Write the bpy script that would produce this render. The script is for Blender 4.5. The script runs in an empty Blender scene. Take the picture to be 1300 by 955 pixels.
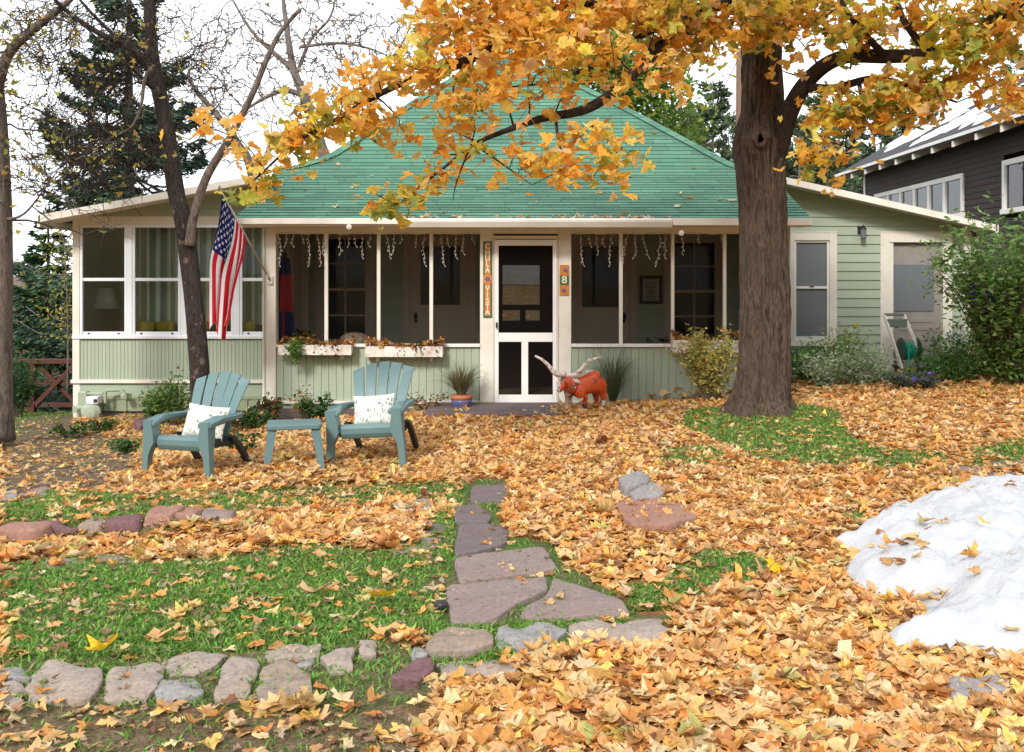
import bpy, math, random
import numpy as np
from mathutils import Vector, Matrix, noise as mnoise
R = math.radians
rnd = random.Random(7)
rng = np.random.default_rng(11)
scene = bpy.context.scene
COL = scene.collection

# ------------------------------------------------------------------ camera
FPX, HZ, EYE = 1264.0, 360.0, 1.6       # focal length in photo pixels, horizon row, eye height
cam_d = bpy.data.cameras.new('camera')
cam = bpy.data.objects.new('camera', cam_d); COL.objects.link(cam)
cam.location = (0, 0, EYE); cam.rotation_euler = (R(90), 0, 0)
cam_d.sensor_width = 36; cam_d.lens = FPX / 1300 * 36
cam_d.shift_y = -(477.5 - HZ) / 1300
cam_d.clip_start = 0.1; cam_d.clip_end = 3000
scene.camera = cam

def at(u, v, Y):
    return Vector(((u - 650) / FPX * Y, Y, EYE + (HZ - v) / FPX * Y))
def X(u, Y): return (u - 650) / FPX * Y
def Z(v, Y): return EYE + (HZ - v) / FPX * Y
def sm(a, b, x):
    t = min(1.0, max(0.0, (x - a) / (b - a))); return t * t * (3 - 2 * t)
def nsm(a, b, x):
    t = np.clip((x - a) / (b - a), 0, 1); return t * t * (3 - 2 * t)

# ------------------------------------------------------------------ terrain height (numpy or float)
def G(x, y):
    x = np.asarray(x, float); y = np.asarray(y, float)
    xs = np.clip(x, -8, 9) + 0.25 * (np.clip(x, -30, 30) - np.clip(x, -8, 9))
    g = 0.05 * nsm(4, 12, y) * xs
    g += 0.09 * nsm(-1.2, -2.2, x) * nsm(6.25, 6.45, y) * nsm(12, 9, y)          # upper terrace behind the stone edging
    g += 0.06 * np.exp(-((x - 2.75) ** 2 + (y - 10.8) ** 2) / 1.2)               # root mound
    g += 0.03 * np.sin(x * 1.3 + 0.5) * np.sin(y * 0.9 + 1) * nsm(12.5, 10, y)
    g -= 0.35 * nsm(14, 19, y) * nsm(-5.5, -6.5, x)
    back = nsm(30, 110, y)
    g += back * (-1 + 16 * nsm(-12, 40, x))                                        # wooded hillside far behind
    g += nsm(2.5, -14, y) * 3.4 + nsm(-14, -45, y) * 12                                                   # bank to the street behind the viewer; unseen hill beyond added for window reflections
    g += 8 * nsm(150, 600, y)
    return g
def gz(x, y): return float(G(x, y))
def ground_at(u, v):
    lo, hi = 1.5, 90.0
    f = lambda Y: Z(v, Y) - gz(X(u, Y), Y)
    Y = 2.0
    prev = Y
    while Y < 60:
        if f(Y) <= 0: break
        prev = Y; Y += 0.1
    a, b = prev, Y
    for _ in range(20):
        m = (a + b) / 2
        if f(m) > 0: a = m
        else: b = m
    return Vector((X(u, a), a, gz(X(u, a), a)))

# ------------------------------------------------------------------ materials
def lin(r, g, b):
    f = lambda c: ((c / 255 + 0.055) / 1.055) ** 2.4 if c > 10 else c / 255 / 12.92
    return (f(r), f(g), f(b), 1)
def M_(name):
    m = bpy.data.materials.new(name); m.use_nodes = True
    nt = m.node_tree; b = nt.nodes['Principled BSDF']
    return m, nt, b
def N(nt, t, **kw):
    n = nt.nodes.new(t)
    for k, v in kw.items():
        if k in n.inputs: n.inputs[k].default_value = v
        else: setattr(n, k, v)
    return n
def mixc(nt, fac, a, b, mode='MIX'):
    n = nt.nodes.new('ShaderNodeMix'); n.data_type = 'RGBA'; n.blend_type = mode
    for s, v in ((0, fac), (6, a), (7, b)):
        if isinstance(v, bpy.types.NodeSocket): nt.links.new(v, n.inputs[s])
        elif isinstance(v, tuple): n.inputs[s].default_value = v if len(v) == 4 else (*v, 1)
        else: n.inputs[s].default_value = v
    return n.outputs[2]
def ramp(nt, fac, pts):
    n = nt.nodes.new('ShaderNodeValToRGB'); e = n.color_ramp.elements
    while len(e) < len(pts): e.new(0.5)
    for i, (p, c) in enumerate(pts):
        e[i].position = p; e[i].color = c if len(c) == 4 else (*c, 1)
    nt.links.new(fac, n.inputs[0]); return n.outputs[0]
def g1(v): return (v, v, v, 1)
def coords(nt, scale=(1, 1, 1)):
    tc = nt.nodes.new('ShaderNodeTexCoord'); mp = nt.nodes.new('ShaderNodeMapping')
    mp.inputs['Scale'].default_value = scale
    nt.links.new(tc.outputs['Object'], mp.inputs[0]); return mp.outputs[0]
def noise(nt, vec, scale, detail=4, rough=0.6, out='Fac'):
    n = nt.nodes.new('ShaderNodeTexNoise'); n.inputs['Scale'].default_value = scale
    n.inputs['Detail'].default_value = detail; n.inputs['Roughness'].default_value = rough
    nt.links.new(vec, n.inputs['Vector']); return n.outputs[out]
def bump(nt, b, h, strength=0.3, dist=0.01):
    n = nt.nodes.new('ShaderNodeBump'); n.inputs['Strength'].default_value = strength
    n.inputs['Distance'].default_value = dist
    nt.links.new(h, n.inputs['Height']); nt.links.new(n.outputs[0], b.inputs['Normal'])
def setbase(nt, b, s):
    if isinstance(s, tuple): b.inputs['Base Color'].default_value = s if len(s) == 4 else (*s, 1)
    else: nt.links.new(s, b.inputs['Base Color'])

def paint(name, c, rough=0.6, dirt=0.25, scale=3.0, dirtcol=None, bmp=0.15, attr=False, streak=(1, 1, 1), spec=0.4):
    m, nt, b = M_(name)
    v = coords(nt, streak)
    n1 = noise(nt, v, scale, 6, 0.65); n2 = noise(nt, v, scale * 14, 3, 0.6)
    dc = dirtcol or tuple(x * 0.6 for x in c[:3])
    f1 = ramp(nt, n1, [(0.42, g1(0)), (0.75, g1(dirt * 2))])
    col = mixc(nt, f1, c, dc)
    f2 = ramp(nt, n2, [(0.55, g1(0)), (0.8, g1(dirt))])
    col = mixc(nt, f2, col, dc)
    if attr:
        a = N(nt, 'ShaderNodeAttribute', attribute_name='col')
        col = mixc(nt, 1.0, col, a.outputs['Color'], 'MULTIPLY')
    setbase(nt, b, col)
    b.inputs['Roughness'].default_value = rough
    b.inputs['Specular IOR Level'].default_value = spec
    bump(nt, b, n2, bmp, 0.004)
    return m

def attr_leaf(name, transl=0.35, rough=0.55, vary=0.25, spec=0.3, nscale=60):
    m, nt, b = M_(name)
    a = N(nt, 'ShaderNodeAttribute', attribute_name='col')
    v = coords(nt)
    n1 = noise(nt, v, nscale, 3, 0.6)
    f = ramp(nt, n1, [(0.35, g1(1 - vary)), (0.65, g1(1 + vary * 0.4))])
    col = mixc(nt, 1.0, a.outputs['Color'], f, 'MULTIPLY')
    setbase(nt, b, col)
    b.inputs['Roughness'].default_value = rough
    b.inputs['Specular IOR Level'].default_value = spec
    if transl > 0:
        tr = nt.nodes.new('ShaderNodeBsdfTranslucent'); nt.links.new(col, tr.inputs[0])
        mx = nt.nodes.new('ShaderNodeMixShader'); mx.inputs[0].default_value = transl
        nt.links.new(b.outputs[0], mx.inputs[1]); nt.links.new(tr.outputs[0], mx.inputs[2])
        nt.links.new(mx.outputs[0], nt.nodes['Material Output'].inputs[0])
    return m

def bark(name, c1, c2, vscale=(14, 14, 2.5), bmp=0.9, dist=0.03, patches=None):
    m, nt, b = M_(name)
    v = coords(nt, vscale)
    nw = noise(nt, coords(nt, tuple(x * .5 for x in vscale)), 1.2, 3, 0.6, 'Color')
    wv = mixc(nt, 0.5, v, nw, 'ADD')
    n1 = noise(nt, wv, 1.6, 9, 0.68); n2 = noise(nt, wv, 3.6, 6, 0.7); n0 = noise(nt, coords(nt), 2.2, 3, .5)
    ridge = nt.nodes.new('ShaderNodeMath'); ridge.operation = 'MULTIPLY'
    nt.links.new(ramp(nt, n1, [(.38, g1(.25)), (.5, g1(1)), (.62, g1(.55))]), ridge.inputs[0]); nt.links.new(ramp(nt, n2, [(.36, g1(.45)), (.56, g1(1))]), ridge.inputs[1])
    cr = ramp(nt, ridge.outputs[0], [(.12, tuple(x * .4 for x in c2[:3]) + (1,)), (.45, c2), (.9, c1)])
    col = mixc(nt, ramp(nt, n0, [(.4, g1(0)), (.7, g1(.5))]), cr, tuple(min(1, x * 1.35) for x in c2[:3]) + (1,))
    if patches:
        n3 = noise(nt, coords(nt, (1, 1, .6)), 13, 3, 0.6)
        pf = ramp(nt, n3, [(0.62, g1(0)), (0.67, g1(1))])
        col = mixc(nt, pf, col, patches)
    setbase(nt, b, col)
    b.inputs['Roughness'].default_value = 0.9; b.inputs['Specular IOR Level'].default_value = 0.15
    bump(nt, b, ridge.outputs[0], bmp, dist)
    return m

def glass(name, tint=(0.8, 0.85, 0.85), refl=1.0):
    m, nt, b = M_(name)
    nt.nodes.remove(b)
    tr = nt.nodes.new('ShaderNodeBsdfTransparent'); tr.inputs[0].default_value = (*tint, 1)
    gl = nt.nodes.new('ShaderNodeBsdfGlossy'); gl.inputs['Roughness'].default_value = 0.02
    gl.inputs[0].default_value = (refl, refl, refl, 1)
    fr = nt.nodes.new('ShaderNodeFresnel'); fr.inputs[0].default_value = 1.55
    mx = nt.nodes.new('ShaderNodeMixShader')
    nt.links.new(fr.outputs[0], mx.inputs[0]); nt.links.new(tr.outputs[0], mx.inputs[1]); nt.links.new(gl.outputs[0], mx.inputs[2])
    nt.links.new(mx.outputs[0], nt.nodes['Material Output'].inputs[0])
    return m
def screen_mat(name, fac, c):
    m, nt, b = M_(name)
    nt.nodes.remove(b)
    tr = nt.nodes.new('ShaderNodeBsdfTransparent')
    df = nt.nodes.new('ShaderNodeBsdfDiffuse'); df.inputs[0].default_value = (*c, 1)
    mx = nt.nodes.new('ShaderNodeMixShader'); mx.inputs[0].default_value = fac
    nt.links.new(tr.outputs[0], mx.inputs[1]); nt.links.new(df.outputs[0], mx.inputs[2])
    nt.links.new(mx.outputs[0], nt.nodes['Material Output'].inputs[0])
    return m

MT = {}
MT['sage'] = paint('sage_paint', (0.35, 0.41, 0.31, 1), 0.65, 0.16, 1.6, (0.24, 0.27, 0.18))
MT['sage_d'] = paint('sage_trim', (0.27, 0.31, 0.2, 1), 0.65, 0.2, 2.0)
MT['cream'] = paint('cream_paint', (0.72, 0.68, 0.60, 1), 0.55, 0.2, 2.2, (0.42, 0.36, 0.27))
MT['white'] = paint('white_paint', (0.76, 0.74, 0.70, 1), 0.5, 0.14, 2.0, (0.5, 0.45, 0.38))
MT['vinyl'] = paint('white_vinyl', (0.72, 0.75, 0.78, 1), 0.35, 0.06, 1.5)
MT['peel'] = paint('peeling_white_paint', (0.74, 0.69, 0.63, 1), 0.7, 0.45, 5.0, (0.36, 0.27, 0.2))
MT['innertrim'] = paint('inner_trim_paint', (0.5, 0.42, 0.34, 1), 0.5, 0.1)
MT['roofgreen'] = paint('green_shingle', (0.098, 0.222, 0.15, 1), 0.9, 0.6, 0.7, (0.066, 0.145, 0.105), 0.5, attr=True, spec=0.2)
MT['dark'] = paint('hole_shade', (0.012, 0.011, 0.01, 1), 0.9, 0.1)
MT['darkwood'] = paint('dark_wood', (0.03, 0.015, 0.01, 1), 0.4, 0.2)
MT['chair'] = paint('blue_grey_resin', (0.10, 0.18, 0.185, 1), 0.42, 0.22, 5, (0.15, 0.2, 0.19), 0.08)
MT['chair_d'] = paint('dark_resin', (0.025, 0.035, 0.035, 1), 0.5, 0.1)
MT['porchfloor'] = paint('porch_boards', (0.12, 0.1, 0.09, 1), 0.6, 0.3)
MT['ceiling'] = paint('porch_ceiling', (0.5, 0.46, 0.4, 1), 0.7, 0.2)
MT['slate'] = paint('purple_slate', (0.1, 0.075, 0.08, 1), 0.8, 0.4, 2.5, (0.17, 0.13, 0.12), 0.4)
MT['glass'] = glass('window_glass')
MT['screen'] = screen_mat('insect_screen', 0.13, (0.012, 0.011, 0.009))
MT['screen2'] = screen_mat('door_screen', 0.28, (0.012, 0.01, 0.009))
MT['pane_dark'] = (lambda: (lambda t: (setbase(t[1], t[2], (0.02, 0.02, 0.022)), t[2].inputs['Roughness'].__setattr__('default_value', 0.04), t[0])[-1])(M_('unlit_room_glass')))()  # dark base colour paints the unlit interior into the pane
MT['pane_blue'] = (lambda: (lambda t: (setbase(t[1], t[2], (0.15, 0.165, 0.18)), t[2].inputs['Roughness'].__setattr__('default_value', 0.12), t[0])[-1])(M_('blinded_window_glass')))()
MT['black'] = paint('black_metal', (0.02, 0.02, 0.02, 1), 0.4, 0.1)
MT['darkbrown'] = paint('dark_brown_siding', (0.03, 0.024, 0.022, 1), 0.6, 0.3, 1.5, (0.055, 0.045, 0.04), 0.2)
MT['darkroof'] = paint('dark_shingles', (0.06, 0.06, 0.065, 1), 0.9, 0.3, 4)
MT['gatewood'] = paint('red_brown_stain', (0.085, 0.022, 0.014, 1), 0.6, 0.3, 3)
MT['metergrey'] = paint('sage_painted_metal', (0.33, 0.38, 0.28, 1), 0.5, 0.3, 8, (0.22, 0.25, 0.18))
MT['concrete'] = paint('concrete', (0.22, 0.2, 0.2, 1), 0.9, 0.3, 4)

# ------------------------------------------------------------------ mesh builder
class MB:
    def __init__(s): s.v = []; s.f = []; s.m = []; s.c = []
    def poly(s, pts, mi=0, col=None):
        i = len(s.v); s.v += [tuple(p) for p in pts]; s.f.append(tuple(range(i, i + len(pts)))); s.m.append(mi); s.c.append(col or (1, 1, 1))
    def faces(s, pts, fs, mi=0, col=None):
        i = len(s.v); s.v += [tuple(p) for p in pts]
        for f in fs: s.f.append(tuple(i + k for k in f)); s.m.append(mi); s.c.append(col or (1, 1, 1))
    BF = ((0, 3, 2, 1), (4, 5, 6, 7), (0, 1, 5, 4), (1, 2, 6, 5), (2, 3, 7, 6), (3, 0, 4, 7))
    def box(s, x0, x1, y0, y1, z0, z1, mi=0, col=None):
        s.faces([(x0, y0, z0), (x1, y0, z0), (x1, y1, z0), (x0, y1, z0), (x0, y0, z1), (x1, y0, z1), (x1, y1, z1), (x0, y1, z1)], s.BF, mi, col)
    def obox(s, c, h, rot, mi=0, col=None):
        c = Vector(c); P = []
        for dz in (-1, 1):
            for dx, dy in ((-1, -1), (1, -1), (1, 1), (-1, 1)):
                P.append(c + rot @ Vector((dx * h[0], dy * h[1], dz * h[2])))
        s.faces(P, s.BF, mi, col)
    def bar(s, a, b, w, d, up=(0, 0, 1), mi=0):
        a = Vector(a); b = Vector(b); z = (b - a); L = z.length; z.normalize()
        x = z.cross(Vector(up))
        if x.length < 1e-4: x = z.cross(Vector((0, 1, 0)))
        x.normalize(); y = z.cross(x)
        m = Matrix((x, y, z)).transposed()
        s.obox((a + b) / 2, (w / 2, d / 2, L / 2), m, mi)
    def tube(s, pts, rad, n=8, mi=0, cap=True, col=None, jit=0.0):
        pts = [Vector(p) for p in pts]
        if not isinstance(rad, (list, tuple)): rad = [rad] * len(pts)
        i0 = len(s.v); prev = None
        for k, p in enumerate(pts):
            t = (pts[min(k + 1, len(pts) - 1)] - pts[max(k - 1, 0)])
            if t.length < 1e-9: t = Vector((0, 0, 1))
            t.normalize()
            if prev is None:
                a = t.cross(Vector((0.13, 1, 0.07)))
                if a.length < 0.1: a = t.cross(Vector((1, 0, 0)))
            else: a = prev - t * prev.dot(t)
            a.normalize(); prev = a; b = t.cross(a)
            for j in range(n):
                th = 2 * math.pi * j / n; r = rad[k]
                if jit: r *= 1 + jit * mnoise.noise(Vector((math.cos(th) * 1.4, math.sin(th) * 1.4, p.z * 1.3 + p.x)))
                q = p + a * math.cos(th) * r + b * math.sin(th) * r
                s.v.append((q.x, q.y, q.z))
        for k in range(len(pts) - 1):
            for j in range(n):
                a0 = i0 + k * n + j; a1 = i0 + k * n + (j + 1) % n
                s.f.append((a0, a1, a1 + n, a0 + n)); s.m.append(mi); s.c.append(col or (1, 1, 1))
        if cap:
            s.f.append(tuple(i0 + j for j in range(n))[::-1]); s.m.append(mi); s.c.append(col or (1, 1, 1))
            s.f.append(tuple(i0 + (len(pts) - 1) * n + j for j in range(n))); s.m.append(mi); s.c.append(col or (1, 1, 1))
    def prism(s, outline, axis, a, b, mi=0, col=None):
        """outline: 2-D points; extruded along axis ('x','y','z') from a to b"""
        def mk(p, t):
            return {'x': (t, p[0], p[1]), 'y': (p[0], t, p[1]), 'z': (p[0], p[1], t)}[axis]
        n = len(outline); P = [mk(p, a) for p in outline] + [mk(p, b) for p in outline]
        F = [tuple(range(n))[::-1], tuple(range(n, 2 * n))] + [(j, (j + 1) % n, n + (j + 1) % n, n + j) for j in range(n)]
        s.faces(P, F, mi, col)
    def lathe(s, prof, n=20, c=(0, 0, 0), mi=0, rot=None):
        i0 = len(s.v); c = Vector(c)
        for r, z in prof:
            for j in range(n):
                th = 2 * math.pi * j / n
                q = Vector((r * math.cos(th), r * math.sin(th), z))
                if rot is not None: q = rot @ q
                q += c; s.v.append(tuple(q))
        for k in range(len(prof) - 1):
            for j in range(n):
                a0 = i0 + k * n + j; a1 = i0 + k * n + (j + 1) % n
                s.f.append((a0, a1, a1 + n, a0 + n)); s.m.append(mi); s.c.append((1, 1, 1))
        s.f.append(tuple(i0 + j for j in range(n))[::-1]); s.m.append(mi); s.c.append((1, 1, 1))
        s.f.append(tuple(i0 + (len(prof) - 1) * n + j for j in range(n))); s.m.append(mi); s.c.append((1, 1, 1))
    def build(s, name, mats, parent=None, smooth=False, colors=False, bevel=0, bseg=2, origin=None, sub=0):
        me = bpy.data.meshes.new(name)
        V = s.v
        o = bpy.data.objects.new(name, me)
        if origin is not None:
            ox, oy, oz = origin; V = [(a - ox, b - oy, c - oz) for a, b, c in V]; o.location = origin
        elif parent is not None and not parent.get('_loc', 0):
            l = parent.location; V = [(a - l.x, b - l.y, c - l.z) for a, b, c in V] if parent.get('_world', 0) else V
        me.from_pydata(V, [], s.f)
        if not isinstance(mats, (list, tuple)): mats = [mats]
        for m in mats: me.materials.append(m)
        me.polygons.foreach_set('material_index', s.m)
        if smooth: me.polygons.foreach_set('use_smooth', [True] * len(s.f))
        if colors:
            at_ = me.attributes.new('col', 'FLOAT_COLOR', 'FACE')
            at_.data.foreach_set('color', [x for c in s.c for x in (*c, 1)])
        me.update()
        COL.objects.link(o)
        if parent is not None: o.parent = parent
        if bevel:
            b = o.modifiers.new('bevel', 'BEVEL'); b.width = bevel; b.segments = bseg; b.limit_method = 'ANGLE'; b.angle_limit = R(40)
        if sub:
            b = o.modifiers.new('sub', 'SUBSURF'); b.levels = sub; b.render_levels = sub
        return o

def npmesh(name, verts, faces_flat, nper, mat, parent=None, cols=None, dom='POINT', smooth=False):
    """verts (n,3) array; faces_flat int array with nper vertices per face"""
    me = bpy.data.meshes.new(name)
    nf = len(faces_flat) // nper
    me.vertices.add(len(verts)); me.vertices.foreach_set('co', np.asarray(verts, np.float32).ravel())
    me.loops.add(len(faces_flat)); me.loops.foreach_set('vertex_index', np.asarray(faces_flat, np.int32))
    me.polygons.add(nf); me.polygons.foreach_set('loop_start', np.arange(nf, dtype=np.int32) * nper)
    me.polygons.foreach_set('loop_total', np.full(nf, nper, np.int32))
    if smooth: me.polygons.foreach_set('use_smooth', np.ones(nf, bool))
    if cols is not None:
        a = me.attributes.new('col', 'FLOAT_COLOR', dom)
        c = np.ones((len(cols), 4), np.float32); c[:, :3] = cols
        a.data.foreach_set('color', c.ravel())
    me.materials.append(mat)
    me.update(); me.validate()
    o = bpy.data.objects.new(name, me); COL.objects.link(o)
    if parent is not None: o.parent = parent
    return o

def tag(o, label=None, cat=None, group=None, kind=None):
    if label: o['label'] = label
    if cat: o['category'] = cat
    if group: o['group'] = group
    if kind: o['kind'] = kind
    return o
def empty(name, loc=(0, 0, 0), label=None, cat=None, group=None, rz=0):
    o = bpy.data.objects.new(name, None); COL.objects.link(o)
    o.location = loc; o.rotation_euler = (0, 0, rz); o.empty_display_size = 0.2
    return tag(o, label, cat, group)
def copy_tree(o, parent=None):
    c = o.copy(); COL.objects.link(c); c.parent = parent
    for ch in list(o.children): copy_tree(ch, c)
    return c

# random rotations: columns = leaf x axis, leaf y axis, normal
def rots(n, tilt, rg=rng):
    yaw = rg.uniform(0, 2 * np.pi, n); ax = rg.uniform(0, 2 * np.pi, n)
    t = tilt if isinstance(tilt, np.ndarray) else np.full(n, tilt)
    k = np.stack([np.cos(ax), np.sin(ax), np.zeros(n)], 1)
    c, s = np.cos(t), np.sin(t)
    K = np.zeros((n, 3, 3)); K[:, 0, 2] = k[:, 1]; K[:, 1, 2] = -k[:, 0]; K[:, 2, 0] = -k[:, 1]; K[:, 2, 1] = k[:, 0]
    Rt = np.eye(3)[None] + s[:, None, None] * K + (1 - c)[:, None, None] * (K @ K)
    Rz = np.zeros((n, 3, 3)); Rz[:, 0, 0] = np.cos(yaw); Rz[:, 0, 1] = -np.sin(yaw); Rz[:, 1, 0] = np.sin(yaw); Rz[:, 1, 1] = np.cos(yaw); Rz[:, 2, 2] = 1
    return Rt @ Rz
HALF = [(0, 0), (.34, -.17), (.31, .0), (.50, .02), (.63, .30), (.47, .34), (.28, .41), (.40, .58), (.21, .63), (0, .94)]
MAPLE = np.array([(x, y) for x, y in HALF] + [(-x, y) for x, y in HALF[-2:0:-1]] + [(0, .3)])
HALF2 = [(0, 0), (.36, -.14), (.36, .03), (.62, .30), (.28, .42), (0, .92)]
MAPLE2 = np.array([(x, y) for x, y in HALF2] + [(-x, y) for x, y in HALF2[-2:0:-1]] + [(0, .3)])
OVAL = np.array([(0, 0), (.22, .3), (.2, .62), (0, 1), (-.2, .62), (-.22, .3), (0, .45)])
def leaf_mesh(name, pos, size, rot, cols, mat, shape=MAPLE, curl=0.5, parent=None, rg=rng, jitter=0.06):
    n = len(pos); k = len(shape)
    P = np.zeros((n, k, 3)); P[:, :, :2] = shape[None] - np.array([0, .3])
    P[:, :-1, :2] += rg.normal(0, jitter, (n, k - 1, 2))
    c = rg.normal(curl * 0.3, curl, n)[:, None]; fo = rg.normal(0.15, 0.5, n)[:, None] * curl * 2
    P[:, :, 2] = c * (P[:, :, 1] ** 2) + fo * np.abs(P[:, :, 0]) + rg.normal(0, 0.05 * (curl > 0), (n, k))
    P[:, :, 2] += rg.normal(0, 1, (n, 1)) * curl * 0.9 * P[:, :, 0] * P[:, :, 1]
    P *= np.asarray(size).reshape(n, 1, 1)
    W = np.einsum('nij,nkj->nki', rot, P) + pos[:, None, :]
    ring = np.arange(k - 1); tri = np.stack([ring, np.roll(ring, -1), np.full(k - 1, k - 1)], 1)
    F = (tri[None] + (np.arange(n) * k)[:, None, None]).ravel()
    C = np.repeat(cols[:, None, :], k, 1)
    C[:, -1] *= 0.88
    return npmesh(name, W.reshape(-1, 3), F, 3, mat, parent, C.reshape(-1, 3))
def pick(palette, n, rg=rng, var=0.12):
    pal = np.array([p[:3] for p in palette]); w = np.array([p[3] for p in palette], float); w /= w.sum()
    c = pal[rg.choice(len(pal), n, p=w)]
    return np.clip(c * rg.normal(1, var, (n, 1)) * rg.normal(1, var * 0.35, (n, 3)), 0.003, 1)
def inpoly(px, py, poly):
    px = np.asarray(px); py = np.asarray(py); ins = np.zeros(px.shape, bool)
    n = len(poly); j = n - 1
    for i in range(n):
        xi, yi = poly[i]; xj, yj = poly[j]
        c = ((yi > py) != (yj > py)) & (px < (xj - xi) * (py - yi) / ((yj - yi) + 1e-12) + xi)
        ins ^= c; j = i
    return ins
# ------------------------------------------------------------------ world, sun
w = bpy.data.worlds.new("World"); scene.world = w; w.use_nodes = True
nt = w.node_tree; bg = nt.nodes['Background']
SUN_EL, SUN_AZ = 36, 200            # degrees; azimuth measured as in the sky texture
sky = nt.nodes.new('ShaderNodeTexSky'); sky.sky_type = 'NISHITA'; sky.sun_disc = False
sky.sun_elevation = R(SUN_EL); sky.sun_rotation = R(SUN_AZ); sky.air_density = 1.2; sky.dust_density = 3.0
tc = nt.nodes.new('ShaderNodeTexCoord')
cl = noise(nt, tc.outputs['Generated'], 2.2, 5, 0.6)
sxz = nt.nodes.new('ShaderNodeSeparateXYZ'); nt.links.new(tc.outputs['Generated'], sxz.inputs[0])
zen = ramp(nt, sxz.outputs[2], [(0.0, g1(1.0)), (0.8, g1(.68))])
cf = mixc(nt, 1.0, ramp(nt, cl, [(0.3, (8.6, 9.0, 9.6)), (0.7, (10.2, 10.4, 10.8))]), zen, 'MULTIPLY')      # cloud sheet, in the sky's own units
skc = mixc(nt, 0.9, sky.outputs[0], cf)
nt.links.new(skc, bg.inputs[0]); bg.inputs[1].default_value = 0.1
sd = bpy.data.lights.new('sun', 'SUN'); sd.energy = 1.5; sd.angle = R(10); sd.color = (1, 0.97, 0.92)
sun = bpy.data.objects.new('sun', sd); COL.objects.link(sun)
az = R(SUN_AZ)   # direction towards the sun: (sin az, cos az)
d = Vector((math.sin(az) * math.cos(R(SUN_EL)), math.cos(az) * math.cos(R(SUN_EL)), math.sin(R(SUN_EL))))
sun.rotation_euler = d.to_track_quat('Z', 'Y').to_euler(); sun.location = (-5, -5, 20)
scene.view_settings.view_transform = 'Standard'; scene.view_settings.look = 'None'
scene.view_settings.exposure = 1.2; scene.view_settings.gamma = 1
scene.cycles.max_bounces = 8; scene.cycles.transparent_max_bounces = 16
scene.cycles.use_adaptive_sampling = True

# ------------------------------------------------------------------ leaf cover map, in photo pixels of the ground
GREEN = [
 ([(0,716),(60,708),(200,714),(330,700),(400,692),(470,702),(520,694),(550,664),(575,640),(580,690),(566,740),(560,800),(470,815),(420,828),(230,832),(0,845)], .26),
 ([(0,642),(60,626),(200,628),(330,622),(420,617),(520,614),(592,612),(592,640),(500,634),(450,640),(380,643),(320,652),(200,650),(100,655),(0,660)], .42),
 ([(868,524),(935,514),(1003,512),(1060,522),(1085,560),(1130,572),(1200,577),(1200,588),(1130,598),(1040,598),(960,585),(900,556),(870,545)], .34),
 ([(835,572),(900,566),(925,578),(900,596),(850,598)], .4),
 ([(850,722),(900,702),(955,706),(985,720),(950,740),(880,760),(840,765)], .36),
 ([(1235,568),(1310,560),(1310,592),(1230,598)], .4),
 ([(790,740),(850,745),(850,772),(795,775)], .4),
 ([(0,515),(95,520),(95,546),(60,560),(-40,560)], .12),
 ([(1060,655),(1100,650),(1105,665),(1065,668)], .3),
 ([(560,790),(730,785),(850,790),(720,800),(640,850),(560,850),(520,842),(540,815)], .15),
 ([(1100,700),(1140,705),(1150,720),(1110,722)], .3),
 ([(400,830),(540,822),(520,850),(400,862)], .35)]
DIRT = [(0,556),(100,548),(180,562),(175,600),(120,622),(60,625),(0,645)]
PATH = [(600,608),(648,608),(644,632),(634,655),(650,682),(700,688),(725,722),(785,752),(812,780),(720,792),(560,795),(563,740),(578,690),(576,645)]
PATIO = [(560,512),(730,510),(690,520),(640,528),(575,527)]
BED = [(150,545),(330,515),(430,515),(430,560),(330,572),(180,575)]
SNOWP = [(1058,690),(1090,676),(1135,664),(1160,648),(1200,630),(1250,622),(1340,612),(1500,640),(1500,800),(1340,835),(1290,830),(1235,832),(1200,820),(1140,822),(1120,808),(1180,790),(1170,765),(1120,755),(1075,735),(1085,712)]
ROW = [(0,840),(60,836),(230,832),(400,820),(470,812),(545,820),(560,862),(545,900),(0,905)]
ROW2 = [(540,792),(640,786),(735,780),(850,776),(852,826),(790,826),(730,820),(640,832),(655,862),(540,868)]
LEDGE = [(0,660),(90,652),(240,640),(270,650),(235,672),(120,684),(0,702)]
def uv_of(p):
    return 650 + p[:, 0] / p[:, 1] * FPX, HZ + (EYE - p[:, 2]) / p[:, 1] * FPX
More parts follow.
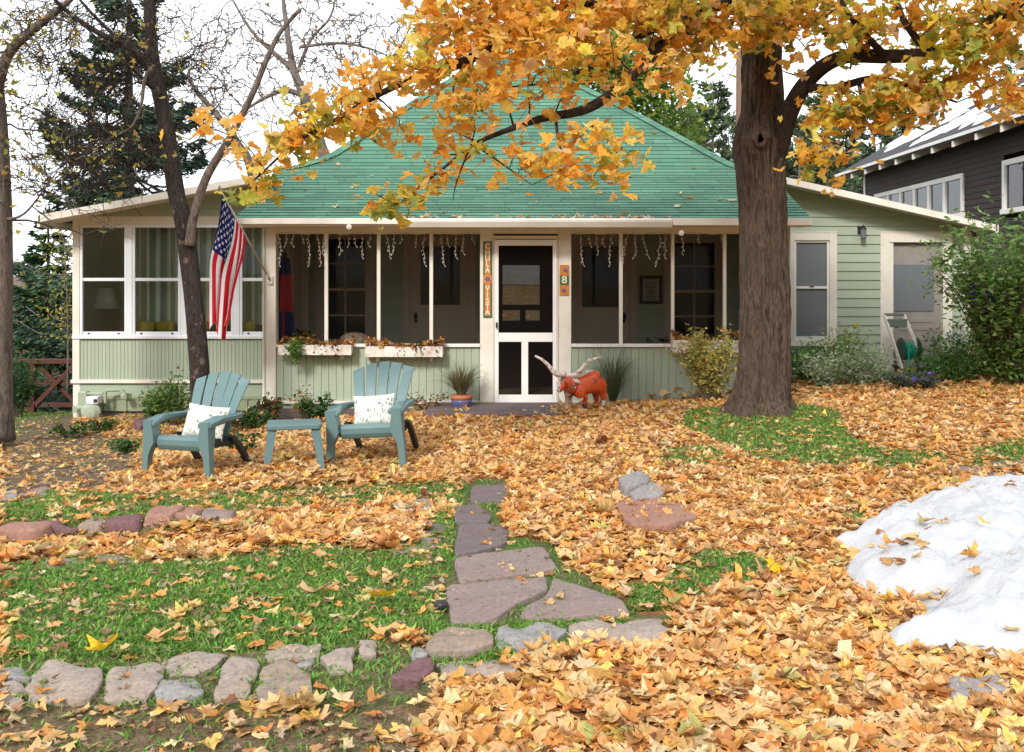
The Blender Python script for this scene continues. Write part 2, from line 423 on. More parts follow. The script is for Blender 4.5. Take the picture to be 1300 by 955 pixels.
def cover(p):
    """0..1 density of leaf litter at ground points p (n,3)"""
    x, y = p[:, 0], p[:, 1]
    d = np.ones(len(p))
    ok = y > 2.5
    yy = np.where(ok, y, 2.5); q = p.copy(); q[:, 1] = yy
    u, v = uv_of(q)
    wob = np.array([mnoise.noise(Vector((a * 1.7, b * 1.7, 3))) for a, b in zip(x, y)])
    wob2 = np.array([mnoise.noise(Vector((a * 5, b * 5, 9))) for a, b in zip(x, y)])
    u2 = u + wob * 14 + wob2 * 8; v2 = v + wob2 * 5 + wob * 3
    for poly, dens in GREEN:
        m = inpoly(u2, v2, poly) & ok; d[m] = np.minimum(d[m], dens * (1 + 0.9 * wob2[m]))
    m = inpoly(u, v, ROW2); d[m] = .05
    m = inpoly(u2, v2, DIRT); d[m] = .28
    m = inpoly(u2, v2, BED); d[m] = .55
    m = inpoly(u2, v2, LEDGE); d[m] = .35
    m = inpoly(u, v, PATH); d[m] = np.minimum(d[m], .05)
    m = inpoly(u, v, PATIO); d[m] = .12
    m = inpoly(u, v, SNOWP); d[m] = .0
    m = inpoly(u, v, ROW); d[m] = .06
    m = (v > 905 + 8 * wob) & ok & (u < 560 + 60 * wob); d[m] = .42
    d[y > 14.0] *= 0.45
    d[(y > 12.6) & (x > -3.4) & (x < 3.7)] = 0
    d[(y > 13.9) & (x > -6.3) & (x < 7)] = 0
    d[y > 26] *= 0.4
    d[y < 1.5] = .85
    return np.clip(d, 0, 1)

# ------------------------------------------------------------------ ground sheet
def axis(brk):
    out = [brk[0][0]]
    for a, b, st in brk:
        n = max(1, round((b - a) / st)); out += [a + (b - a) * (i + 1) / n for i in range(n)]
    return np.array(out)
gx = axis([(-900, -100, 100), (-100, -20, 10), (-20, -8, 1.0), (-8, 9, 0.085), (9, 20, 1.0), (20, 100, 10), (100, 900, 100)])
gy = axis([(-60, -2, 2), (-2, 2.4, .4), (2.4, 9, 0.07), (9, 16, 0.14), (16, 30, .7), (30, 160, 5), (160, 1400, 80)])
XX, YY = np.meshgrid(gx, gy); nx, ny = len(gx), len(gy)
ZZ = G(XX, YY)
P = np.stack([XX.ravel(), YY.ravel(), ZZ.ravel()], 1)
near = (np.abs(P[:, 0]) < 9.5) & (P[:, 1] > 2.3) & (P[:, 1] < 30)
dens = np.full(len(P), .5); dens[near] = cover(P[near])
q = P.copy(); q[:, 1] = np.maximum(q[:, 1], 2.4)
gu, gv = uv_of(q)
dirt = np.zeros(len(P)); dirt[near & inpoly(gu, gv, DIRT)] = 1
dirt[near & inpoly(gu, gv, ROW)] = .6
dirt[near & (gv > 900) & (gu < 580)] = .8
dirt[near & inpoly(gu, gv, BED)] = .7
dirt[(P[:, 1] > 12.5) & (P[:, 1] < 21) & (np.abs(P[:, 0]) < 7)] = 1
# slight bumpiness so the lawn is not a plane
bz = np.array([mnoise.noise(Vector((a * 2.5, b * 2.5, 0))) * 0.012 if n_ else 0 for (a, b, c), n_ in zip(P, near)])
P[:, 2] += bz
idx = np.arange(nx * ny).reshape(ny, nx)
F = np.stack([idx[:-1, :-1], idx[:-1, 1:], idx[1:, 1:], idx[1:, :-1]], -1).reshape(-1)
m, nt, b = M_('ground_soil_and_turf')
a = N(nt, 'ShaderNodeAttribute', attribute_name='col')
sep = nt.nodes.new('ShaderNodeSeparateColor'); nt.links.new(a.outputs['Color'], sep.inputs[0])
v = coords(nt)
n1 = noise(nt, v, 9, 6, 0.7); n2 = noise(nt, v, 60, 4, 0.7); n3 = noise(nt, v, 1.3, 4, 0.6)
grass = ramp(nt, n2, [(0.3, (0.03, 0.075, 0.015)), (0.7, (0.10, 0.19, 0.035))])
soil = ramp(nt, n2, [(0.3, (0.05, 0.033, 0.02)), (0.75, (0.26, 0.19, 0.125))])
litter = ramp(nt, n2, [(0.3, (0.12, 0.05, 0.02)), (0.7, (0.4, 0.2, 0.08))])
c0 = mixc(nt, ramp(nt, noise(nt, v, 5, 5, .7), [(.42, g1(0)), (.6, g1(.85))]), grass, soil)
c1 = mixc(nt, ramp(nt, sep.outputs[0], [(0.3, g1(0)), (0.7, g1(1))]), c0, litter)
c2 = mixc(nt, sep.outputs[1], c1, soil)
far = ramp(nt, n3, [(0.35, (0.09, 0.075, 0.05)), (0.7, (0.2, 0.15, 0.1))])
c3 = mixc(nt, sep.outputs[2], c2, far)
setbase(nt, b, c3); b.inputs['Roughness'].default_value = 0.95; b.inputs['Specular IOR Level'].default_value = 0.1
bump(nt, b, n2, 0.8, 0.02)
farf = np.clip((P[:, 1] - 22) / 6, 0, 1)
ground = npmesh('ground', P, F, 4, m, None, np.stack([dens, dirt, farf], 1), smooth=True)
tag(ground, kind='structure')
rx = np.linspace(-12, 12, 40); ry = np.linspace(-9.5, -5.2, 16); RX, RY = np.meshgrid(rx, ry + 0); RY = RY + RX * .12
ridx = np.arange(RX.size).reshape(RX.shape)
road = npmesh('road', np.stack([RX.ravel(), RY.ravel(), G(RX, RY).ravel() + .03], 1), np.stack([ridx[:-1, :-1], ridx[:-1, 1:], ridx[1:, 1:], ridx[1:, :-1]], -1).ravel(), 4, paint('asphalt', (.16, .155, .15, 1), .9, .3, 3))
tag(road, kind='structure')

def gsurf(x, y):
    return G(x, y) + np.array([mnoise.noise(Vector((a * 2.5, b * 2.5, 0))) * 0.012 for a, b in zip(x, y)])

# ------------------------------------------------------------------ fallen leaves
PALG = [(.76, .44, .17, 4), (.82, .54, .25, 3.6), (.74, .33, .09, 2.2), (.80, .42, .11, 2), (.88, .62, .16, .7), (.50, .23, .08, 1.0), (.84, .64, .36, 1.8), (.28, .13, .06, .35), (.5, .45, .14, .25)]
MT['litter'] = attr_leaf('fallen_maple_leaf', 0.35, 0.55, 0.22)
def scatter(n, xr, yr, seed):
    r = np.random.default_rng(seed)
    x = r.uniform(*xr, n); y = r.uniform(*yr, n)
    m = (np.abs(x) < 0.56 * y + 1.3) | (yr[0] < 0)
    return x[m], y[m], r
PP, SS, TT, CC = [], [], [], []
for (yr, per, seed) in (((2.7, 4.5), 880, 1), ((4.5, 7), 820, 2), ((7, 10), 760, 3), ((10, 14.2), 640, 4), ((14.2, 24), 90, 5), ((-9, 1.5), 110, 6)):
    xr = (-0.56 * yr[1] - 1, 0.56 * yr[1] + 1) if yr[0] > 0 else (-5, 5)
    n = int((xr[1] - xr[0]) * (yr[1] - yr[0]) * per)
    x, y, r = scatter(n, xr, yr, seed)
    z = gsurf(x, y); p = np.stack([x, y, z], 1)
    d = cover(p); k = r.uniform(0, 1, len(x)) < d
    p = p[k]; d = d[k]
    n = len(p)
    # drifts: pile height where the cover is thick
    drift = np.array([max(0, mnoise.noise(Vector((a * .9, b * .9, 5))) + .35) for a, b, c in p])
    p[:, 2] += r.uniform(0.004, 1, n) * (0.010 + 0.05 * np.clip(d - .5, 0, .5) * 2 * drift)
    p[:, 2] += np.where(d < .45, r.uniform(.004, .018, n), 0)
    q = np.clip(r.normal(0, 0.24, n), -1.0, 1.0) * (0.5 + 0.5 * d)
    s = np.clip(r.normal(0.068, 0.021, n), 0.026, 0.115)
    thin = d < .45
    s[thin] *= .82; small = thin & (r.uniform(0, 1, n) < 0.62); s[small] *= 0.5
    c = pick(PALG, n, r)
    c[small] = pick([(.34, .22, .12, 3), (.5, .36, .24, 2), (.25, .12, .06, 1)], small.sum(), r)
    PP.append(p); SS.append(s); TT.append(q); CC.append(c)
# banked drifts against the house front and round the tree foot
def bank(u0, u1, vf, n, hgt, seed, size=.095):
    r = np.random.default_rng(seed); out = []
    for _ in range(n):
        u = r.uniform(u0, u1); g = ground_at(u, vf + r.normal(0, 5)); out.append((g.x, g.y, g.z + r.uniform(0, hgt)))
    out = np.array(out); PP.append(out); SS.append(np.clip(r.normal(size, .02, n), .04, .15)); TT.append(r.normal(0, .7, n)); CC.append(pick(PALG, n, r))
bank(1010, 1260, 486, 420, .10, 21)
bank(700, 800, 524, 110, .05, 22)
bank(820, 940, 497, 380, .12, 23)
bank(520, 600, 533, 200, .07, 24)
bank(640, 860, 720, 0, .07, 25) if False else None
p = np.concatenate(PP); s = np.concatenate(SS); t = np.concatenate(TT); c = np.concatenate(CC)
# leaves lying on the snow are added after the snow is built
LEAFSETS = [(p, s, t, c)]

# ------------------------------------------------------------------ snow
def snow_h(x, y):
    x = np.asarray(x); y = np.asarray(y)
    return x
wpoly = [ground_at(u, v) for u, v in SNOWP]
wp2 = np.array([(a.x, a.y) for a in wpoly])
sx = np.arange(wp2[:, 0].min() - .1, wp2[:, 0].max() + .1, .03); sy = np.arange(wp2[:, 1].min() - .1, wp2[:, 1].max() + .1, .03)
SX, SY = np.meshgrid(sx, sy); fx, fy = SX.ravel(), SY.ravel()
wv = np.array([mnoise.noise(Vector((a * 4, b * 4, 2))) for a, b in zip(fx, fy)])
wv2 = np.array([mnoise.noise(Vector((a * 12, b * 12, 7))) for a, b in zip(fx, fy)])
def edge_dist(px, py, poly):
    d = np.full(len(px), 1e9)
    for i in range(len(poly)):
        a = poly[i]; b_ = poly[(i + 1) % len(poly)]; ab = b_ - a
        t = np.clip(((px - a[0]) * ab[0] + (py - a[1]) * ab[1]) / (ab @ ab), 0, 1)
        d = np.minimum(d, np.hypot(px - a[0] - t * ab[0], py - a[1] - t * ab[1]))
    return np.where(inpoly(px, py, [tuple(p) for p in poly]), d, -d)
ed = edge_dist(fx, fy, wp2) + 0.09 * wv + 0.03 * wv2
wv4 = np.array([mnoise.noise(Vector((a * 26, b * 26, 4))) for a, b in zip(fx, fy)])
wv3 = np.array([mnoise.noise(Vector((a * 1.6, b * 1.6, 12))) for a, b in zip(fx, fy)])
hgt = np.where(ed > -.05, 0.22 * (1 - np.exp(-np.clip(ed + .02, 0, 9) / .22)) + 0.075 * wv * np.clip(ed * 2.5, 0, 1) + 0.032 * (wv2 + .9 * wv4) * np.clip(ed * 5, 0, 1) + .07 * wv3 * np.clip(ed * 2, 0, 1), -.1)
SZ = G(fx, fy) + hgt
sidx = np.arange(len(fx)).reshape(SX.shape); keep = (ed > -.05).reshape(SX.shape)
quad = np.stack([sidx[:-1, :-1], sidx[:-1, 1:], sidx[1:, 1:], sidx[1:, :-1]], -1)
kq = keep[:-1, :-1] & keep[:-1, 1:] & keep[1:, 1:] & keep[1:, :-1]
m, nt, b = M_('old_snow')
v = coords(nt); n1 = noise(nt, v, 30, 5, .7); n2 = noise(nt, v, 3, 4, .6); n4 = noise(nt, v, 120, 3, .7)
dirtf = ramp(nt, n1, [(0.60, g1(0)), (0.78, g1(.3))])
setbase(nt, b, mixc(nt, dirtf, mixc(nt, n2, (.48, .50, .53, 1), (.57, .58, .60, 1)), (.5, .47, .45, 1)))
b.inputs['Roughness'].default_value = .7; b.inputs['Subsurface Weight'].default_value = .25; b.inputs['Subsurface Radius'].default_value = (.03, .04, .05)
bump(nt, b, mixc(nt, .4, n1, n4), .7, .03)
SV = np.stack([fx, fy, SZ], 1)
snow = npmesh('snow_pile', SV, quad[kq].ravel(), 4, m, smooth=True)
tag(snow, 'melting pile of white snow with maple leaves on it', 'snow pile')
# leaves on snow: clusters where the photo has them
def snow_z(x, y):
    i = int(round((x - sx[0]) / .03)); j = int(round((y - sy[0]) / .03))
    if 0 <= i < len(sx) and 0 <= j < len(sy): return max(SZ[j * len(sx) + i], gz(x, y))
    return gz(x, y)
r = np.random.default_rng(77); out = []
for u, v, n, ru in [(1170,675,14,18),(1182,668,6,10),(1175,716,5,10),(1190,722,4,8),(1160,737,4,6),(1207,712,3,8),(1245,663,2,8),(1228,641,1,5),(1285,630,3,9),(1165,770,5,12),(1235,783,1,2),(1250,783,1,2),(1130,672,5,12),(1115,690,8,20),(1215,800,6,14),(1150,755,14,22),(1128,742,8,14),(1290,758,2,6),(1200,640,2,20),(1225,700,1,15),(1270,700,2,25),(1190,745,2,12),(1290,815,8,15),(1260,820,6,12)]:
    for _ in range(max(1, int(n * .7))):
        g = ground_at(u + r.normal(0, ru), v + 6 + r.normal(0, ru * .35)); z = snow_z(g.x, g.y)
        # move the point so that it still lies under the photo position once lifted
        k = (EYE - z) / (EYE - g.z); x, y = g.x * k, g.y * k
        out.append((x, y, snow_z(x, y) + .012 + r.uniform(0, .02)))
out = np.array(out); n = len(out)
LEAFSETS.append((out, np.clip(r.normal(.066, .018, n), .035, .1), r.normal(0, .3, n), pick(PALG, n, r)))
p = np.concatenate([a[0] for a in LEAFSETS]); s = np.concatenate([a[1] for a in LEAFSETS]); t = np.concatenate([a[2] for a in LEAFSETS]); c = np.concatenate([a[3] for a in LEAFSETS])
nearm = p[:, 1] < 9
fl = leaf_mesh('fallen_leaves', p[nearm], s[nearm], rots(nearm.sum(), np.abs(t[nearm])), c[nearm], MT['litter'], MAPLE, .42, jitter=.07)
tag(fl, 'orange and tan maple leaves strewn thickly over the front yard', 'leaves', kind='stuff')
fm = ~nearm
fl2 = leaf_mesh('fallen_leaves', p[fm], s[fm], rots(fm.sum(), np.abs(t[fm])), c[fm], MT['litter'], MAPLE2, .42)
tag(fl2, 'orange maple leaf carpet lying close to the cottage and around the big trunk', 'leaves', kind='stuff')
# single bright fresh leaves
for u, v, lab in [(130,846,'bright yellow maple leaf lying on the border stones'), (486,772,'bright yellow maple leaf lying on the front lawn'), (985,727,'bright yellow maple leaf right of the centre path in the leaf carpet')]:
    g = ground_at(u, v)
    o = leaf_mesh('yellow_leaf', np.array([[g.x, g.y, g.z + (.07 if v == 846 else .05)]]), np.array([.12]), rots(1, .35), np.array([[.85, .55, .02]]), MT['litter'], MAPLE, .4)
    tag(o, lab, 'leaf', 'bright yellow fallen leaves')

# ------------------------------------------------------------------ grass
MT['grass'] = attr_leaf('turf_blade', 0.35, 0.5, 0.2)
gp = []; r = np.random.default_rng(5)
for (yr, per) in (((2.9, 5), 11500), ((5, 7.5), 8500), ((7.5, 11.5), 2600), ((11.5, 20), 260)):
    xr = (-.56 * yr[1] - .6, .56 * yr[1] + .6); n = int((xr[1] - xr[0]) * (yr[1] - yr[0]) * per)
    x = r.uniform(*xr, n); y = r.uniform(*yr, n); m = np.abs(x) < .54 * y + .3; x, y = x[m], y[m]
    q = np.stack([x, y, G(x, y)], 1); u, v = uv_of(q)
    w1 = np.sin(x * 7 + np.sin(y * 5)) * 5; u2 = u + w1; v2 = v + w1 * .4
    g = np.zeros(len(q))
    for poly, dens in GREEN: g[inpoly(u2, v2, poly)] = 1
    g[inpoly(u2, v2, LEDGE)] = .5
    g[inpoly(u, v, ROW)] = .35; g[inpoly(u, v, PATH)] = .12; g[inpoly(u2, v2, DIRT)] = .02
    g[(v > 900) & (u < 560)] = .08
    bare = np.array([mnoise.noise(Vector((a * 1.6, b * 1.6, 21))) for a, b in zip(x, y)])
    g *= np.clip(1.0 - 1.7 * np.clip(bare, 0, 1) * (u < 600) , .25, 1)
    edge = (u > 440) & (u < 600) & (v > 700); g[edge] *= .75
    g[(y > 12.8)] *= (x[y > 12.8] < -6.2) if (y > 12.8).any() else 1
    out_ = ~inpoly(u, v, [(-200, 500), (1500, 500), (1500, 960), (-200, 960)]); g[out_] = 0
    k = r.uniform(0, 1, len(q)) < g; gp.append(q[k])
p = np.concatenate(gp); n = len(p)
p[:, 2] = gsurf(p[:, 0], p[:, 1])
# blades: two-segment slivers; clover-like leaflets mixed in
hgt = np.clip(r.normal(.020, .008, n), .008, .055); yaw = r.uniform(0, 2 * np.pi, n); lean = r.normal(0, .022, (n, 2))
wd = np.where(r.uniform(0, 1, n) < .5, .0058, .0026)
a = np.stack([np.cos(yaw), np.sin(yaw), np.zeros(n)], 1) * wd[:, None]
far_ = p[:, 1] > 8.5; hgt[far_] *= 1.35; wdf = np.where(far_, 1.5, 1)[:, None]
top = p + np.stack([lean[:, 0], lean[:, 1], hgt], 1); mid = p + np.stack([lean[:, 0] * .35, lean[:, 1] * .35, hgt * .6], 1)
V = np.stack([p - a * .5 * wdf, p + a * .5 * wdf, mid + a * wdf, top, mid - a * wdf], 1).reshape(-1, 3)
b0 = np.arange(n) * 5
F = np.stack([b0, b0 + 1, b0 + 2, b0, b0 + 2, b0 + 4, b0 + 4, b0 + 2, b0 + 3], 1).ravel()
cc = pick([(.135, .29, .04, 4), (.20, .37, .06, 3), (.085, .19, .03, 2), (.32, .33, .12, .9), (.28, .2, .09, .3)], n, r, .2)
gr = npmesh('grass', V, F, 3, MT['grass'], None, np.repeat(cc, 5, 0))
tag(gr, 'short green grass and clover in patches among the fallen leaves', 'grass', kind='stuff')

# ------------------------------------------------------------------ stones
def stone_mat(name, c1, c2, c3):
    m, nt, b = M_(name); v = coords(nt)
    n1 = noise(nt, v, 5, 6, .7); n2 = noise(nt, v, 45, 5, .7); n3 = noise(nt, v, 1.5, 3, .5)
    c = ramp(nt, n1, [(.3, c1), (.7, c2)]); c = mixc(nt, ramp(nt, n3, [(.45, g1(0)), (.65, g1(.8))]), c, c3)
    c = mixc(nt, ramp(nt, n2, [(.35, g1(.55)), (.55, g1(0))]), c, tuple(x * .5 for x in c1[:3]) + (1,))
    setbase(nt, b, c); b.inputs['Roughness'].default_value = .8; b.inputs['Specular IOR Level'].default_value = .3
    bump(nt, b, n2, .6, .012); return m
ST = {'purple': stone_mat('purple_flagstone', (.19, .145, .135, 1), (.29, .22, .2, 1), (.25, .18, .155, 1)),
      'dark': stone_mat('dark_flagstone', (.12, .09, .092, 1), (.19, .145, .14, 1), (.15, .115, .12, 1)),
      'pale': stone_mat('pale_border_stone', (.25, .205, .17, 1), (.38, .31, .26, 1), (.33, .25, .2, 1)),
      'tan': stone_mat('tan_boulder', (.2, .16, .13, 1), (.36, .27, .19, 1), (.26, .2, .17, 1)),
      'red': stone_mat('red_sandstone', (.26, .13, .09, 1), (.36, .2, .15, 1), (.3, .17, .13, 1)),
      'grey': stone_mat('grey_stone', (.22, .21, .21, 1), (.32, .3, .28, 1), (.28, .25, .24, 1)),
      'wine': stone_mat('wine_red_stone', (.12, .06, .065, 1), (.2, .1, .1, 1), (.16, .09, .09, 1))}
FS = 'flagstone'
def stone(poly, mat, h, label, name='stone', cat='stone', group=None, rough=.012, sink=.03, dome=0.0, tilt=0):
    W = [ground_at(u, v) for u, v in poly]
    z0 = sum(q.z for q in W) / len(W)
    k = (EYE - z0 - h) / (EYE - z0)          # outline was read on the top face
    W = [Vector((q.x * k, q.y * k, 0)) for q in W]
    cc0 = sum(W, Vector()) / len(W); W = [cc0 + (q - cc0) * (1.0 if name == FS else 1.07) for q in W]
    for _ in range(2):
        nw = []
        for i in range(len(W)):
            a_, b_ = W[i], W[(i + 1) % len(W)]
            f = .10
            nw += [a_ * (1 - f) + b_ * f, a_ * f + b_ * (1 - f)]
        W = nw
    # densify and roughen
    D = []
    for i in range(len(W)):
        a_, b_ = W[i], W[(i + 1) % len(W)]; kk = max(1, int((b_ - a_).length / .035))
        D += [a_.lerp(b_, j / kk) for j in range(kk)]
    c = sum(D, Vector()) / len(D); n = len(D)
    for i, q in enumerate(D):
        dd = (q - c).normalized(); q += dd * (mnoise.noise(Vector((q.x * 14, q.y * 14, h * 50))) * rough + mnoise.noise(Vector((q.x * 5, q.y * 5, 3))) * rough)
    rings = [(1.0, -sink - .04, 0), (1.0, h * .75, .0), (.99, h * .95, .0), (.97, h * 1.0, 0)]
    for f in (.8, .6, .4, .2): rings.append((f * .97, h, 1 - f))
    V = []; F = []
    for f, z, dm in rings:
        for i, q in enumerate(D):
            pp = c.lerp(q, f); zz = z0 + z + dome * (1 - (1 - dm) ** 2) * (1 if dm else 0) + (q.x - c.x) * tilt * f
            if z > 0: zz += mnoise.noise(Vector((pp.x * 7, pp.y * 7, 1))) * rough * .9 + mnoise.noise(Vector((pp.x * 20, pp.y * 20, 1))) * rough * .35  # flat dark disc paints the shade inside the knot hole
            V.append((pp.x, pp.y, zz))
    for k_ in range(len(rings) - 1):
        for i in range(n): F.append((k_ * n + i, k_ * n + (i + 1) % n, (k_ + 1) * n + (i + 1) % n, (k_ + 1) * n + i))
    V.append((c.x, c.y, z0 + h + dome)); L = (len(rings) - 1) * n
    for i in range(n): F.append((L + i, L + (i + 1) % n, len(V) - 1))
    mb = MB(); mb.faces(V, F)
    o = mb.build(name, ST[mat], None, smooth=True, origin=(c.x, c.y, z0))
    return tag(o, label, cat, group)
PG = 'flagstones of the garden path'; BG = 'border stones along the front of the lawn'; LG = 'edging stones of the left terrace'
for args in [
 ([(600,617),(645,614),(643,634),(596,637)], 'dark', .02, 'dark purple flagstone at the far end of the path, half under leaves'),
 ([(578,643),(608,640),(624,655),(620,662),(577,663)], 'dark', .02, 'small dark path flagstone just before the far end stone'),
 ([(583,665),(625,664),(648,668),(642,690),(600,702),(576,704)], 'dark', .02, 'dark flagstone with two curled leaves, third along the path from the house'),
 ([(576,707),(650,697),(690,692),(709,722),(640,733),(583,737)], 'purple', .02, 'wide purple flagstone directly behind the biggest path slab'),
 ([(567,741),(630,736),(694,731),(696,748),(660,765),(625,788),(572,790)], 'purple', .025, 'biggest smooth purple flagstone at the near left end of the path'),
 ([(702,732),(735,742),(790,762),(800,781),(700,785),(660,781),(664,770),(694,756)], 'purple', .02, 'broad dark purple flagstone right of the biggest path slab')]:
    stone(*args, name=FS, cat='flagstone', group=PG, rough=.008)
for args in [
 ([(546,801),(575,794),(610,800),(625,817),(600,822),(580,826),(548,822)], 'tan', .09, 'tan and brown boulder with a hollow, left of the path foot'),
 ([(635,797),(680,790),(717,799),(700,815),(668,823),(633,820)], 'grey', .06, 'rounded grey stone between the tan boulder and the long slab'),
 ([(729,790),(835,783),(846,802),(845,822),(790,818),(735,812)], 'pale', .05, 'long flat pale slab at the right end of the stone row'),
 ([(562,841),(600,836),(650,839),(655,848),(640,853),(565,858)], 'pale', .03, 'thin pale slab half covered by leaves below the tan boulder'),
 ([(515,842),(545,837),(550,850),(530,866),(497,864)], 'wine', .06, 'wine red stone left of the thin pale slab'),
 ([(455,817),(478,815),(480,832),(458,834)], 'pale', .04, 'small pinkish stone beside a heap of pale curled leaves'),
 ([(525,823),(540,823),(540,832),(525,832)], 'grey', .03, 'tiny grey pebble left of the tan boulder'),
 ([(408,834),(430,824),(449,828),(446,846),(416,850)], 'pale', .06, 'egg shaped pinkish border stone, rightmost of the lawn edge row'),
 ([(334,824),(400,821),(404,832),(375,838),(338,836)], 'pale', .04, 'flat long stone at the back of the lawn edge row'),
 ([(374,839),(400,838),(396,847),(377,848)], 'grey', .03, 'little grey wedge stone below the flat long one'),
 ([(332,852),(362,840),(390,852),(392,884),(330,890)], 'tan', .05, 'yellowish tan border stone in front of the flat long one'),
 ([(281,846),(300,830),(328,832),(326,850),(312,886),(270,886)], 'pale', .05, 'tall pinkish border stone left of the yellowish tan one'),
 ([(215,836),(270,829),(283,832),(256,852),(218,853)], 'pale', .04, 'smooth pale border stone in the back row above the hexagonal one'),
 ([(203,862),(240,857),(260,862),(256,884),(196,888)], 'grey', .04, 'hexagonal grey border stone in the front row'),
 ([(140,852),(190,841),(207,846),(203,862),(182,888),(134,888)], 'pale', .05, 'pinkish border stone right of the one under the yellow leaf'),
 ([(40,860),(58,842),(118,841),(127,858),(112,887),(38,887)], 'pale', .05, 'large pinkish border stone with a yellow leaf on its corner'),
 ([(-20,847),(34,846),(38,862),(0,866),(-20,866)], 'grey', .04, 'grey border stone at the left end of the lawn edge row'),
 ([(-30,872),(22,870),(30,895),(-30,900)], 'pale', .04, 'pale border stone below the grey left end stone'),
 ([(885,788),(903,782),(908,800),(890,803)], 'wine', .03, 'small wine red stone showing through the leaves right of the path'),
 ([(1205,862),(1250,852),(1290,850),(1300,872),(1215,884)], 'grey', .04, 'grey slab under the near edge of the snow pile')]:
    stone(args[0], args[1], args[2] * .42, args[3], group=BG, dome=.006, rough=.03)
def block(u0, u1, vt, vb, dep, mat, label, seed, tilt=0):
    """upright edging stone: its front face spans photo columns u0..u1 and rows vt..vb"""
    rs_ = random.Random(seed); g = ground_at((u0 + u1) / 2, vb); Y = g.y; x0, x1 = X(u0, Y), X(u1, Y); hh = (vb - vt) / FPX * Y * .72; w2 = (x1 - x0) / 2; cx_ = (x0 + x1) / 2
    n_ = 10; V = []; F = []
    def sq(t, p=.38):
        c_, s_ = math.cos(t), math.sin(t); return (math.copysign(abs(c_) ** p, c_), math.copysign(abs(s_) ** p, s_))
    m_ = 28; lev = [(-.08, 1.0), (0, 1.03), (hh * .5, 1.02), (hh * .85, .99), (hh * .97, .93), (hh, .84), (hh * 1.02, .5), (hh * 1.03, .12)]
    ph = rs_.uniform(0, 9)
    for z, f in lev:
        for k in range(m_):
            a = 6.2832 * k / m_; c_, s_ = sq(a)
            q = Vector((c_ * w2 * f, s_ * dep / 2 * f, z + c_ * tilt * (z > 0)))
            d_ = mnoise.noise(Vector((q.x * 9 + ph, q.y * 9, q.z * 9))) * .035 + mnoise.noise(Vector((q.x * 28 + ph, q.y * 28, q.z * 28))) * .012
            q += Vector((c_, s_, .4)).normalized() * d_
            V.append((cx_ + q.x, Y + dep / 2 + q.y, g.z + q.z))
    for k in range(len(lev) - 1):
        for j_ in range(m_): F.append((k * m_ + j_, k * m_ + (j_ + 1) % m_, (k + 1) * m_ + (j_ + 1) % m_, (k + 1) * m_ + j_))
    F.append(tuple((len(lev) - 1) * m_ + j_ for j_ in range(m_))); mb = MB(); mb.faces(V, F); o = mb.build('stone', ST[mat], None, smooth=True, origin=(cx_, Y + dep / 2, g.z)); tag(o, label, 'stone', LG)
for args in [
 (177, 216, 648, 669, .26, 'red', 'squared red sandstone block, tallest of the terrace edging', 1),
 (126, 173, 656, 678, .2, 'wine', 'brown boulder left of the squared red block', 2),
 (92, 127, 661, 678, .2, 'tan', 'grey tan edging stone left of the brown boulder', 3),
 (50, 96, 664, 682, .2, 'wine', 'slanting wine brown edging stone', 4, -.02),
 (-12, 52, 665, 694, .24, 'red', 'long reddish edging block nearest the left side', 5),
 (216, 250, 648, 662, .2, 'red', 'small red edging stone tucked in leaves right of the squared block', 6),
 (252, 292, 651, 663, .2, 'purple', 'last purple edging stone, nearly buried by leaves', 7)]: block(*args)
for args in [
 ([(-10,629),(20,622),(24,631),(0,646),(-10,646)], 'grey', .02, 'pale grey flat stone on the dirt at the left edge'),
 ([(22,626),(60,618),(58,630),(24,638)], 'purple', .02, 'purple flat stone on the dirt beside the pale grey one'),
 ([(498,641),(540,632),(556,638),(540,650),(505,649)], 'grey', .02, 'pale grey flat stone in the grass left of the path end'),
 ([(515,671),(545,660),(568,668),(560,675),(520,679)], 'dark', .02, 'dark flat stone at the tip of the long leaf drift'),
 ([(497,691),(520,680),(562,682),(555,695),(500,701)], 'purple', .02, 'purple flat stone just below the dark one, left of the path'),
 ([(0,722),(20,716),(24,725),(0,732)], 'dark', .02, 'dark flat stone in the lawn at the left edge'),
 ([(55,712),(110,707),(105,716),(60,720)], 'purple', .02, 'purple flat stone at the upper edge of the front lawn'),
 ([(122,706),(172,702),(168,712),(125,715)], 'purple', .02, 'purple flat stone at the left tip of the long leaf drift'),
 ([(1228,601),(1300,596),(1320,612),(1262,619)], 'dark', .02, 'large dark flat stone behind the snow pile'),
 ([(1200,592),(1250,589),(1262,597),(1210,600)], 'purple', .02, 'thin purple flat stone left of the big dark one'),
 ([(1250,589),(1300,581),(1310,590),(1270,595)], 'dark', .02, 'flat stone at the right edge, farthest of the three behind the snow')]:
    stone(*args, name=FS, cat='flagstone', group='flat stones sunk in the lawn', rough=.01)
stone([(785,637),(828,626),(848,632),(868,642),(882,655),(850,665),(805,667),(790,652)], 'red', .045, 'red sandstone slab among the leaves right of the path', name='sandstone_slab', cat='stone', rough=.01)
stone([(786,606),(812,598),(824,602),(822,612),(795,620)], 'grey', .08, 'upright grey rock behind the red sandstone slab', dome=.03, rough=.02)
stone([(800,622),(820,610),(846,618),(838,628),(806,632)], 'grey', .05, 'flat grey rock touching the back of the red sandstone slab', dome=.02, rough=.02)
stone([(170,533),(190,528),(196,536),(176,541)], 'wine', .1, 'small wine red stone in the bed left of the left chair', dome=.02)
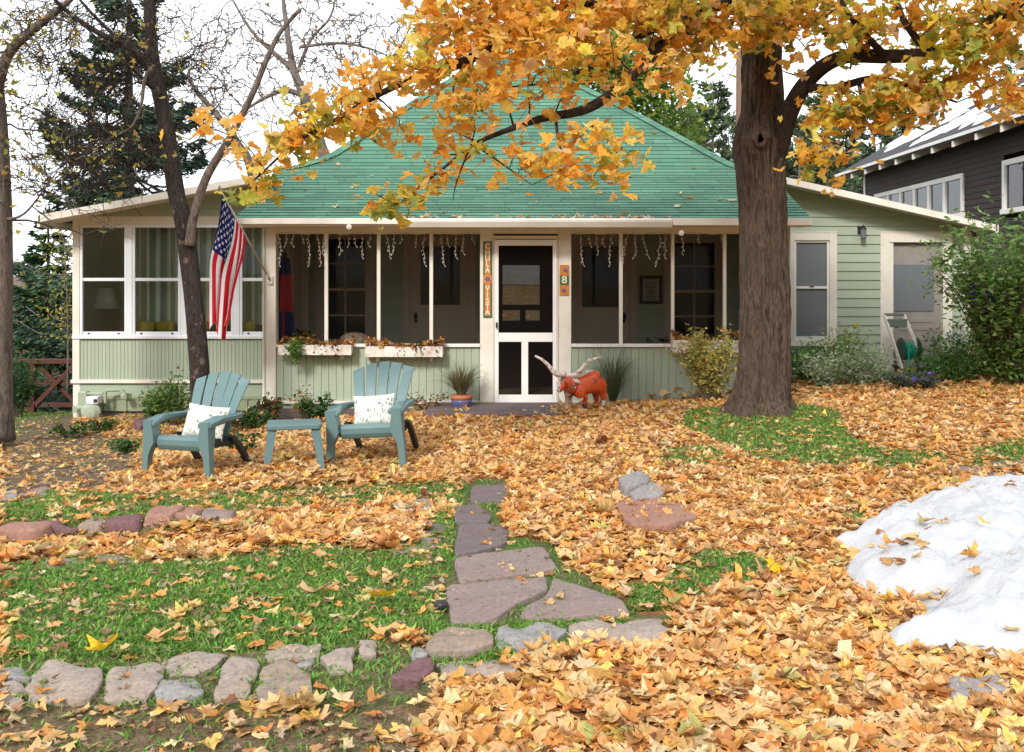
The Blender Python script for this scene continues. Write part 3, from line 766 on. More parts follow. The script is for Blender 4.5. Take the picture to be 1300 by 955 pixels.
# patio slab before the screen door
mb = MB()
px = [ground_at(u, v) for u, v in [(560,534),(640,531),(740,526),(800,520)]]
mb.prism([(-1.05, 11.9), (.6, 11.85), (1.6, 12.1), (1.9, 12.95), (-1.05, 12.95)], 'z', -.06, .055)
o = mb.build('doorstep', MT['slate'], None, bevel=.01); tag(o, 'low purple slate step before the screen door', 'doorstep')
# small garden oddments
g = ground_at(615, 690); 
mb = MB(); q = ground_at(560, 776); mb.lathe([(.0001, 0), (.035, 0), (.035, .03), (.025, .04), (.0001, .045)], 12, (q.x, q.y, q.z + .01))
tag(mb.build('ground_light', MT['black'], None, smooth=True), 'tiny dark round ground light beside the big path slab', 'ground light')
# ================================================================== THE COTTAGE
def clip(poly, nx_, nz_, c):
    """keep nx*x+nz*z <= c"""
    out = []
    for i in range(len(poly)):
        a, b = poly[i], poly[(i + 1) % len(poly)]
        da = nx_ * a[0] + nz_ * a[1] - c; db = nx_ * b[0] + nz_ * b[1] - c
        if da <= 0: out.append(a)
        if (da < 0 < db) or (db < 0 < da):
            t = da / (da - db); out.append((a[0] + (b[0] - a[0]) * t, a[1] + (b[1] - a[1]) * t))
    return out
def siding(mb, x0, x1, z0, z1, Y, exp=.165, holes=(), lines=(), phase=0.0, lap=.014, mi=0):
    """horizontal lap boards facing -Y; holes=(x0,x1,z0,z1); lines = half-planes to keep"""
    z = z0 - phase
    while z < z1:
        lo, hi = max(z, z0), min(z + exp, z1)
        if hi - lo > .005:
            tint = 1 + rnd.uniform(-.06, .05)
            yf = lambda zz: Y - lap * (1 - (zz - lo) / (hi - lo + 1e-9)) - .003
            cuts = sorted({lo, hi} | {c for h in holes for c in (h[2], h[3]) if lo < c < hi})
            for sa, sb in zip(cuts, cuts[1:]):
                iv = [(x0, x1)]
                for h in holes:
                    if h[2] < sb - 1e-6 and h[3] > sa + 1e-6:
                        nv = []
                        for a, b in iv:
                            if h[1] <= a or h[0] >= b: nv.append((a, b)); continue
                            if h[0] > a: nv.append((a, h[0]))
                            if h[1] < b: nv.append((h[1], b))
                        iv = nv
                for a, b in iv:
                    pl = [(a, sa), (b, sa), (b, sb), (a, sb)]
                    for L in lines: pl = clip(pl, *L) if pl else pl
                    if len(pl) < 3: continue
                    mb.poly([(p[0], yf(p[1]), p[1]) for p in pl], mi, (tint,) * 3)
                    lowp = [p for p in pl if abs(p[1] - lo) < 1e-6]
                    if len(lowp) >= 2:
                        xa, xb = min(p[0] for p in lowp), max(p[0] for p in lowp)
                        mb.poly([(xa, yf(lo), lo), (xa, Y, lo), (xb, Y, lo), (xb, yf(lo), lo)], mi)
        z += exp
def beadboard(mb, x0, x1, z0, z1, Y, w, gap=.006, th=.012, mi=0):
    x = x0
    mb.box(x0, x1, Y + .001, Y + .03, z0, z1, mi)
    while x < x1 - .01:
        xb = min(x + w - gap, x1)
        mb.box(x, xb, Y - th, Y, z0, z1, mi, (1 + rnd.uniform(-.05, .04),) * 3); x += w
HOUSE = empty('cottage', (0, 13, 0), 'pale green cottage with a green shingled hip roof and a screened front porch', 'house')
def part(mb, name, mats, parent=HOUSE, **k):
    o = mb.build(name, mats, None, **k)
    # keep world coordinates while parenting
    o.parent = parent
    o.matrix_parent_inverse = Matrix.Translation(-world_loc(parent))
    return o
def world_loc(o):
    l = Vector(o.location)
    return l
MT['sageA'] = paint('sage_siding', (0.35, 0.41, 0.31, 1), 0.6, 0.12, 1.6, (0.24, 0.27, 0.18), .1, attr=True)
YP, YL, YR, YB = 13.0, 14.0, 14.9, 15.2
PF = -.03                                    # porch floor level

# ---- roof: real shingle tabs in courses on a bell-cast profile
prof = [(12.6, 2.42), (13.6, 2.80), (14.5, 3.17), (14.85, 3.36), (15.3, 3.69), (18.4, 5.93)]
def pz(y):
    for (a, za), (b, zb) in zip(prof, prof[1:]):
        if y <= b: return za + (zb - za) * (y - a) / (b - a)
    return prof[-1][1]
XLp = [(12.0, -3.5), (14.65, -3.5), (15.05, -2.8), (16.97, -1.38), (18.4, -.12)]
XRp = [(12.0, 3.79), (14.5, 3.79), (14.85, 3.3), (16.48, 1.83), (18.4, -.12)]
ip = lambda T, y: float(np.interp(y, [t[0] for t in T], [t[1] for t in T]))
S = [0]; YS = [12.6]
y = 12.6
rb = MB(); rr = random.Random(3)
course = .12; y0 = 12.6
while y0 < 18.35:
    sl = (pz(y0 + .05) - pz(y0)) / .05; dy = course / math.hypot(1, sl); y1 = min(y0 + dy, 18.4)
    za, zb = pz(y0), pz(y1)
    xl0, xr0 = ip(XLp, y0), ip(XRp, y0); xl1, xr1 = ip(XLp, y1), ip(XRp, y1)
    x = min(xl0, xl1) - rr.uniform(0, .3)
    hi = max(xr0, xr1)
    patch = rr.uniform(.9, 1.06)
    while x < hi:
        wd_ = rr.choice([.30, .30, .45, .6, .9]); a, b = x + .0025, x + wd_ - .0025
        x += wd_
        a0, b0 = max(a, xl0), min(b, xr0); a1, b1 = max(a, xl1), min(b, xr1)
        if b0 - a0 < .02 and b1 - a1 < .02: continue
        if b0 < a0: a0 = b0 = (max(min(a0, xr0), xl0))
        if b1 < a1: a1 = b1 = (max(min(a1, xr1), xl1))
        lift = .011 + rr.uniform(0, .003); t = patch * rr.uniform(.78, 1.14)
        c_ = (t * rr.uniform(.95, 1.05), t, t * rr.uniform(.96, 1.04))
        rb.poly([(a0, y0, za + lift), (b0, y0, za + lift), (b1, y1, zb + .002), (a1, y1, zb + .002)], 0, c_)
        rb.poly([(a0, y0, za - .004), (b0, y0, za - .004), (b0, y0, za + lift), (a0, y0, za + lift)], 0, (.42, .42, .42))
    rb.poly([(xl0, y0, za - .003), (xr0, y0, za - .003), (xr1, y1, zb - .003), (xl1, y1, zb - .003)], 0, (.4, .4, .4))
    y0 = y1
# side and rear slopes of the hip
def band(pts_a, pts_b, col=(1, 1, 1)):
    for i in range(len(pts_a) - 1): rb.poly([pts_a[i], pts_b[i], pts_b[i + 1], pts_a[i + 1]], 0, col)
hipL = [(ip(XLp, q), q, pz(q)) for q in (14.65, 15.05, 16.97, 18.4)]
hipR = [(ip(XRp, q), q, pz(q)) for q in (14.5, 14.85, 16.48, 18.4)]
backz = {14.65: 3.2}
ridge = (-.12, 18.4, 5.93)
rl = [(-3.6, 14.65, 3.22), (-2.9, 21.7, 3.55), (-1.5, 20.0, 4.6), ridge]
rb.poly([hipL[0], hipL[1], (-2.9, 21.7, 3.5), (-3.6, 22.2, 3.2)], 0); rb.poly([hipL[1], hipL[2], (-1.45, 19.8, 4.85), (-2.9, 21.7, 3.5)], 0); rb.poly([hipL[2], ridge, (-1.45, 19.8, 4.85)], 0)
rb.poly([hipR[0], (3.8, 22.2, 3.2), (3.1, 21.7, 3.5), hipR[1]], 0); rb.poly([hipR[1], (3.1, 21.7, 3.5), (1.8, 20.0, 4.75), hipR[2]], 0); rb.poly([hipR[2], (1.8, 20.0, 4.75), ridge], 0)
rb.poly([ridge, (1.8, 20.0, 4.75), (3.1, 21.7, 3.5), (3.8, 22.2, 3.2), (-3.6, 22.2, 3.2), (-2.9, 21.7, 3.5), (-1.45, 19.8, 4.85)], 0)
# under-side so the roof is solid
rb.poly([(-3.5, 12.6, 2.37), (-3.5, 14.6, 3.12), (3.79, 14.5, 3.1), (3.79, 12.6, 2.37)], 0, (.5, .5, .5))
# hip caps
for T, q0 in ((XLp, 14.7), (XRp, 14.55)):
    q = q0
    while q < 18.3:
        a = Vector((ip(T, q), q, pz(q) + .03)); b = Vector((ip(T, q + .17), q + .17, pz(q + .17) + .022))
        dirn = (b - a).normalized(); out_ = Vector((-1 if T is XLp else 1, 0, 0))
        f = Vector((out_.x * -.12, -.06, -.035)); s_ = Vector((out_.x * .1, .08, -.05))
        t = rr.uniform(.85, 1.1)
        rb.poly([a + f, a, b + dirn * .03, b + dirn * .03 + f], 0, (t,) * 3); rb.poly([a, a + s_, b + s_, b + dirn * .03], 0, (t,) * 3)
        q += .13
roof = part(rb, 'roof', [MT['roofgreen']], colors=True)
# wing roofs
def wing_roof(xa, za, xb, zb, y0, y1, name='wing_roof'):
    mb = MB(); th = .05
    mb.faces([(xa, y0, za), (xb, y0, zb), (xb, y1, zb), (xa, y1, za), (xa, y0, za + th), (xb, y0, zb + th), (xb, y1, zb + th), (xa, y1, za + th)],
             [(0, 3, 2, 1), (4, 5, 6, 7), (0, 1, 5, 4), (1, 2, 6, 5), (2, 3, 7, 6), (3, 0, 4, 7)])
    o = part(mb, name, MT['roofgreen'])
    f = MB(); w_ = .035
    f.faces([(xa, y0 - .03, za - w_), (xb, y0 - .03, zb - w_), (xb, y0 - .002, zb - w_), (xa, y0 - .002, za - w_), (xa, y0 - .03, za + th + .01), (xb, y0 - .03, zb + th + .01), (xb, y0 - .002, zb + th + .01), (xa, y0 - .002, za + th + .01)],
            [(0, 3, 2, 1), (4, 5, 6, 7), (0, 1, 5, 4), (1, 2, 6, 5), (2, 3, 7, 6), (3, 0, 4, 7)])
    part(f, 'rake_board', MT['cream'])
    s_ = MB()     # soffit
    s_.poly([(xa, y0, za - .012), (xb, y0, zb - .012), (xb, y0 + .6, zb - .012), (xa, y0 + .6, za - .012)])
    part(s_, 'soffit', MT['cream'])
LRa = (X(50, 13.5), Z(279, 13.5)); LRb = (-3.35, None)
sl = (Z(232, 13.5) - Z(277, 13.5)) / (X(300, 13.5) - X(55, 13.5)); LRbz = LRa[1] + sl * (LRb[0] - LRa[0])
wing_roof(LRa[0], LRa[1], LRb[0], LRbz, 13.5, 20.5)
RRa = (X(990, 14.5), Z(229, 14.5)); RRb = (X(1265, 14.5), Z(291, 14.5))
wing_roof(RRa[0] - .4, RRa[1] + .4 * (RRa[1] - RRb[1]) / (RRb[0] - RRa[0]), RRb[0], RRb[1], 14.5, 20.5)
# left overhang edge board
mb = MB(); mb.box(LRa[0] - .02, LRa[0] + .02, 13.47, 20.5, LRa[1] - .1, LRa[1] + .06); part(mb, 'eave_board', MT['cream'])
mb = MB(); mb.box(RRb[0] - .02, RRb[0] + .02, 14.47, 20.5, RRb[1] - .1, RRb[1] + .06); part(mb, 'eave_board', MT['cream'])

# ---- left wing (sun porch)
xl, xr = X(93, YL), -3.22
zs, zt = Z(427, YL), Z(286, YL)      # sill and head of the window band
zbase = -.42
mb = MB()
sh = .115
Ls = [(-sl, 1, LRa[1] - sl * LRa[0] + .02)]
siding(mb, xl, xr, Z(275, YL), 3.4, YL, .16, lines=Ls, phase=.05)
siding(mb, xl + .1, xr, Z(505, YL), Z(486, YL) - .02, YL, .2)
# side wall, rear
mb.box(xl, xl + .08, YL + .1, 20, zbase, LRa[1] + .05); mb.box(xl, 7, 19.9, 20, zbase, 2.9)
part(mb, 'siding_wall', MT['sageA'], colors=True)
mb = MB(); beadboard(mb, xl + .1, xr, Z(482, YL), Z(429, YL) - .02, YL, .052, .005, .008); part(mb, 'beadboard_panel', MT['sageA'], colors=True)
mb = MB(); beadboard(mb, xl + .1, xr, Z(522, YL), Z(505, YL), YL + .01, .34, .03, .018)
mb.box(xl + .1, xr, YL - .02, YL + .01, Z(507, YL), Z(503, YL)); part(mb, 'skirting', MT['sage_d'], colors=False)
mb = MB(); mb.box(xl + .15, xr, YL + .05, YL + .2, -.6, Z(521, YL)); part(mb, 'foundation', MT['concrete'])
mb = MB(); mb.box(xl, X(102, YL), YL - .03, YL + .1, Z(487, YL), Z(286, YL))
mb.box(xl, xr, YL - .025, YL + .03, Z(286.5, YL), Z(275, YL))
mb.box(xl - .02, xr, YL - .045, YL + .02, Z(486.5, YL), Z(482, YL))
mb.box(xl, X(102, YL), YL - .012, YL + .1, -.5, Z(487, YL) - .002)
part(mb, 'corner_trim', MT['cream'], bevel=.004)
mb = MB(); mb.box(xl, xr, YL - .05, YL + .05, Z(430, YL), Z(426, YL)); part(mb, 'window_sill', MT['vinyl'], bevel=.003)
wins = [(102.5, 162), (169, 230), (238, 297), (305, 366)]
for i, (a, b_) in enumerate(wins):
    xa, xb = X(a, YL), X(b_, YL); fw = .035
    f = MB()
    f.box(xa, xa + fw, YL - .03, YL + .03, zs, zt); f.box(xb - fw, xb, YL - .03, YL + .03, zs, zt)
    f.box(xa + fw, xb - fw, YL - .03, YL + .03, zt - fw, zt); f.box(xa + fw, xb - fw, YL - .03, YL + .03, zs, zs + .02)
    zm = Z(355, YL)
    f.box(xa + fw, xb - fw, YL - .02, YL + .02, zm - .022, zm + .022)
    f.box(xa + fw, xb - fw, YL - .012, YL + .012, zs + .02, zs + .065)
    for q in (xa + .12, xb - .12): f.box(q - .015, q + .015, YL - .022, YL - .013, zs + .03, zs + .05, 1)
    wo = part(f, 'window', [MT['vinyl'], MT['black']], bevel=.003)
    p_ = MB(); p_.box(xa + fw, xb - fw, YL + .004, YL + .008, zs + .065, zm - .022); p_.box(xa + fw, xb - fw, YL - .006, YL - .002, zm + .022, zt - fw)
    po = p_.build('pane', MT['glass']); po.parent = wo; po.matrix_parent_inverse = Matrix.Identity(4)
    if i < 3:
        mb = MB(); mb.box(X(b_, YL) + .003, X(wins[i + 1][0], YL) - .003, YL - .035, YL + .03, zs, zt); part(mb, 'mullion', MT['vinyl'], bevel=.003)
# room behind
mb = MB()
mb.box(xl + .1, xr - .03, 16.9, 17, -.2, 2.6, 0); mb.box(xl + .1, xr - .03, YL + .1, 17, .02, .06, 0)
mb.box(xl + .1, xr - .03, YL + .1, 17, 2.42, 2.46, 0)
part(mb, 'room_interior', paint('room_wall', (.35, .34, .3, 1), .8, .2))
# side wall of the sun porch seen inside the front porch
mb = MB(); mb.box(-3.2, -3.14, YP + 1.04, YB, 0, 2.6); part(mb, 'side_wall', MT['innertrim'])
mb = MB()
mb.prism([(12.95, PF), (YB, PF), (YB, 3.15), (14.5, 3.1), (12.95, 2.5)], 'x', -3.225, -3.205); part(mb, 'cheek_wall', MT['sage'])
mb = MB(); mb.prism([(12.95, PF), (YB, PF), (YB, 3.15), (14.5, 3.1), (12.95, 2.5)], 'x', 3.6, 3.62); part(mb, 'cheek_wall', MT['sage'])
mb = MB(); mb.box(-3.19, -3.1, 13.9, 14.0, PF, 2.5); mb.box(-3.19, -3.12, 14.2, 14.32, PF, 2.5); mb.box(-3.19, -3.05, 14.9, 15.05, PF, 2.5); part(mb, 'side_window_trim', MT['innertrim'])

# curtains, seat cushions and lamp in the sun porch are things of their own
CURT = paint('curtain_cloth', (.72, .72, .55, 1), .9, .1, attr=True)
def curtain(xa, xb, z0, z1, Y, label):
    mb = MB(); n = int((xb - xa) / .012); prev = None
    for i in range(n + 1):
        x = xa + (xb - xa) * i / n; ph = i * .62 + math.sin(i * .11) * 1.5
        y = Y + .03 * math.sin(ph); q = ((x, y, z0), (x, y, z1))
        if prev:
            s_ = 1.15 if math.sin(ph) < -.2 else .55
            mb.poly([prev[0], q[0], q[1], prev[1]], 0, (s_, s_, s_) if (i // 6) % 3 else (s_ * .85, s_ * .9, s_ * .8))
        prev = q
    o = mb.build('curtain', CURT, None, colors=True); sl_ = o.modifiers.new('solid', 'SOLIDIFY'); sl_.thickness = .003
    tag(o, label, 'curtain', 'curtains behind the sun porch windows')
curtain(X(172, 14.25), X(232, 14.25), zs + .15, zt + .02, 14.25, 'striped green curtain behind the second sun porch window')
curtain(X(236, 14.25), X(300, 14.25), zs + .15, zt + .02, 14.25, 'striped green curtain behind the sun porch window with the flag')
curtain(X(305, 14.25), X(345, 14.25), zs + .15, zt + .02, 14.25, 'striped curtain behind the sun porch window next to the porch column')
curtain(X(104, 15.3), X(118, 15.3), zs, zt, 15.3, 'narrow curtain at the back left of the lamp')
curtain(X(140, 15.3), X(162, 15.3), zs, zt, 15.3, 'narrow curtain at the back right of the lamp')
lamp = empty('floor_lamp', (X(135, 14.7), 14.7, .06), 'floor lamp with a white conical shade behind the leftmost window', 'lamp')
mb = MB(); mb.lathe([(.16, 0), (.16, .02), (.02, .04), (.015, 1.2)], 16); mb.build('lamp_stand', MT['black'], lamp, smooth=True)
mb = MB(); mb.lathe([(.21, 1.17), (.1, 1.47)], 24); mb.lathe([(.207, 1.17), (.098, 1.47)], 24); o = mb.build('lamp_shade', MT['white'], lamp, smooth=True)
for k, (a, b_, lab) in enumerate([(174, 205, 'yellow cushion on the bench behind the second window, left one'), (206, 229, 'yellow cushion on the bench behind the second window, right one'), (240, 272, 'yellow cushion behind the window below the flag'), (306, 330, 'yellow cushion behind the window next to the porch column')]):
    mb = MB(); mb.box(X(a, 14.35), X(b_, 14.35), 14.08, 14.2, Z(421, 14.15), Z(408, 14.15))
    tag(mb.build('cushion', paint('yellow_cloth', (.5, .33, .03, 1), .8, .1), None, bevel=.04, bseg=3), lab, 'cushion', 'yellow window seat cushions')
mb = MB(); mb.box(xl + .3, xr - .05, 14.15, 14.6, .06, Z(421, 14.35)); tag(mb.build('window_bench', MT['darkwood'], None), 'dark bench below the yellow cushions in the sun porch', 'bench')

# ---- right wing
wx0, wx1 = 3.2, X(1230, YR)
slr = (RRb[1] - RRa[1]) / (RRb[0] - RRa[0])
win = (X(999, YR), X(1062, YR), Z(437, YR), Z(296, YR)); dor = (X(1117, YR), X(1208, YR), -.3, Z(296, YR))
mb = MB()
siding(mb, wx0, wx1, -.2, 3.6, YR, .135, holes=[win, dor], lines=[(-slr, 1, RRa[1] - slr * RRa[0] + .02)], phase=.04, lap=.018)
mb.box(wx1 - .08, wx1 - .01, YR + .05, 20, -.2, 2.35)
part(mb, 'siding_wall', MT['sageA'], colors=True)
mb = MB(); mb.box(wx1 - .09, wx1 + .02, YR - .04, YR + .05, -.2, Z(288, YR)); part(mb, 'corner_trim', MT['cream'], bevel=.004)
def casing(mb, h, w_, y, d=.03, bottom=True):
    x0, x1, z0, z1 = h
    mb.box(x0, x0 + w_, y - d, y + .06, z0, z1); mb.box(x1 - w_, x1, y - d, y + .06, z0, z1)
    mb.box(x0 - .01, x1 + .01, y - d - .006, y + .06, z1 + .001, z1 + .02); mb.box(x0 + w_, x1 - w_, y - d, y + .06, z1 - w_, z1)
    if bottom: mb.box(x0 - .02, x1 + .02, y - d - .03, y + .06, z0 - .03, z0 - .001); mb.box(x0 + w_, x1 - w_, y - d, y + .06, z0, z0 + w_ * .6)
# wing window
wf = MB(); casing(wf, win, .11, YR)
wo = part(wf, 'window', MT['cream'], bevel=.004)
f = MB(); a, b_, c_, d_ = win[0] + .11, win[1] - .11, win[2] + .066, win[3] - .11
zm = Z(365, YR)
f.box(a, a + .03, YR + .0, YR + .03, c_, d_); f.box(b_ - .03, b_, YR, YR + .03, c_, d_); f.box(a + .03, b_ - .03, YR, YR + .03, c_, c_ + .05); f.box(a + .03, b_ - .03, YR, YR + .03, d_ - .03, d_); f.box(a + .03, b_ - .03, YR - .005, YR + .03, zm - .018, zm + .018)
f.box((a + b_) / 2 - .03, (a + b_) / 2 + .03, YR - .015, YR - .006, zm + .005, zm + .02, 1)
fo = f.build('sash', [MT['white'], MT['black']]); fo.parent = wo
f = MB(); f.box(a, b_, YR + .035, YR + .04, c_, d_); po = f.build('pane', MT['pane_blue']); po.parent = wo
# wing door
df = MB(); casing(df, dor, .14, YR, bottom=False)
df.box(X(1126, YR), X(1134, YR), YR - .01, YR + .05, -.2, dor[3] - .14); 
do = part(df, 'door_frame', MT['cream'], bevel=.004)
dl = MB(); gx0, gx1 = X(1134, YR), X(1196, YR)
gdw = paint('weathered_grey_paint', (.27, .24, .22, 1), .6, .25, 4)
dl.box(gx0, gx1, YR + .05, YR + .09, -.1, Z(307, YR))
for zz in (Z(404, YR), Z(414, YR), Z(427, YR), Z(440, YR)): dl.box(gx0 + .1, gx1 - .1, YR + .042, YR + .051, zz - .07, zz - .01)
do2 = part(dl, 'door', gdw, bevel=.004)
f = MB(); f.box(X(1136, YR), X(1187, YR), YR + .036, YR + .046, Z(395, YR), Z(336, YR)); po = f.build('pane', MT['pane_blue']); po.parent = do2
f = MB(); f.lathe([(.0001, 0), (.03, .005), (.03, .04), (.0001, .05)], 12, (gx0 + .06, YR + .05, Z(412, YR)), 0, Matrix.Rotation(R(90), 3, 'X')); po = f.build('knob', MT['black'], smooth=True); po.parent = do2

# ---- front porch shell
pxl, pxr = X(334, YP), 3.6
mb = MB()
mb.box(pxl, pxr, YP - .02, YB + .2, -.25, PF); part(mb, 'porch_floor', MT['porchfloor'])
mb = MB(); mb.box(-3.19, 3.59, YP + .1, YB - .01, 2.5, 2.53); part(mb, 'porch_ceiling', MT['ceiling'])
# header and eave
mb = MB(); mb.box(pxl + .02, pxr, YP - .02, YP + .1, Z(297, YP), 2.52); part(mb, 'header_beam', MT['cream'], bevel=.004)
mb = MB()
mb.box(-3.5, X(508, 12.57), 12.56, 12.6, 2.35, 2.425); mb.box(X(854, 12.57), 3.79, 12.56, 12.6, 2.335, 2.425)
mb.box(-3.5, 3.79, 12.6, 13.0, 2.33, 2.35)
part(mb, 'fascia', MT['cream'], bevel=.003)
mb = MB()       # gutter
xa, xb = X(508, 12.5), X(853, 12.5)
mb.prism([(12.555, 2.41), (12.46, 2.415), (12.445, 2.40), (12.45, 2.37), (12.49, 2.305), (12.555, 2.30)], 'x', xa, xb); part(mb, 'gutter', MT['white'], bevel=.003)
# posts and sills
zsill = Z(438.5, YP); zb_ = Z(512, YP); zh = Z(297, YP)
mb = MB()
mb.box(pxl, X(351, YP), YP - .04, YP + .12, zb_, 2.34)
part(mb, 'corner_post', MT['cream'], bevel=.006)
mb = MB(); mb.box(X(609.5, YP), X(626.5, YP), YP - .03, YP + .12, PF, 2.34); part(mb, 'entry_post', MT['cream'], bevel=.005)
mb = MB(); mb.box(X(708.5, YP), X(725, YP), YP - .03, YP + .12, PF, 2.34); part(mb, 'entry_post', MT['cream'], bevel=.005)
mb = MB(); mb.box(X(984, YP), pxr, YP - .03, YP + .12, -.2, 2.34); part(mb, 'corner_post', MT['cream'], bevel=.005)
for a, b_ in ((412, 416.5), (478.5, 483), (545.3, 549.8), (786, 790.5), (852, 856), (918, 922)):
    mb = MB(); mb.box(X(a, YP), X(b_, YP), YP - .012, YP + .05, zsill + .02, zh); part(mb, 'screen_post', MT['cream'], bevel=.003)
for (a, b_) in ((351, 609.5), (725, 984)):
    mb = MB(); mb.box(X(a, YP) + .002, X(b_, YP) - .002, YP - .05, YP + .08, zsill - .02, zsill + .02); part(mb, 'porch_sill', MT['white'], bevel=.004)
    mb = MB(); beadboard(mb, X(a, YP) + .002, X(b_, YP) - .002, zb_ + .04, zsill - .02, YP, .098, .006, .012); part(mb, 'porch_wall', MT['sageA'], colors=True)
    mb = MB(); mb.box(X(a, YP) + .002, X(b_, YP) - .002, YP + .03, YP + .033, zsill + .02, zh); part(mb, 'insect_screen', MT['screen'])
mb = MB(); mb.box(pxl - .05, X(609, YP), YP - .06, YP + .05, zb_ - .002, zb_ + .037); part(mb, 'base_trim', MT['cream'], bevel=.004)
mb = MB(); mb.box(X(726, YP), pxr, YP - .05, YP + .05, zb_ - .002, zb_ + .037); part(mb, 'base_trim', MT['cream'], bevel=.004)
mb = MB(); mb.box(pxl + .0, X(609, YP), YP - .01, YP + .1, -.5, zb_ - .003); part(mb, 'skirting', MT['sage'])
mb = MB(); mb.box(X(610, YP), pxr, YP + .02, YP + .1, -.4, zb_ - .003); part(mb, 'foundation', MT['concrete'])
# ---- screen door
dx = lambda u: X(u, YP - .02)
dz = lambda v: Z(v, YP - .02)
fr = MB()
fr.box(dx(626.7), dx(628), YP - .05, YP, PF, dz(303)); fr.box(dx(707), dx(708.3), YP - .05, YP, PF, dz(303)); fr.box(dx(626.7), dx(708.3), YP - .045, YP + .05, dz(303.5), dz(299.5))
part(fr, 'door_frame', MT['cream'])
sd_ = MB()
a0, a1, b0_, b1_ = dx(628.3), dx(633), dx(701.7), dx(706.7); y0_, y1_ = YP - .055, YP - .02
zt_, zb2 = dz(304.5), dz(511.5)
sd_.box(a0, a1, y0_, y1_, zb2, zt_); sd_.box(b0_, b1_, y0_, y1_, zb2, zt_)
for va, vb in ((304.5, 312), (422.5, 434), (501, 511.5)): sd_.box(a1 + .001, b0_ - .001, y0_ + .001, y1_, dz(vb), dz(va))
sd_.box(dx(662), dx(670.5), y0_ + .001, y1_, dz(501) + .001, dz(434) - .001)
sdo = part(sd_, 'screen_door', MT['white'], bevel=.004)
f = MB(); f.box(a1, b0_, YP - .035, YP - .033, zb2 + .05, zt_ - .05); so = f.build('door_screen', MT['screen2']); so.parent = sdo
f = MB(); f.bar((dx(630.5), YP - .075, dz(416)), (dx(630.5), YP - .075, dz(409)), .02, .03); f.tube([(dx(630.5), YP - .05, dz(413)), (dx(630.5), YP - .08, dz(413))], .012, 8); so = f.build('handle', MT['black']); so.parent = sdo
for v_ in (322, 480):
    f = MB(); f.box(dx(706), dx(708.4), YP - .062, YP - .053, dz(v_ + 5), dz(v_ - 5)); so = f.build('hinge', MT['peel']); so.parent = sdo

# ---- inner wall of the porch
bw = MB()
w1 = (X(400.5, YB), X(476, YB), Z(440, YB), Z(291, YB)); d1 = (X(512, YB), X(604, YB), PF, Z(294, YB)); md = (X(622, YB), X(712, YB), PF, Z(292, YB))
d2 = (X(722, YB), X(808, YB), PF, Z(294, YB)); w2 = (X(843, YB), X(920, YB), Z(440, YB), Z(296, YB))
siding(bw, -3.2, 3.6, PF, 2.52, YB, .125, holes=[w1, d1, md, d2, w2], lap=.012)
part(bw, 'inner_wall', MT['sageA'], colors=True)
def sash_window(h, cols, rows, label=None):
    f = MB(); casing(f, h, .13, YB); wo = part(f, 'inner_window', MT['innertrim'], bevel=.003)
    a, b_, c_, d_ = h[0] + .13, h[1] - .13, h[2] + .08, h[3] - .13
    s = MB(); t_ = .022
    s.box(a, a + t_, YB, YB + .03, c_, d_); s.box(b_ - t_, b_, YB, YB + .03, c_, d_); s.box(a, b_, YB - .001, YB + .03, c_, c_ + t_ * 1.6); s.box(a, b_, YB - .001, YB + .03, d_ - t_, d_)
    for i in range(1, cols): xx = a + (b_ - a) * i / cols; s.box(xx - .011, xx + .011, YB + .002, YB + .028, c_, d_)
    for i in range(1, rows): zz = c_ + (d_ - c_) * i / rows; tt = .02 if i * 2 == rows else .011; s.box(a, b_, YB + .004, YB + .027, zz - tt, zz + tt)
    so = s.build('sash', MT['innertrim']); so.parent = wo
    p_ = MB(); p_.box(a, b_, YB + .015, YB + .02, c_, d_); po = p_.build('pane', MT['pane_dark']); po.parent = wo
sash_window(w1, 2, 4); sash_window(w2, 2, 4)
def inner_door(h, ga, gb, gt, gbm, knob_u):
    f = MB(); casing(f, h, .1, YB, bottom=False); part(f, 'inner_door_frame', MT['innertrim'], bevel=.003)
    l = MB(); l.box(h[0] + .1, h[1] - .1, YB + .0, YB + .05, PF, h[3] - .1)
    for zz in (.25, .55): l.box(X(ga, YB), X(gb, YB), YB - .008, YB, zz, zz + .2)
    lo = part(l, 'inner_door', MT['innertrim'], bevel=.003)
    p_ = MB(); p_.box(X(ga, YB), X(gb, YB), YB - .006, YB - .001, Z(gbm, YB), Z(gt, YB)); po = p_.build('pane', MT['pane_dark']); po.parent = lo
    k = MB(); k.box(X(knob_u - 1.5, YB), X(knob_u + 1.5, YB), YB - .012, YB, Z(410, YB), Z(397, YB)); k.lathe([(.0001, 0), (.03, .01), (.03, .04), (.0001, .06)], 12, (X(knob_u, YB), YB - .01, Z(402, YB)), 0, Matrix.Rotation(R(90), 3, 'X'))
    ko = k.build('knob', MT['black']); ko.parent = lo
inner_door(d1, 534, 584, 313, 387, 528); inner_door(d2, 739, 786, 313, 390, 792)
f = MB(); casing(f, md, .08, YB, bottom=False); f.box(md[0] + .08, md[1] - .08, YB, YB + .05, PF, md[3] - .08)
lo = part(f, 'front_door', MT['darkwood'], bevel=.003)
mir = (lambda t: (setbase(t[1], t[2], (.8, .78, .76)), t[2].inputs['Roughness'].__setattr__('default_value', 0.004), t[2].inputs['Metallic'].__setattr__('default_value', .85), t[0])[-1])(M_('reflective_door_glass'))
p_ = MB()
for a, b_, c_, d_ in ((638, 685, 387, 337), (638, 660, 407, 394), (667, 685, 407, 394)): p_.box(X(a, YB), X(b_, YB), YB - .008, YB - .002, Z(c_, YB), Z(d_, YB))
po = p_.build('pane', mir); po.parent = lo
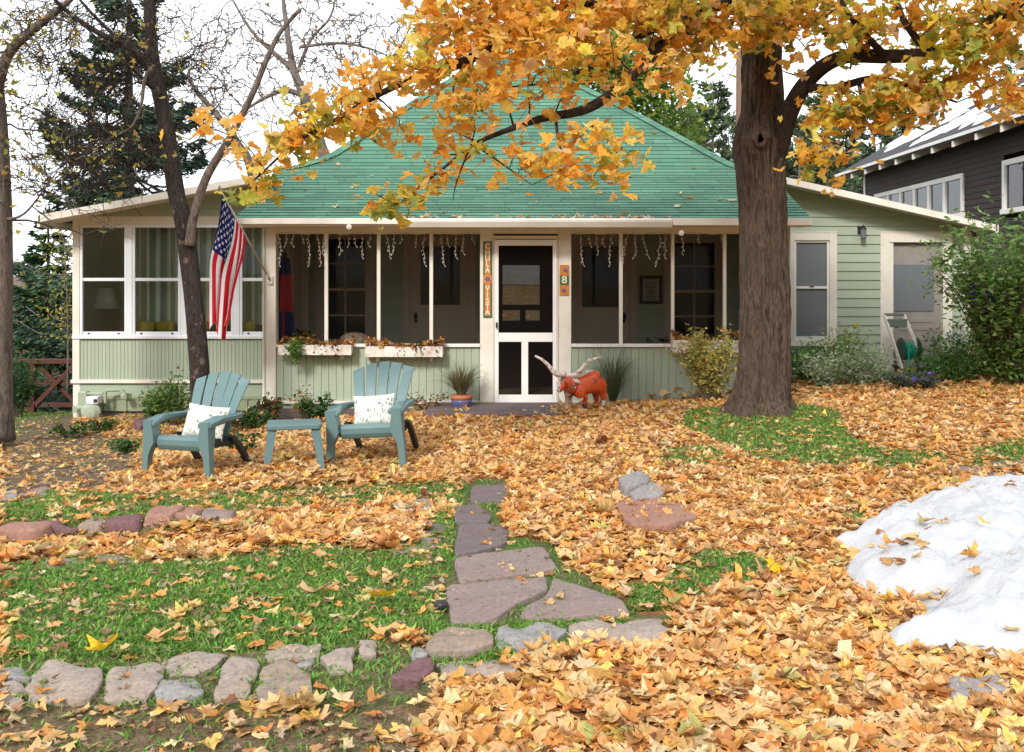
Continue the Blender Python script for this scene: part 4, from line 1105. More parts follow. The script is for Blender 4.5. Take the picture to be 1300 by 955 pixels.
for ch in [o for o in bpy.data.objects if o.parent and o.parent.parent == HOUSE and o.name.split('.')[0] in ('pane', 'sash', 'handle', 'hinge', 'door_screen', 'knob')]:
    ch.matrix_parent_inverse = Matrix.Translation(-Vector(ch.parent.location)) if False else Matrix.Identity(4)
# ================================================================== YARD AND PORCH OBJECTS
def make_chair(loc, rz, roll, label):
    c = empty('garden_chair', loc, label, 'chair', 'moulded resin garden chairs', rz)
    c.rotation_euler = (0, roll, rz)
    # backrest: five fanned slats on a curved lower panel
    mb = MB()
    for i in range(5):
        k = i - 2
        n = 8; P = []
        for j in range(n + 1):
            t = j / n
            zb = .30 + t * (.62 - .014 * k * k); y = .24 + .30 * t - .03 * math.sin(t * 3) - abs(k) * .022
            xc = k * (.088 + .045 * t); hw = .041 + .018 * t
            P.append((xc, y, zb, hw))
        # slight slant of the tops
        for j in range(n):
            x0, ya, z0, h0 = P[j]; x1, yb, z1, h1 = P[j + 1]
            a_ = .012 * (k) / 2; sl0 = 0 if j < n - 1 else 0
            tz = -.018 * k
            V = []
            for (xx, yy, zz, hh, last) in ((x0, ya, z0, h0, j == 0 and False), (x1, yb, z1, h1, j == n - 1)):
                for sx_ in (-1, 1):
                    for sy_ in (0, 1):
                        V.append((xx + sx_ * hh, yy + sy_ * .024 - abs(k + sx_ * .5) * .006, zz + (tz * sx_ * .5 if last else 0)))
            F = [(0, 2, 6, 4), (1, 5, 7, 3), (0, 4, 5, 1), (2, 3, 7, 6)]
            if j == 0: F.append((0, 1, 3, 2))
            if j == n - 1: F.append((4, 6, 7, 5))
            mb.faces(V, F)
    # lower joining panel
    for i in range(8):
        t0, t1 = -1 + i / 4, -1 + (i + 1) / 4
        def q(t, z, dy): return (t * .225, .235 + (z - .28) * .42 - t * t * .05 + dy, z)
        mb.faces([q(t0, .27, .026), q(t1, .27, .026), q(t1, .46, .026), q(t0, .46, .026), q(t0, .27, .045), q(t1, .27, .045), q(t1, .46, .045), q(t0, .46, .045)], MB.BF)
    mb.build('backrest', MT['chair'], c, bevel=.006)
    # seat: curved sheet with a rolled front apron
    prof_ = [(-.265, .265), (-.285, .30), (-.285, .35), (-.268, .378), (-.235, .388), (-.15, .365), (-.05, .335), (.1, .305), (.26, .285)]
    mb = MB()
    back_ = [(y + .012, z - .014) for y, z in prof_]
    mb.prism(prof_ + back_[::-1], 'x', -.245, .245)
    mb.build('seat', MT['chair'], c, bevel=.004)
    for s in (-1, 1):
        # arm: plan outline widening to the front
        O = [(s * .235, -.30), (s * .245, -.33), (s * .37, -.33), (s * .388, -.30), (s * .392, -.1), (s * .385, .12), (s * .35, .30), (s * .27, .41), (s * .20, .44), (s * .20, .36), (s * .27, .25), (s * .285, .08), (s * .27, -.1)]
        if s < 0: O = O[::-1]
        mb = MB(); n = len(O)
        zf = lambda y: .555 + (-.035 * sm(-.2, -.33, y)) - .01 * sm(0, .4, y)
        V = [(x, y, zf(y)) for x, y in O] + [(x, y, zf(y) - .045) for x, y in O]
        F = [tuple(range(n)), tuple(range(n, 2 * n))[::-1]] + [(j, n + j, n + (j + 1) % n, (j + 1) % n) for j in range(n)]
        mb.faces(V, F); mb.build('armrest', MT['chair'], c, bevel=.012, bseg=3)
        # front leg: broad shaped panel
        mb = MB()
        xo = lambda z: s * (.385 - .02 * sm(0, .5, z)); 
        prev = None
        zs_ = [0, .1, .2, .27, .32, .4, .48, .53]
        for z in zs_:
            wdt = .062 + .03 * sm(.1, .5, z); inn = wdt if z > .3 or True else 0
            yf = -.335 + .0 * z; dp = .075 + .055 * sm(.15, .5, z)
            x1 = xo(z); x0 = x1 - s * wdt
            if .24 < z < .45: x0 -= s * .05 * (1 - abs(z - .34) / .11 if abs(z - .34) < .11 else 0)
            ring = [(x0, yf, z), (x1, yf, z), (x1, yf + dp, z), (x0, yf + dp, z)]
            if s < 0: ring = ring[::-1]
            if prev: 
                for a in range(4): mb.poly([prev[a], prev[(a + 1) % 4], ring[(a + 1) % 4], ring[a]])
            else: mb.poly(ring[::-1])
            prev = ring
        mb.poly(prev); mb.build('leg', MT['chair'], c, bevel=.008)
        # rear leg: slim, sweeping back
        mb = MB(); prev = None
        for z, y in ((0, .47), (.12, .38), (.24, .27), (.33, .15), (.36, .05)):
            ring = [(s * .27, y, z), (s * .32, y, z), (s * .32, y + .06, z + .01), (s * .27, y + .06, z + .01)]
            if s < 0: ring = ring[::-1]
            if prev:
                for a in range(4): mb.poly([prev[a], prev[(a + 1) % 4], ring[(a + 1) % 4], ring[a]])
            else: mb.poly(ring[::-1])
            prev = ring
        mb.poly(prev); mb.build('leg', MT['chair_d'], c, bevel=.006)
        # side rail between seat and leg
        mb = MB(); mb.prism([(-.27, .27), (.26, .24), (.26, .30), (-.15, .36), (-.27, .37)], 'x', min(s * .245, s * .262), max(s * .245, s * .262)); mb.build('side_rail', MT['chair_d'], c)
    return c
gA = ground_at(231, 607); gB = ground_at(468, 594)
chA = make_chair((gA.x + .03, gA.y + .26, gz(gA.x, gA.y + .3)), R(-17), 0, 'blue grey resin garden chair on the left, in front of the twisted tree')
chB = make_chair((gB.x + .02, gB.y + .32, gz(gB.x, gB.y + .32) + .01), R(-8), R(-3.5), 'blue grey resin garden chair right of the little side table')
chA.scale = (.84, .84, .88); chB.scale = (.95,) * 3
# pillows
m, nt, b = M_('leaf_print_cotton'); v = coords(nt)
vw = mixc(nt, .06, coords(nt, (2.0, 1, 1)), noise(nt, v, 9, 2, .5, 'Color'), 'ADD'); v1 = nt.nodes.new('ShaderNodeTexVoronoi'); v1.inputs['Scale'].default_value = 24; nt.links.new(vw, v1.inputs['Vector'])
n1 = noise(nt, v, 6, 3, .6); n2 = noise(nt, v, 11, 2, .5)
f1 = ramp(nt, v1.outputs['Distance'], [(.34, g1(1)), (.42, g1(0))]); f2 = ramp(nt, n1, [(.44, g1(0)), (.5, g1(.9))]); f3 = ramp(nt, n2, [(.52, g1(0)), (.57, g1(1))])
ff = mixc(nt, 1.0, f1, f2, 'MULTIPLY')
cc_ = mixc(nt, ff, (.68, .67, .62, 1), (.24, .31, .15, 1)); cc_ = mixc(nt, mixc(nt, 1.0, f1, f3, 'MULTIPLY'), cc_, (.14, .17, .17, 1))
setbase(nt, b, cc_); b.inputs['Roughness'].default_value = .9; bump(nt, b, noise(nt, v, 200, 2), .2, .002)
MT['pillow'] = m
def pillow(loc, rot, w_, h_, label):
    mb = MB(); n = 14; V = []; 
    for side in (1, -1):
        for i in range(n + 1):
            for j in range(n + 1):
                u = i / n * 2 - 1; t = j / n * 2 - 1
                th = .062 * ((1 - u ** 4) * (1 - t ** 4)) ** .5
                pin = 1 - .07 * (1 - u * u) * abs(t) ** 3; pin2 = 1 - .07 * (1 - t * t) * abs(u) ** 3
                wr = .006 * mnoise.noise(Vector((u * 3, t * 3, side)))
                V.append((u * w_ / 2 * pin2, side * -(th + wr * (1 - u * u)), t * h_ / 2 * pin))
    m_ = (n + 1) ** 2; F = []
    for s_ in range(2):
        for i in range(n):
            for j in range(n):
                a = s_ * m_ + i * (n + 1) + j; f = (a, a + n + 1, a + n + 2, a + 1); F.append(f if s_ == 0 else f[::-1])
    mb.faces(V, F); o = mb.build('pillow', MT['pillow'], None, smooth=True)
    o.location = loc; o.rotation_euler = rot; tag(o, label, 'pillow', 'printed pillows on the garden chairs')
def onchair(c, x, y, z): 
    return Matrix.LocRotScale(c.location, c.rotation_euler, c.scale) @ Vector((x, y, z))
pillow(onchair(chA, .045, .10, .475), (R(-20), R(4), R(-17)), .40, .29, 'white leaf print pillow on the left garden chair')
pillow(onchair(chB, -.015, .08, .475), (R(-20), R(-5), R(-8)), .40, .30, 'white leaf print pillow on the right garden chair')
# side table
gT = ground_at(378, 597)
tb = empty('side_table', (gT.x - .07, gT.y + .18, gz(gT.x, gT.y + .18) + .0), 'small blue grey resin side table between the two garden chairs', 'side table', rz=R(12))
mb = MB(); O = []
for cx, cy, a0_ in ((.19, .14, 0), (-.19, .14, 90), (-.19, -.14, 180), (.19, -.14, 270)):
    for k in range(5): a = R(a0_ + k * 22.5); O.append((cx + .045 * math.cos(a), cy + .045 * math.sin(a)))
mb.prism(O, 'z', .345, .39); mb.build('tabletop', MT['chair'], tb, bevel=.01, bseg=3)
for sx_ in (-1, 1):
    for sy_ in (-1, 1):
        mb = MB(); a = Vector((sx_ * .185, sy_ * .135, .35)); b_ = Vector((sx_ * .235, sy_ * .18, -.01)); prev = None
        for t, w_ in ((0, .04), (1, .024)):
            q = a.lerp(b_, t); ring = [(q.x - w_, q.y - w_ * .6, q.z), (q.x + w_, q.y - w_ * .6, q.z), (q.x + w_, q.y + w_ * .6, q.z), (q.x - w_, q.y + w_ * .6, q.z)]
            if prev:
                for k in range(4): mb.poly([prev[k], ring[k], ring[(k + 1) % 4], prev[(k + 1) % 4]])
            prev = ring
        mb.poly(prev); mb.build('leg', MT['chair'], tb, bevel=.005)

# ---- flag
def flag_obj():
    tipP = at(279, 240, 12.15); brk = at(343, 356, 12.93)
    F_ = empty('flag', tuple(brk), 'american flag hanging limp from a slanted pole on the porch corner post', 'flag')
    L = lambda p: Vector(p) - brk
    mb = MB(); mb.tube([L(brk), L(tipP)], .012, 10); mb.lathe([(.0001, -.02), (.02, 0), (.02, .03), (.0001, .05)], 12, L(tipP)); mb.build('flagpole', paint('pole_paint', (.45, .4, .33, 1), .5), F_, smooth=True)
    mb = MB(); mb.box(-.03, .03, 0.0, .03, -.05, .05); mb.tube([(0, .02, 0), L(brk.lerp(tipP, .06))], .02, 8); mb.build('bracket', MT['peel'], F_)
    ns, nt_ = 104, 190; V = []; C = []
    top = tipP.lerp(brk, .04); bot = tipP.lerp(brk, .50)
    for i in range(ns + 1):
        s_ = i / ns
        hp = top.lerp(bot, s_)
        # hoist bunches near the tip: sags between fixings
        hp = hp + Vector((0, -.02 + .02 * math.sin(s_ * 40), -.02 * math.sin(s_ * math.pi)))
        for j in range(nt_ + 1):
            t = j / nt_
            drop = 1.62 * t * (1 - .26 * s_) + .05 * math.sin(t * 3) * s_
            # columns gather under the pole as they fall
            gather = sm(0, .55, t)
            xw = Vector((hp.x, hp.y, 0)); cx = Vector((X(285, 12.2), 12.22, 0))
            wdt = (s_ - .5) * .36 * (1 - .35 * max(0, t - .45) / .55)
            tx = cx.x + wdt + .05 * (t - .4) * -1 - .05 * t
            x = hp.x * (1 - gather) + tx * gather
            fold = math.sin(s_ * 15 + 1 + t * 1.5) * .05 * sm(.03, .5, t) + math.sin(s_ * 31 + t * 5) * .012 * sm(.1, .6, t)
            y = hp.y * (1 - gather * .9) + (12.3 - .12 * s_) * gather * .9 + fold
            x += math.cos(s_ * 15 + 1 + t * 1.5) * .028 * sm(.05, .5, t)
            z = hp.z - drop - .10 * math.sin(s_ * 9 + 2) * sm(.8, 1, t)
            V.append(tuple(Vector((x, y, z)) - brk))
    Fc = []
    RED, WHT, BLU = (.55, .015, .03), (.78, .76, .76), (.012, .02, .12)
    st = []
    for r_ in range(9):
        for k in range(6 if r_ % 2 == 0 else 5):
            st.append(((r_ + 1) / 10 * (7 / 13), (k * 2 + (1 if r_ % 2 == 0 else 2)) / 12 * .4))
    for i in range(ns):
        for j in range(nt_):
            Fc.append((i * (nt_ + 1) + j, i * (nt_ + 1) + j + 1, (i + 1) * (nt_ + 1) + j + 1, (i + 1) * (nt_ + 1) + j))
            s_, t = (i + .5) / ns, (j + .5) / nt_
            if s_ < 7 / 13 and t < .4:
                c_ = BLU
                for (a, b_) in st:
                    dx_, dy_ = (s_ - a) * 1.0, (t - b_) * 1.9
                    rr_ = math.hypot(dx_, dy_)
                    if rr_ < .031:
                        ang = math.atan2(dy_, dx_); kk = (ang / (2 * math.pi / 5)) % 1; kk = abs(kk - .5) * 2
                        if rr_ < .0125 + .017 * kk ** 1.5: c_ = WHT; break
            else: c_ = RED if int(s_ * 13) % 2 == 0 else WHT
            C.append(c_)
    fm_ = attr_leaf('flag_cloth', .25, .8, .06, .1, 20)
    o = npmesh('flag_cloth', np.array(V), np.array(Fc).ravel(), 4, fm_, F_, np.array(C), 'FACE', smooth=True)
flag_obj()

# ---- signs
def text_mesh(s, size, mat, parent, loc, name='lettering', ext=.003, cx='CENTER', sxx=1.0):
    cu = bpy.data.curves.new(name, 'FONT'); cu.body = s; cu.size = size; cu.extrude = ext; cu.align_x = cx; cu.align_y = 'CENTER'; cu.offset = size * .022
    to = bpy.data.objects.new('tmp', cu); COL.objects.link(to)
    bpy.context.view_layer.update()
    me = bpy.data.meshes.new_from_object(to.evaluated_get(bpy.context.evaluated_depsgraph_get())); me.name = name
    bpy.data.objects.remove(to); bpy.data.curves.remove(cu)
    me.materials.clear(); me.materials.append(mat)
    o = bpy.data.objects.new(name, me); COL.objects.link(o); o.parent = parent; o.location = loc; o.rotation_euler = (R(90), 0, 0); o.scale = (sxx, 1, 1)
    return o
OR = paint('orange_glaze', (.55, .2, .04, 1), .4, .2, 12); GR_ = paint('green_glaze', (.05, .13, .06, 1), .4, .15, 10); CRM = paint('cream_letters', (.75, .66, .48, 1), .5, .1)
BLUE = paint('blue_glaze', (.06, .1, .3, 1), .4, .1); PINK = paint('pink_glaze', (.45, .1, .12, 1), .4, .1)
ys = YP - .035
cx, ctop, cbot = X(619, ys), Z(306.5, ys), Z(403, ys)
sg = empty('name_sign', (cx, ys, (ctop + cbot) / 2), 'tall narrow tile sign reading CHULA VISTA on the left entry post', 'sign')
H_ = ctop - cbot; hw = X(624.6, ys) - cx
mb = MB(); mb.box(-hw, hw, -.012, 0, -H_ / 2, H_ / 2); mb.build('sign_board', GR_, sg, bevel=.002)
mb = MB(); mb.box(-hw * .62, hw * .62, -.016, -.0125, -H_ / 2 + .02, H_ / 2 - .02); mb.box(-hw * .95, hw * .95, -.018, -.0165, -.055, .055); mb.build('sign_face', OR, sg)
mid = Z(354, ys) - (ctop + cbot) / 2
for i, ch in enumerate('CHULA'): text_mesh(ch, .095, CRM, sg, (0, -.021, (Z(313, ys) + (Z(343.5, ys) - Z(313, ys)) * i / 4) - (ctop + cbot) / 2), 'letter', sxx=1.0)
for i, ch in enumerate('VISTA'): text_mesh(ch, .095, CRM, sg, (0, -.021, (Z(366.5, ys) + (Z(397, ys) - Z(366.5, ys)) * i / 4) - (ctop + cbot) / 2), 'letter', sxx=1.0)
def flower_tile(par, x, z, r_):
    mb = MB()
    for k in range(6):
        a = k * math.pi / 3; mb.lathe([(.0001, 0), (r_ * .42, .0), (r_ * .42, .003), (.0001, .004)], 10, (x + math.cos(a) * r_ * .5, -.019, z + math.sin(a) * r_ * .5), k % 2 * 0, Matrix.Rotation(R(90), 3, 'X'))
    mb.build('flower_motif', BLUE, par)
    mb = MB(); mb.lathe([(.0001, 0), (r_ * .35, 0), (r_ * .35, .003), (.0001, .004)], 10, (x, -.024, z), 0, Matrix.Rotation(R(90), 3, 'X')); mb.lathe([(.0001, 0), (r_ * .35, 0), (r_ * .35, .003), (.0001, .004)], 10, (x + r_, -.02, z - r_), 0, Matrix.Rotation(R(90), 3, 'X')); mb.build('flower_centre', PINK, par)
flower_tile(sg, 0, mid, .035)
cx, zt8, zb8 = X(716.4, ys), Z(336.5, ys), Z(375, ys)
s8 = empty('number_sign', (cx, ys, (zt8 + zb8) / 2), 'small orange tile sign with the number 8 on the right entry post', 'sign')
H_ = zt8 - zb8; hw = X(722.3, ys) - cx
mb = MB(); mb.box(-hw, hw, -.012, 0, -H_ / 2, H_ / 2); mb.build('sign_board', OR, s8, bevel=.002)
mb = MB(); mb.box(-hw * .95, hw * .95, -.016, -.0125, -.062, .058); mb.build('sign_face', GR_, s8)
text_mesh('8', .13, CRM, s8, (0, -.019, 0), 'numeral', sxx=1.1)
flower_tile(s8, .01, H_ / 2 - .065, .026); flower_tile(s8, -.01, -H_ / 2 + .065, .026)
# framed notice
fn = empty('framed_notice', (X(826, YB), YB - .015, Z(368, YB)), 'dark framed printed notice hanging on the inner porch wall', 'picture frame')
w_, h_ = X(840.5, YB) - X(826, YB), Z(368, YB) - Z(386, YB)
mb = MB()
mb.box(-w_, -w_ + .05, -.03, 0, -h_, h_); mb.box(w_ - .05, w_, -.03, 0, -h_, h_); mb.box(-w_ + .05, w_ - .05, -.03, 0, h_ - .05, h_); mb.box(-w_ + .05, w_ - .05, -.03, 0, -h_, -h_ + .05)
mb.build('frame', MT['darkwood'], fn, bevel=.003)
mb = MB(); mb.box(-w_ + .05, w_ - .05, -.015, -.005, -h_ + .05, h_ - .05); mb.build('paper', paint('grey_paper', (.42, .4, .34, 1), .8), fn)
mb = MB()
for k in range(9):
    z = h_ - .12 - k * .035; mb.box(-w_ + .085 + rnd.uniform(0, .02), w_ - .085 - rnd.uniform(0, .04), -.017, -.0155, z, z + .012)
mb.build('print', MT['black'], fn)

# ---- icicle lights
def icicles(ua, ub, label):
    e = empty('icicle_lights', (X((ua + ub) / 2, 12.93), 12.9, 2.24), label, 'string lights', 'icicle lights under the porch eave')
    x0, x1 = X(ua, 12.9) - e.location.x, X(ub, 12.9) - e.location.x
    wire = MB(); bulbs = MB(); n = int((x1 - x0) / .1); P = []
    for i in range(n + 1): P.append((x0 + (x1 - x0) * i / n, 0, .015 * math.sin(i * 1.3) + .01))
    wire.tube(P, .004, 4)
    for i in range(n):
        if rnd.random() < .25: continue
        x = P[i][0]; L_ = rnd.choice([.08, .14, .22, .3, .36]) ; z = 0; q = [(x, 0, 0)]
        while z > -L_:
            z -= .05; x += rnd.uniform(-.018, .018); q.append((x, rnd.uniform(-.01, .01), z))
            s_ = rnd.choice((-1, 1)); bx_ = (x + s_ * .016, 0, z - .02)
            wire.tube([q[-1], bx_], .0025, 4); bulbs.lathe([(.0001, -.012), (.005, 0), (.004, .012)], 5, bx_)
        wire.tube(q, .003, 4)
    i0 = len(wire.v); wire.v += bulbs.v; wire.f += [tuple(q + i0 for q in f) for f in bulbs.f]; wire.m += [1] * len(bulbs.f); wire.c += bulbs.c
    o = wire.build('light_strand', [paint('cream_wire', (.55, .48, .38, 1), .5), paint('clear_bulb', (.75, .7, .6, 1), .2)], None, origin=tuple(e.location)) if False else wire.build('icicle_lights', [paint('cream_wire', (.55, .48, .38, 1), .5), paint('clear_bulb', (.75, .7, .6, 1), .2)], None)
    o.location = e.location; bpy.data.objects.remove(e); tag(o, label, 'string lights', 'icicle lights under the porch eave')
icicles(353, 608, 'icicle light string hanging over the porch screens left of the door')
icicles(728, 935, 'icicle light string hanging over the porch screens right of the door')
for u, v in ((443, 288), (865, 296)):
    mb = MB(); q = at(u, v, 12.55); mb.lathe([(.0001, 0), (.03, .01), (.035, .04), (.0001, .05)], 10, (q.x, 12.59, q.z), 0, Matrix.Rotation(R(90), 3, 'X'))
    tag(mb.build('eave_lamp', MT['peel'], None), 'little round cream fixture under the eave ' + ('left of the door' if u < 600 else 'right of the door'), 'fixture')

# ---- leafy things
def leafcloud(name, P, size, tilt, pal, mat, parent=None, shape=OVAL, curl=.35, seed=1):
    r = np.random.default_rng(seed); n = len(P)
    return leaf_mesh(name, np.array(P), np.clip(r.normal(size, size * .25, n), size * .4, size * 1.8), rots(n, np.abs(r.normal(0, tilt, n)), r), pick(pal, n, r), mat, shape, curl, parent, r, .05)
MT['fol'] = attr_leaf('green_foliage', .42, .5, .2); MT['fol_y'] = attr_leaf('autumn_foliage', .4, .5, .2)
MT['stem'] = paint('twig_bark', (.12, .085, .06, 1), .9, .3, 10)
MT['stem_g'] = paint('green_stem', (.1, .14, .05, 1), .7, .2, 10)
GREENS = [(.035, .10, .02, 4), (.06, .15, .03, 3), (.02, .06, .015, 2), (.12, .2, .04, 1)]
def shrub(name, base, hgt, rad, nst, nlf, size, pal, mat, label, cat, group=None, stem='stem', lean=(0, 0), seed=1, shape=OVAL, tilt=.9, upto=.25, flowers=None, spread=.12, top=1.0):
    rs = random.Random(seed); e = empty(name, tuple(base), label, cat, group)
    mb = MB(); pts = []
    for k in range(nst):
        a = rs.uniform(0, 6.28); d_ = rs.uniform(.15, 1) ** .7 * rad; h = hgt * rs.uniform(.6, 1) * (1 - .25 * (d_ / rad) ** 2)
        tip = Vector((math.cos(a) * d_ + lean[0] * h, math.sin(a) * d_ * .7 + lean[1] * h, h * top)); b0 = Vector((math.cos(a) * rad * .12, math.sin(a) * rad * .12, -.03))
        ctrl = Vector((b0.x * .5 + tip.x * .35, b0.y * .5 + tip.y * .35, h * .55)); q = []
        for i in range(8):
            t = i / 7; p_ = b0 * (1 - t) ** 2 + ctrl * 2 * t * (1 - t) + tip * t * t
            p_ += Vector((rs.uniform(-1, 1), rs.uniform(-1, 1), 0)) * .012 * hgt * t; q.append(p_)
        mb.tube(q, [max(.0015, .006 * hgt * (1 - .8 * i / 7)) for i in range(8)], 4)
        for _ in range(int(nlf / nst)):
            t = upto + (1 - upto) * rs.random() ** .8; i = min(6, int(t * 7)); p_ = q[i].lerp(q[i + 1], t * 7 - i)
            pts.append(tuple(p_ + Vector((rs.gauss(0, 1), rs.gauss(0, 1), rs.gauss(0, .8))) * spread * hgt * (.4 + .6 * t)))
    mb.build('stems', MT[stem], e)
    leafcloud('foliage', pts, size, tilt, pal, mat, e, shape, .35, seed)
    if flowers:
        fp, n_, fs = flowers; rs2 = random.Random(seed + 5)
        hi = sorted(pts, key=lambda p: -p[2] - 0.5 * -p[1])[:max(n_ * 3, 10)]
        tag(leafcloud('blossom', [rs2.choice(hi) for _ in range(n_)], fs, .6, fp, mat, e, MAPLE2, .2, seed + 3), kind='stuff')
    return e
def GD(u, v, dz_=0):
    g = ground_at(u, v); return Vector((g.x, g.y, g.z + dz_))
def onY(u, Y, dz_=0): return Vector((X(u, Y), Y, gz(X(u, Y), Y) + dz_))
AUT = [(.62, .55, .16, 4), (.66, .45, .12, 1.5), (.42, .42, .12, 2), (.25, .3, .07, 1)]
shrub('yellow_shrub', onY(903, 12.3), 1.0, .5, 34, 2500, .055, AUT, MT['fol_y'], 'yellowing leafy shrub before the porch right of the door', 'shrub', seed=4, spread=.05)
shrub('leafy_plant', onY(198, 12.9, -.02), .52, .3, 14, 420, .07, [(.08, .2, .03, 4), (.16, .26, .04, 3), (.4, .38, .05, .8)], MT['fol'], 'bright green plant with pointed leaves left of the chair by the wing wall', 'plant', seed=5)
shrub('feathery_plant', onY(222, 12.7, -.02), .78, .34, 26, 1600, .045, [(.07, .18, .03, 4), (.15, .25, .05, 2), (.3, .3, .06, .7)], MT['fol'], 'taller feathery green plant just behind the left chair', 'plant', seed=6, spread=.07)
for k, (u, Y, h, lab) in enumerate([(300, 12.2, .3, 'low green bed plant right of the left chair'), (322, 11.9, .26, 'low green bed plant behind the side table'), (345, 12.5, .4, 'reddish green bed plant at the porch corner'), (400, 12.6, .32, 'small green bed plant before the porch wall behind the right chair'), (384, 12.7, .5, 'thin pale stalky plant rising behind the side table'), (170, 10.0, .18, 'low green plant at the left chair foot'), (128, 12.4, .22, 'low green plant below the gas meter'), (90, 12.0, .2, 'green ground plant left of the gas meter'), (305, 9.6, .2, 'pale variegated plant between left chair and table'), (545, 12.6, .3, 'dry brown plant left of the doorstep')]):
    pal = GREENS if k not in (2, 4, 9) else ([(.25, .08, .04, 2), (.1, .15, .04, 2)] if k == 2 else [(.35, .36, .2, 3), (.4, .2, .08, 2)] if k == 4 else [(.35, .2, .1, 3), (.2, .12, .06, 2)])
    shrub('bed_plant', onY(u, Y, 0), h, .3 if h < .4 else .14, 12, 260, .07 if k < 4 else .05, pal, MT['fol'], lab, 'plant', 'plants in the bed before the cottage', seed=20 + k, stem='stem_g')
# right bed: asters and mixed green
BEDP = [(1025, 13.9, .42, .3, GREENS, None, 'dark leafed plant with seed heads under the wing window'),
 (1068, 13.9, .62, .28, [(.06, .14, .03, 3), (.25, .28, .06, 1), (.5, .3, .05, .5)], ([(.65, .35, .02, 1)], 10, .05), 'tall rosebush with a leaning stem between window and wing door'),
 (1050, 13.2, .38, .34, [(.2, .26, .17, 4), (.14, .2, .12, 3)], None, 'silvery grey green plant in the wing bed'),
 (1095, 13.1, .42, .36, [(.19, .25, .17, 4), (.12, .2, .1, 3)], ([(.3, .22, .5, 1)], 20, .03), 'silvery plant with a few mauve flowers'),
 (1140, 13.2, .17, .34, GREENS, ([(.34, .24, .62, 3), (.46, .34, .68, 1)], 150, .04), 'purple aster clump in front of the hose reel'),
 (1190, 13.4, .29, .34, GREENS, ([(.34, .24, .62, 3), (.46, .34, .68, 1)], 140, .04), 'purple aster clump in front of the wing door'),
 (1215, 13.7, .55, .36, GREENS, ([(.35, .25, .55, 3), (.6, .35, .4, 1)], 40, .035), 'loose aster clump at the wing corner'),
 (1160, 12.5, .2, .28, [(.05, .07, .03, 2), (.03, .04, .04, 2)], ([(.25, .15, .55, 3)], 60, .035), 'low dark plant with purple flowers at the bed front'),
 (1210, 12.9, .34, .4, [(.03, .08, .02, 3), (.06, .12, .03, 2)], None, 'dark green mound at the bed front right of the purple flowers'),
 (1258, 13.1, .36, .4, [(.04, .1, .02, 3), (.2, .22, .05, 1)], None, 'green and yellow mound under the big bush')]
for k, (u, Y, h, rad, pal, fl_, lab) in enumerate(BEDP):
    shrub('bed_plant', onY(u, Y, 0), h * (1.4 if h > .3 else 1.2), rad * 1.3, 28, 1700, .048, [(min(.5, a * 3.0), min(.55, b_ * 2.6), c_ * 2.4, w_) for a, b_, c_, w_ in pal], MT['fol'], lab, 'plant', 'plants in the bed before the right wing', seed=50 + k, stem='stem_g', flowers=fl_, spread=.14, upto=.1)
# big right bush: branching with broad leaves
shrub('big_bush', onY(1288, 12.6), 2.4, 1.0, 75, 7800, .085, [(.17, .32, .07, 4), (.24, .40, .10, 3), (.34, .46, .17, 2), (.08, .17, .04, 1)], MT['fol'], 'big green leafy bush at the right edge in front of the wing corner', 'bush', seed=9, spread=.075, lean=(-.06, 0), upto=.06, tilt=.6)
shrub('blue_flowers', onY(1243, 12.35, .95), .45, .16, 10, 60, .03, [(.02, .05, .02, 1)], MT['fol'], 'bright blue flower spray hanging in the big bush', 'flowers', seed=12, flowers=([(.01, .06, .75, 3), (.02, .03, .45, 1)], 60, .04), stem='stem_g')
shrub('dark_bush', onY(22, 15.0), 1.15, .45, 30, 1900, .055, [(.035, .10, .03, 4), (.06, .15, .035, 2)], MT['fol'], 'dark green bush between the left tree and the gate', 'bush', seed=13, spread=.08)
# ornamental grasses
def tuft(name, base, hgt, rad, n, pal, label, seed, pot=None):
    r_ = np.random.default_rng(seed); e = empty(name, tuple(base), label, 'ornamental grass')
    V = []; F = []; C = []
    cols = pick(pal, n, r_)
    for i in range(n):
        a = r_.uniform(0, 6.283); L_ = hgt * r_.uniform(.6, 1.15); sp = rad * r_.uniform(.3, 1.2); z0 = pot or 0
        d_ = np.array([math.cos(a), math.sin(a), 0]); sd_v = np.array([-math.sin(a), math.cos(a), 0]) * .004
        for j in range(6):
            t = j / 5; p_ = d_ * (sp * t ** 1.6 + .03) + np.array([0, 0, z0 + L_ * (t - .42 * t ** 3 * sp / rad)]); w_ = 1 - t * .8
            V += [p_ - sd_v * w_, p_ + sd_v * w_]; C += [cols[i]] * 2
        b0 = i * 12
        for j in range(5): F += [b0 + 2 * j, b0 + 2 * j + 1, b0 + 2 * j + 3, b0 + 2 * j + 2]
    npmesh('blades', np.array(V), np.array(F), 4, MT['fol'], e, np.array(C))
    return e
GP = [(.16, .18, .08, 3), (.26, .24, .12, 2), (.3, .18, .12, 1)]
pt = tuft('potted_grass', onY(586, 12.55, .0) + Vector((0, 0, .02)),   .52, .42, 520, GP, 'wispy ornamental grass in a blue and terracotta pot left of the screen door', 31, .18)
mb = MB(); mb.lathe([(.0001, 0), (.10, 0), (.13, .12), (.135, .15), (.12, .15), (.1, .13)], 20); 
o = mb.build('pot', paint('blue_glazed_pot', (.06, .09, .25, 1), .3, .3, 9, (.35, .15, .07)), pt, smooth=True)
mb = MB(); mb.lathe([(.135, .15), (.14, .21), (.125, .21)], 20); mb.build('pot_rim', paint('terracotta', (.4, .14, .06, 1), .7, .2), pt, smooth=True)
tuft('tall_grass', onY(778, 12.75, .0), .85, .5, 300, [(.1, .14, .06, 3), (.17, .18, .09, 2)], 'tall arching green grass clump behind the longhorn', 32)

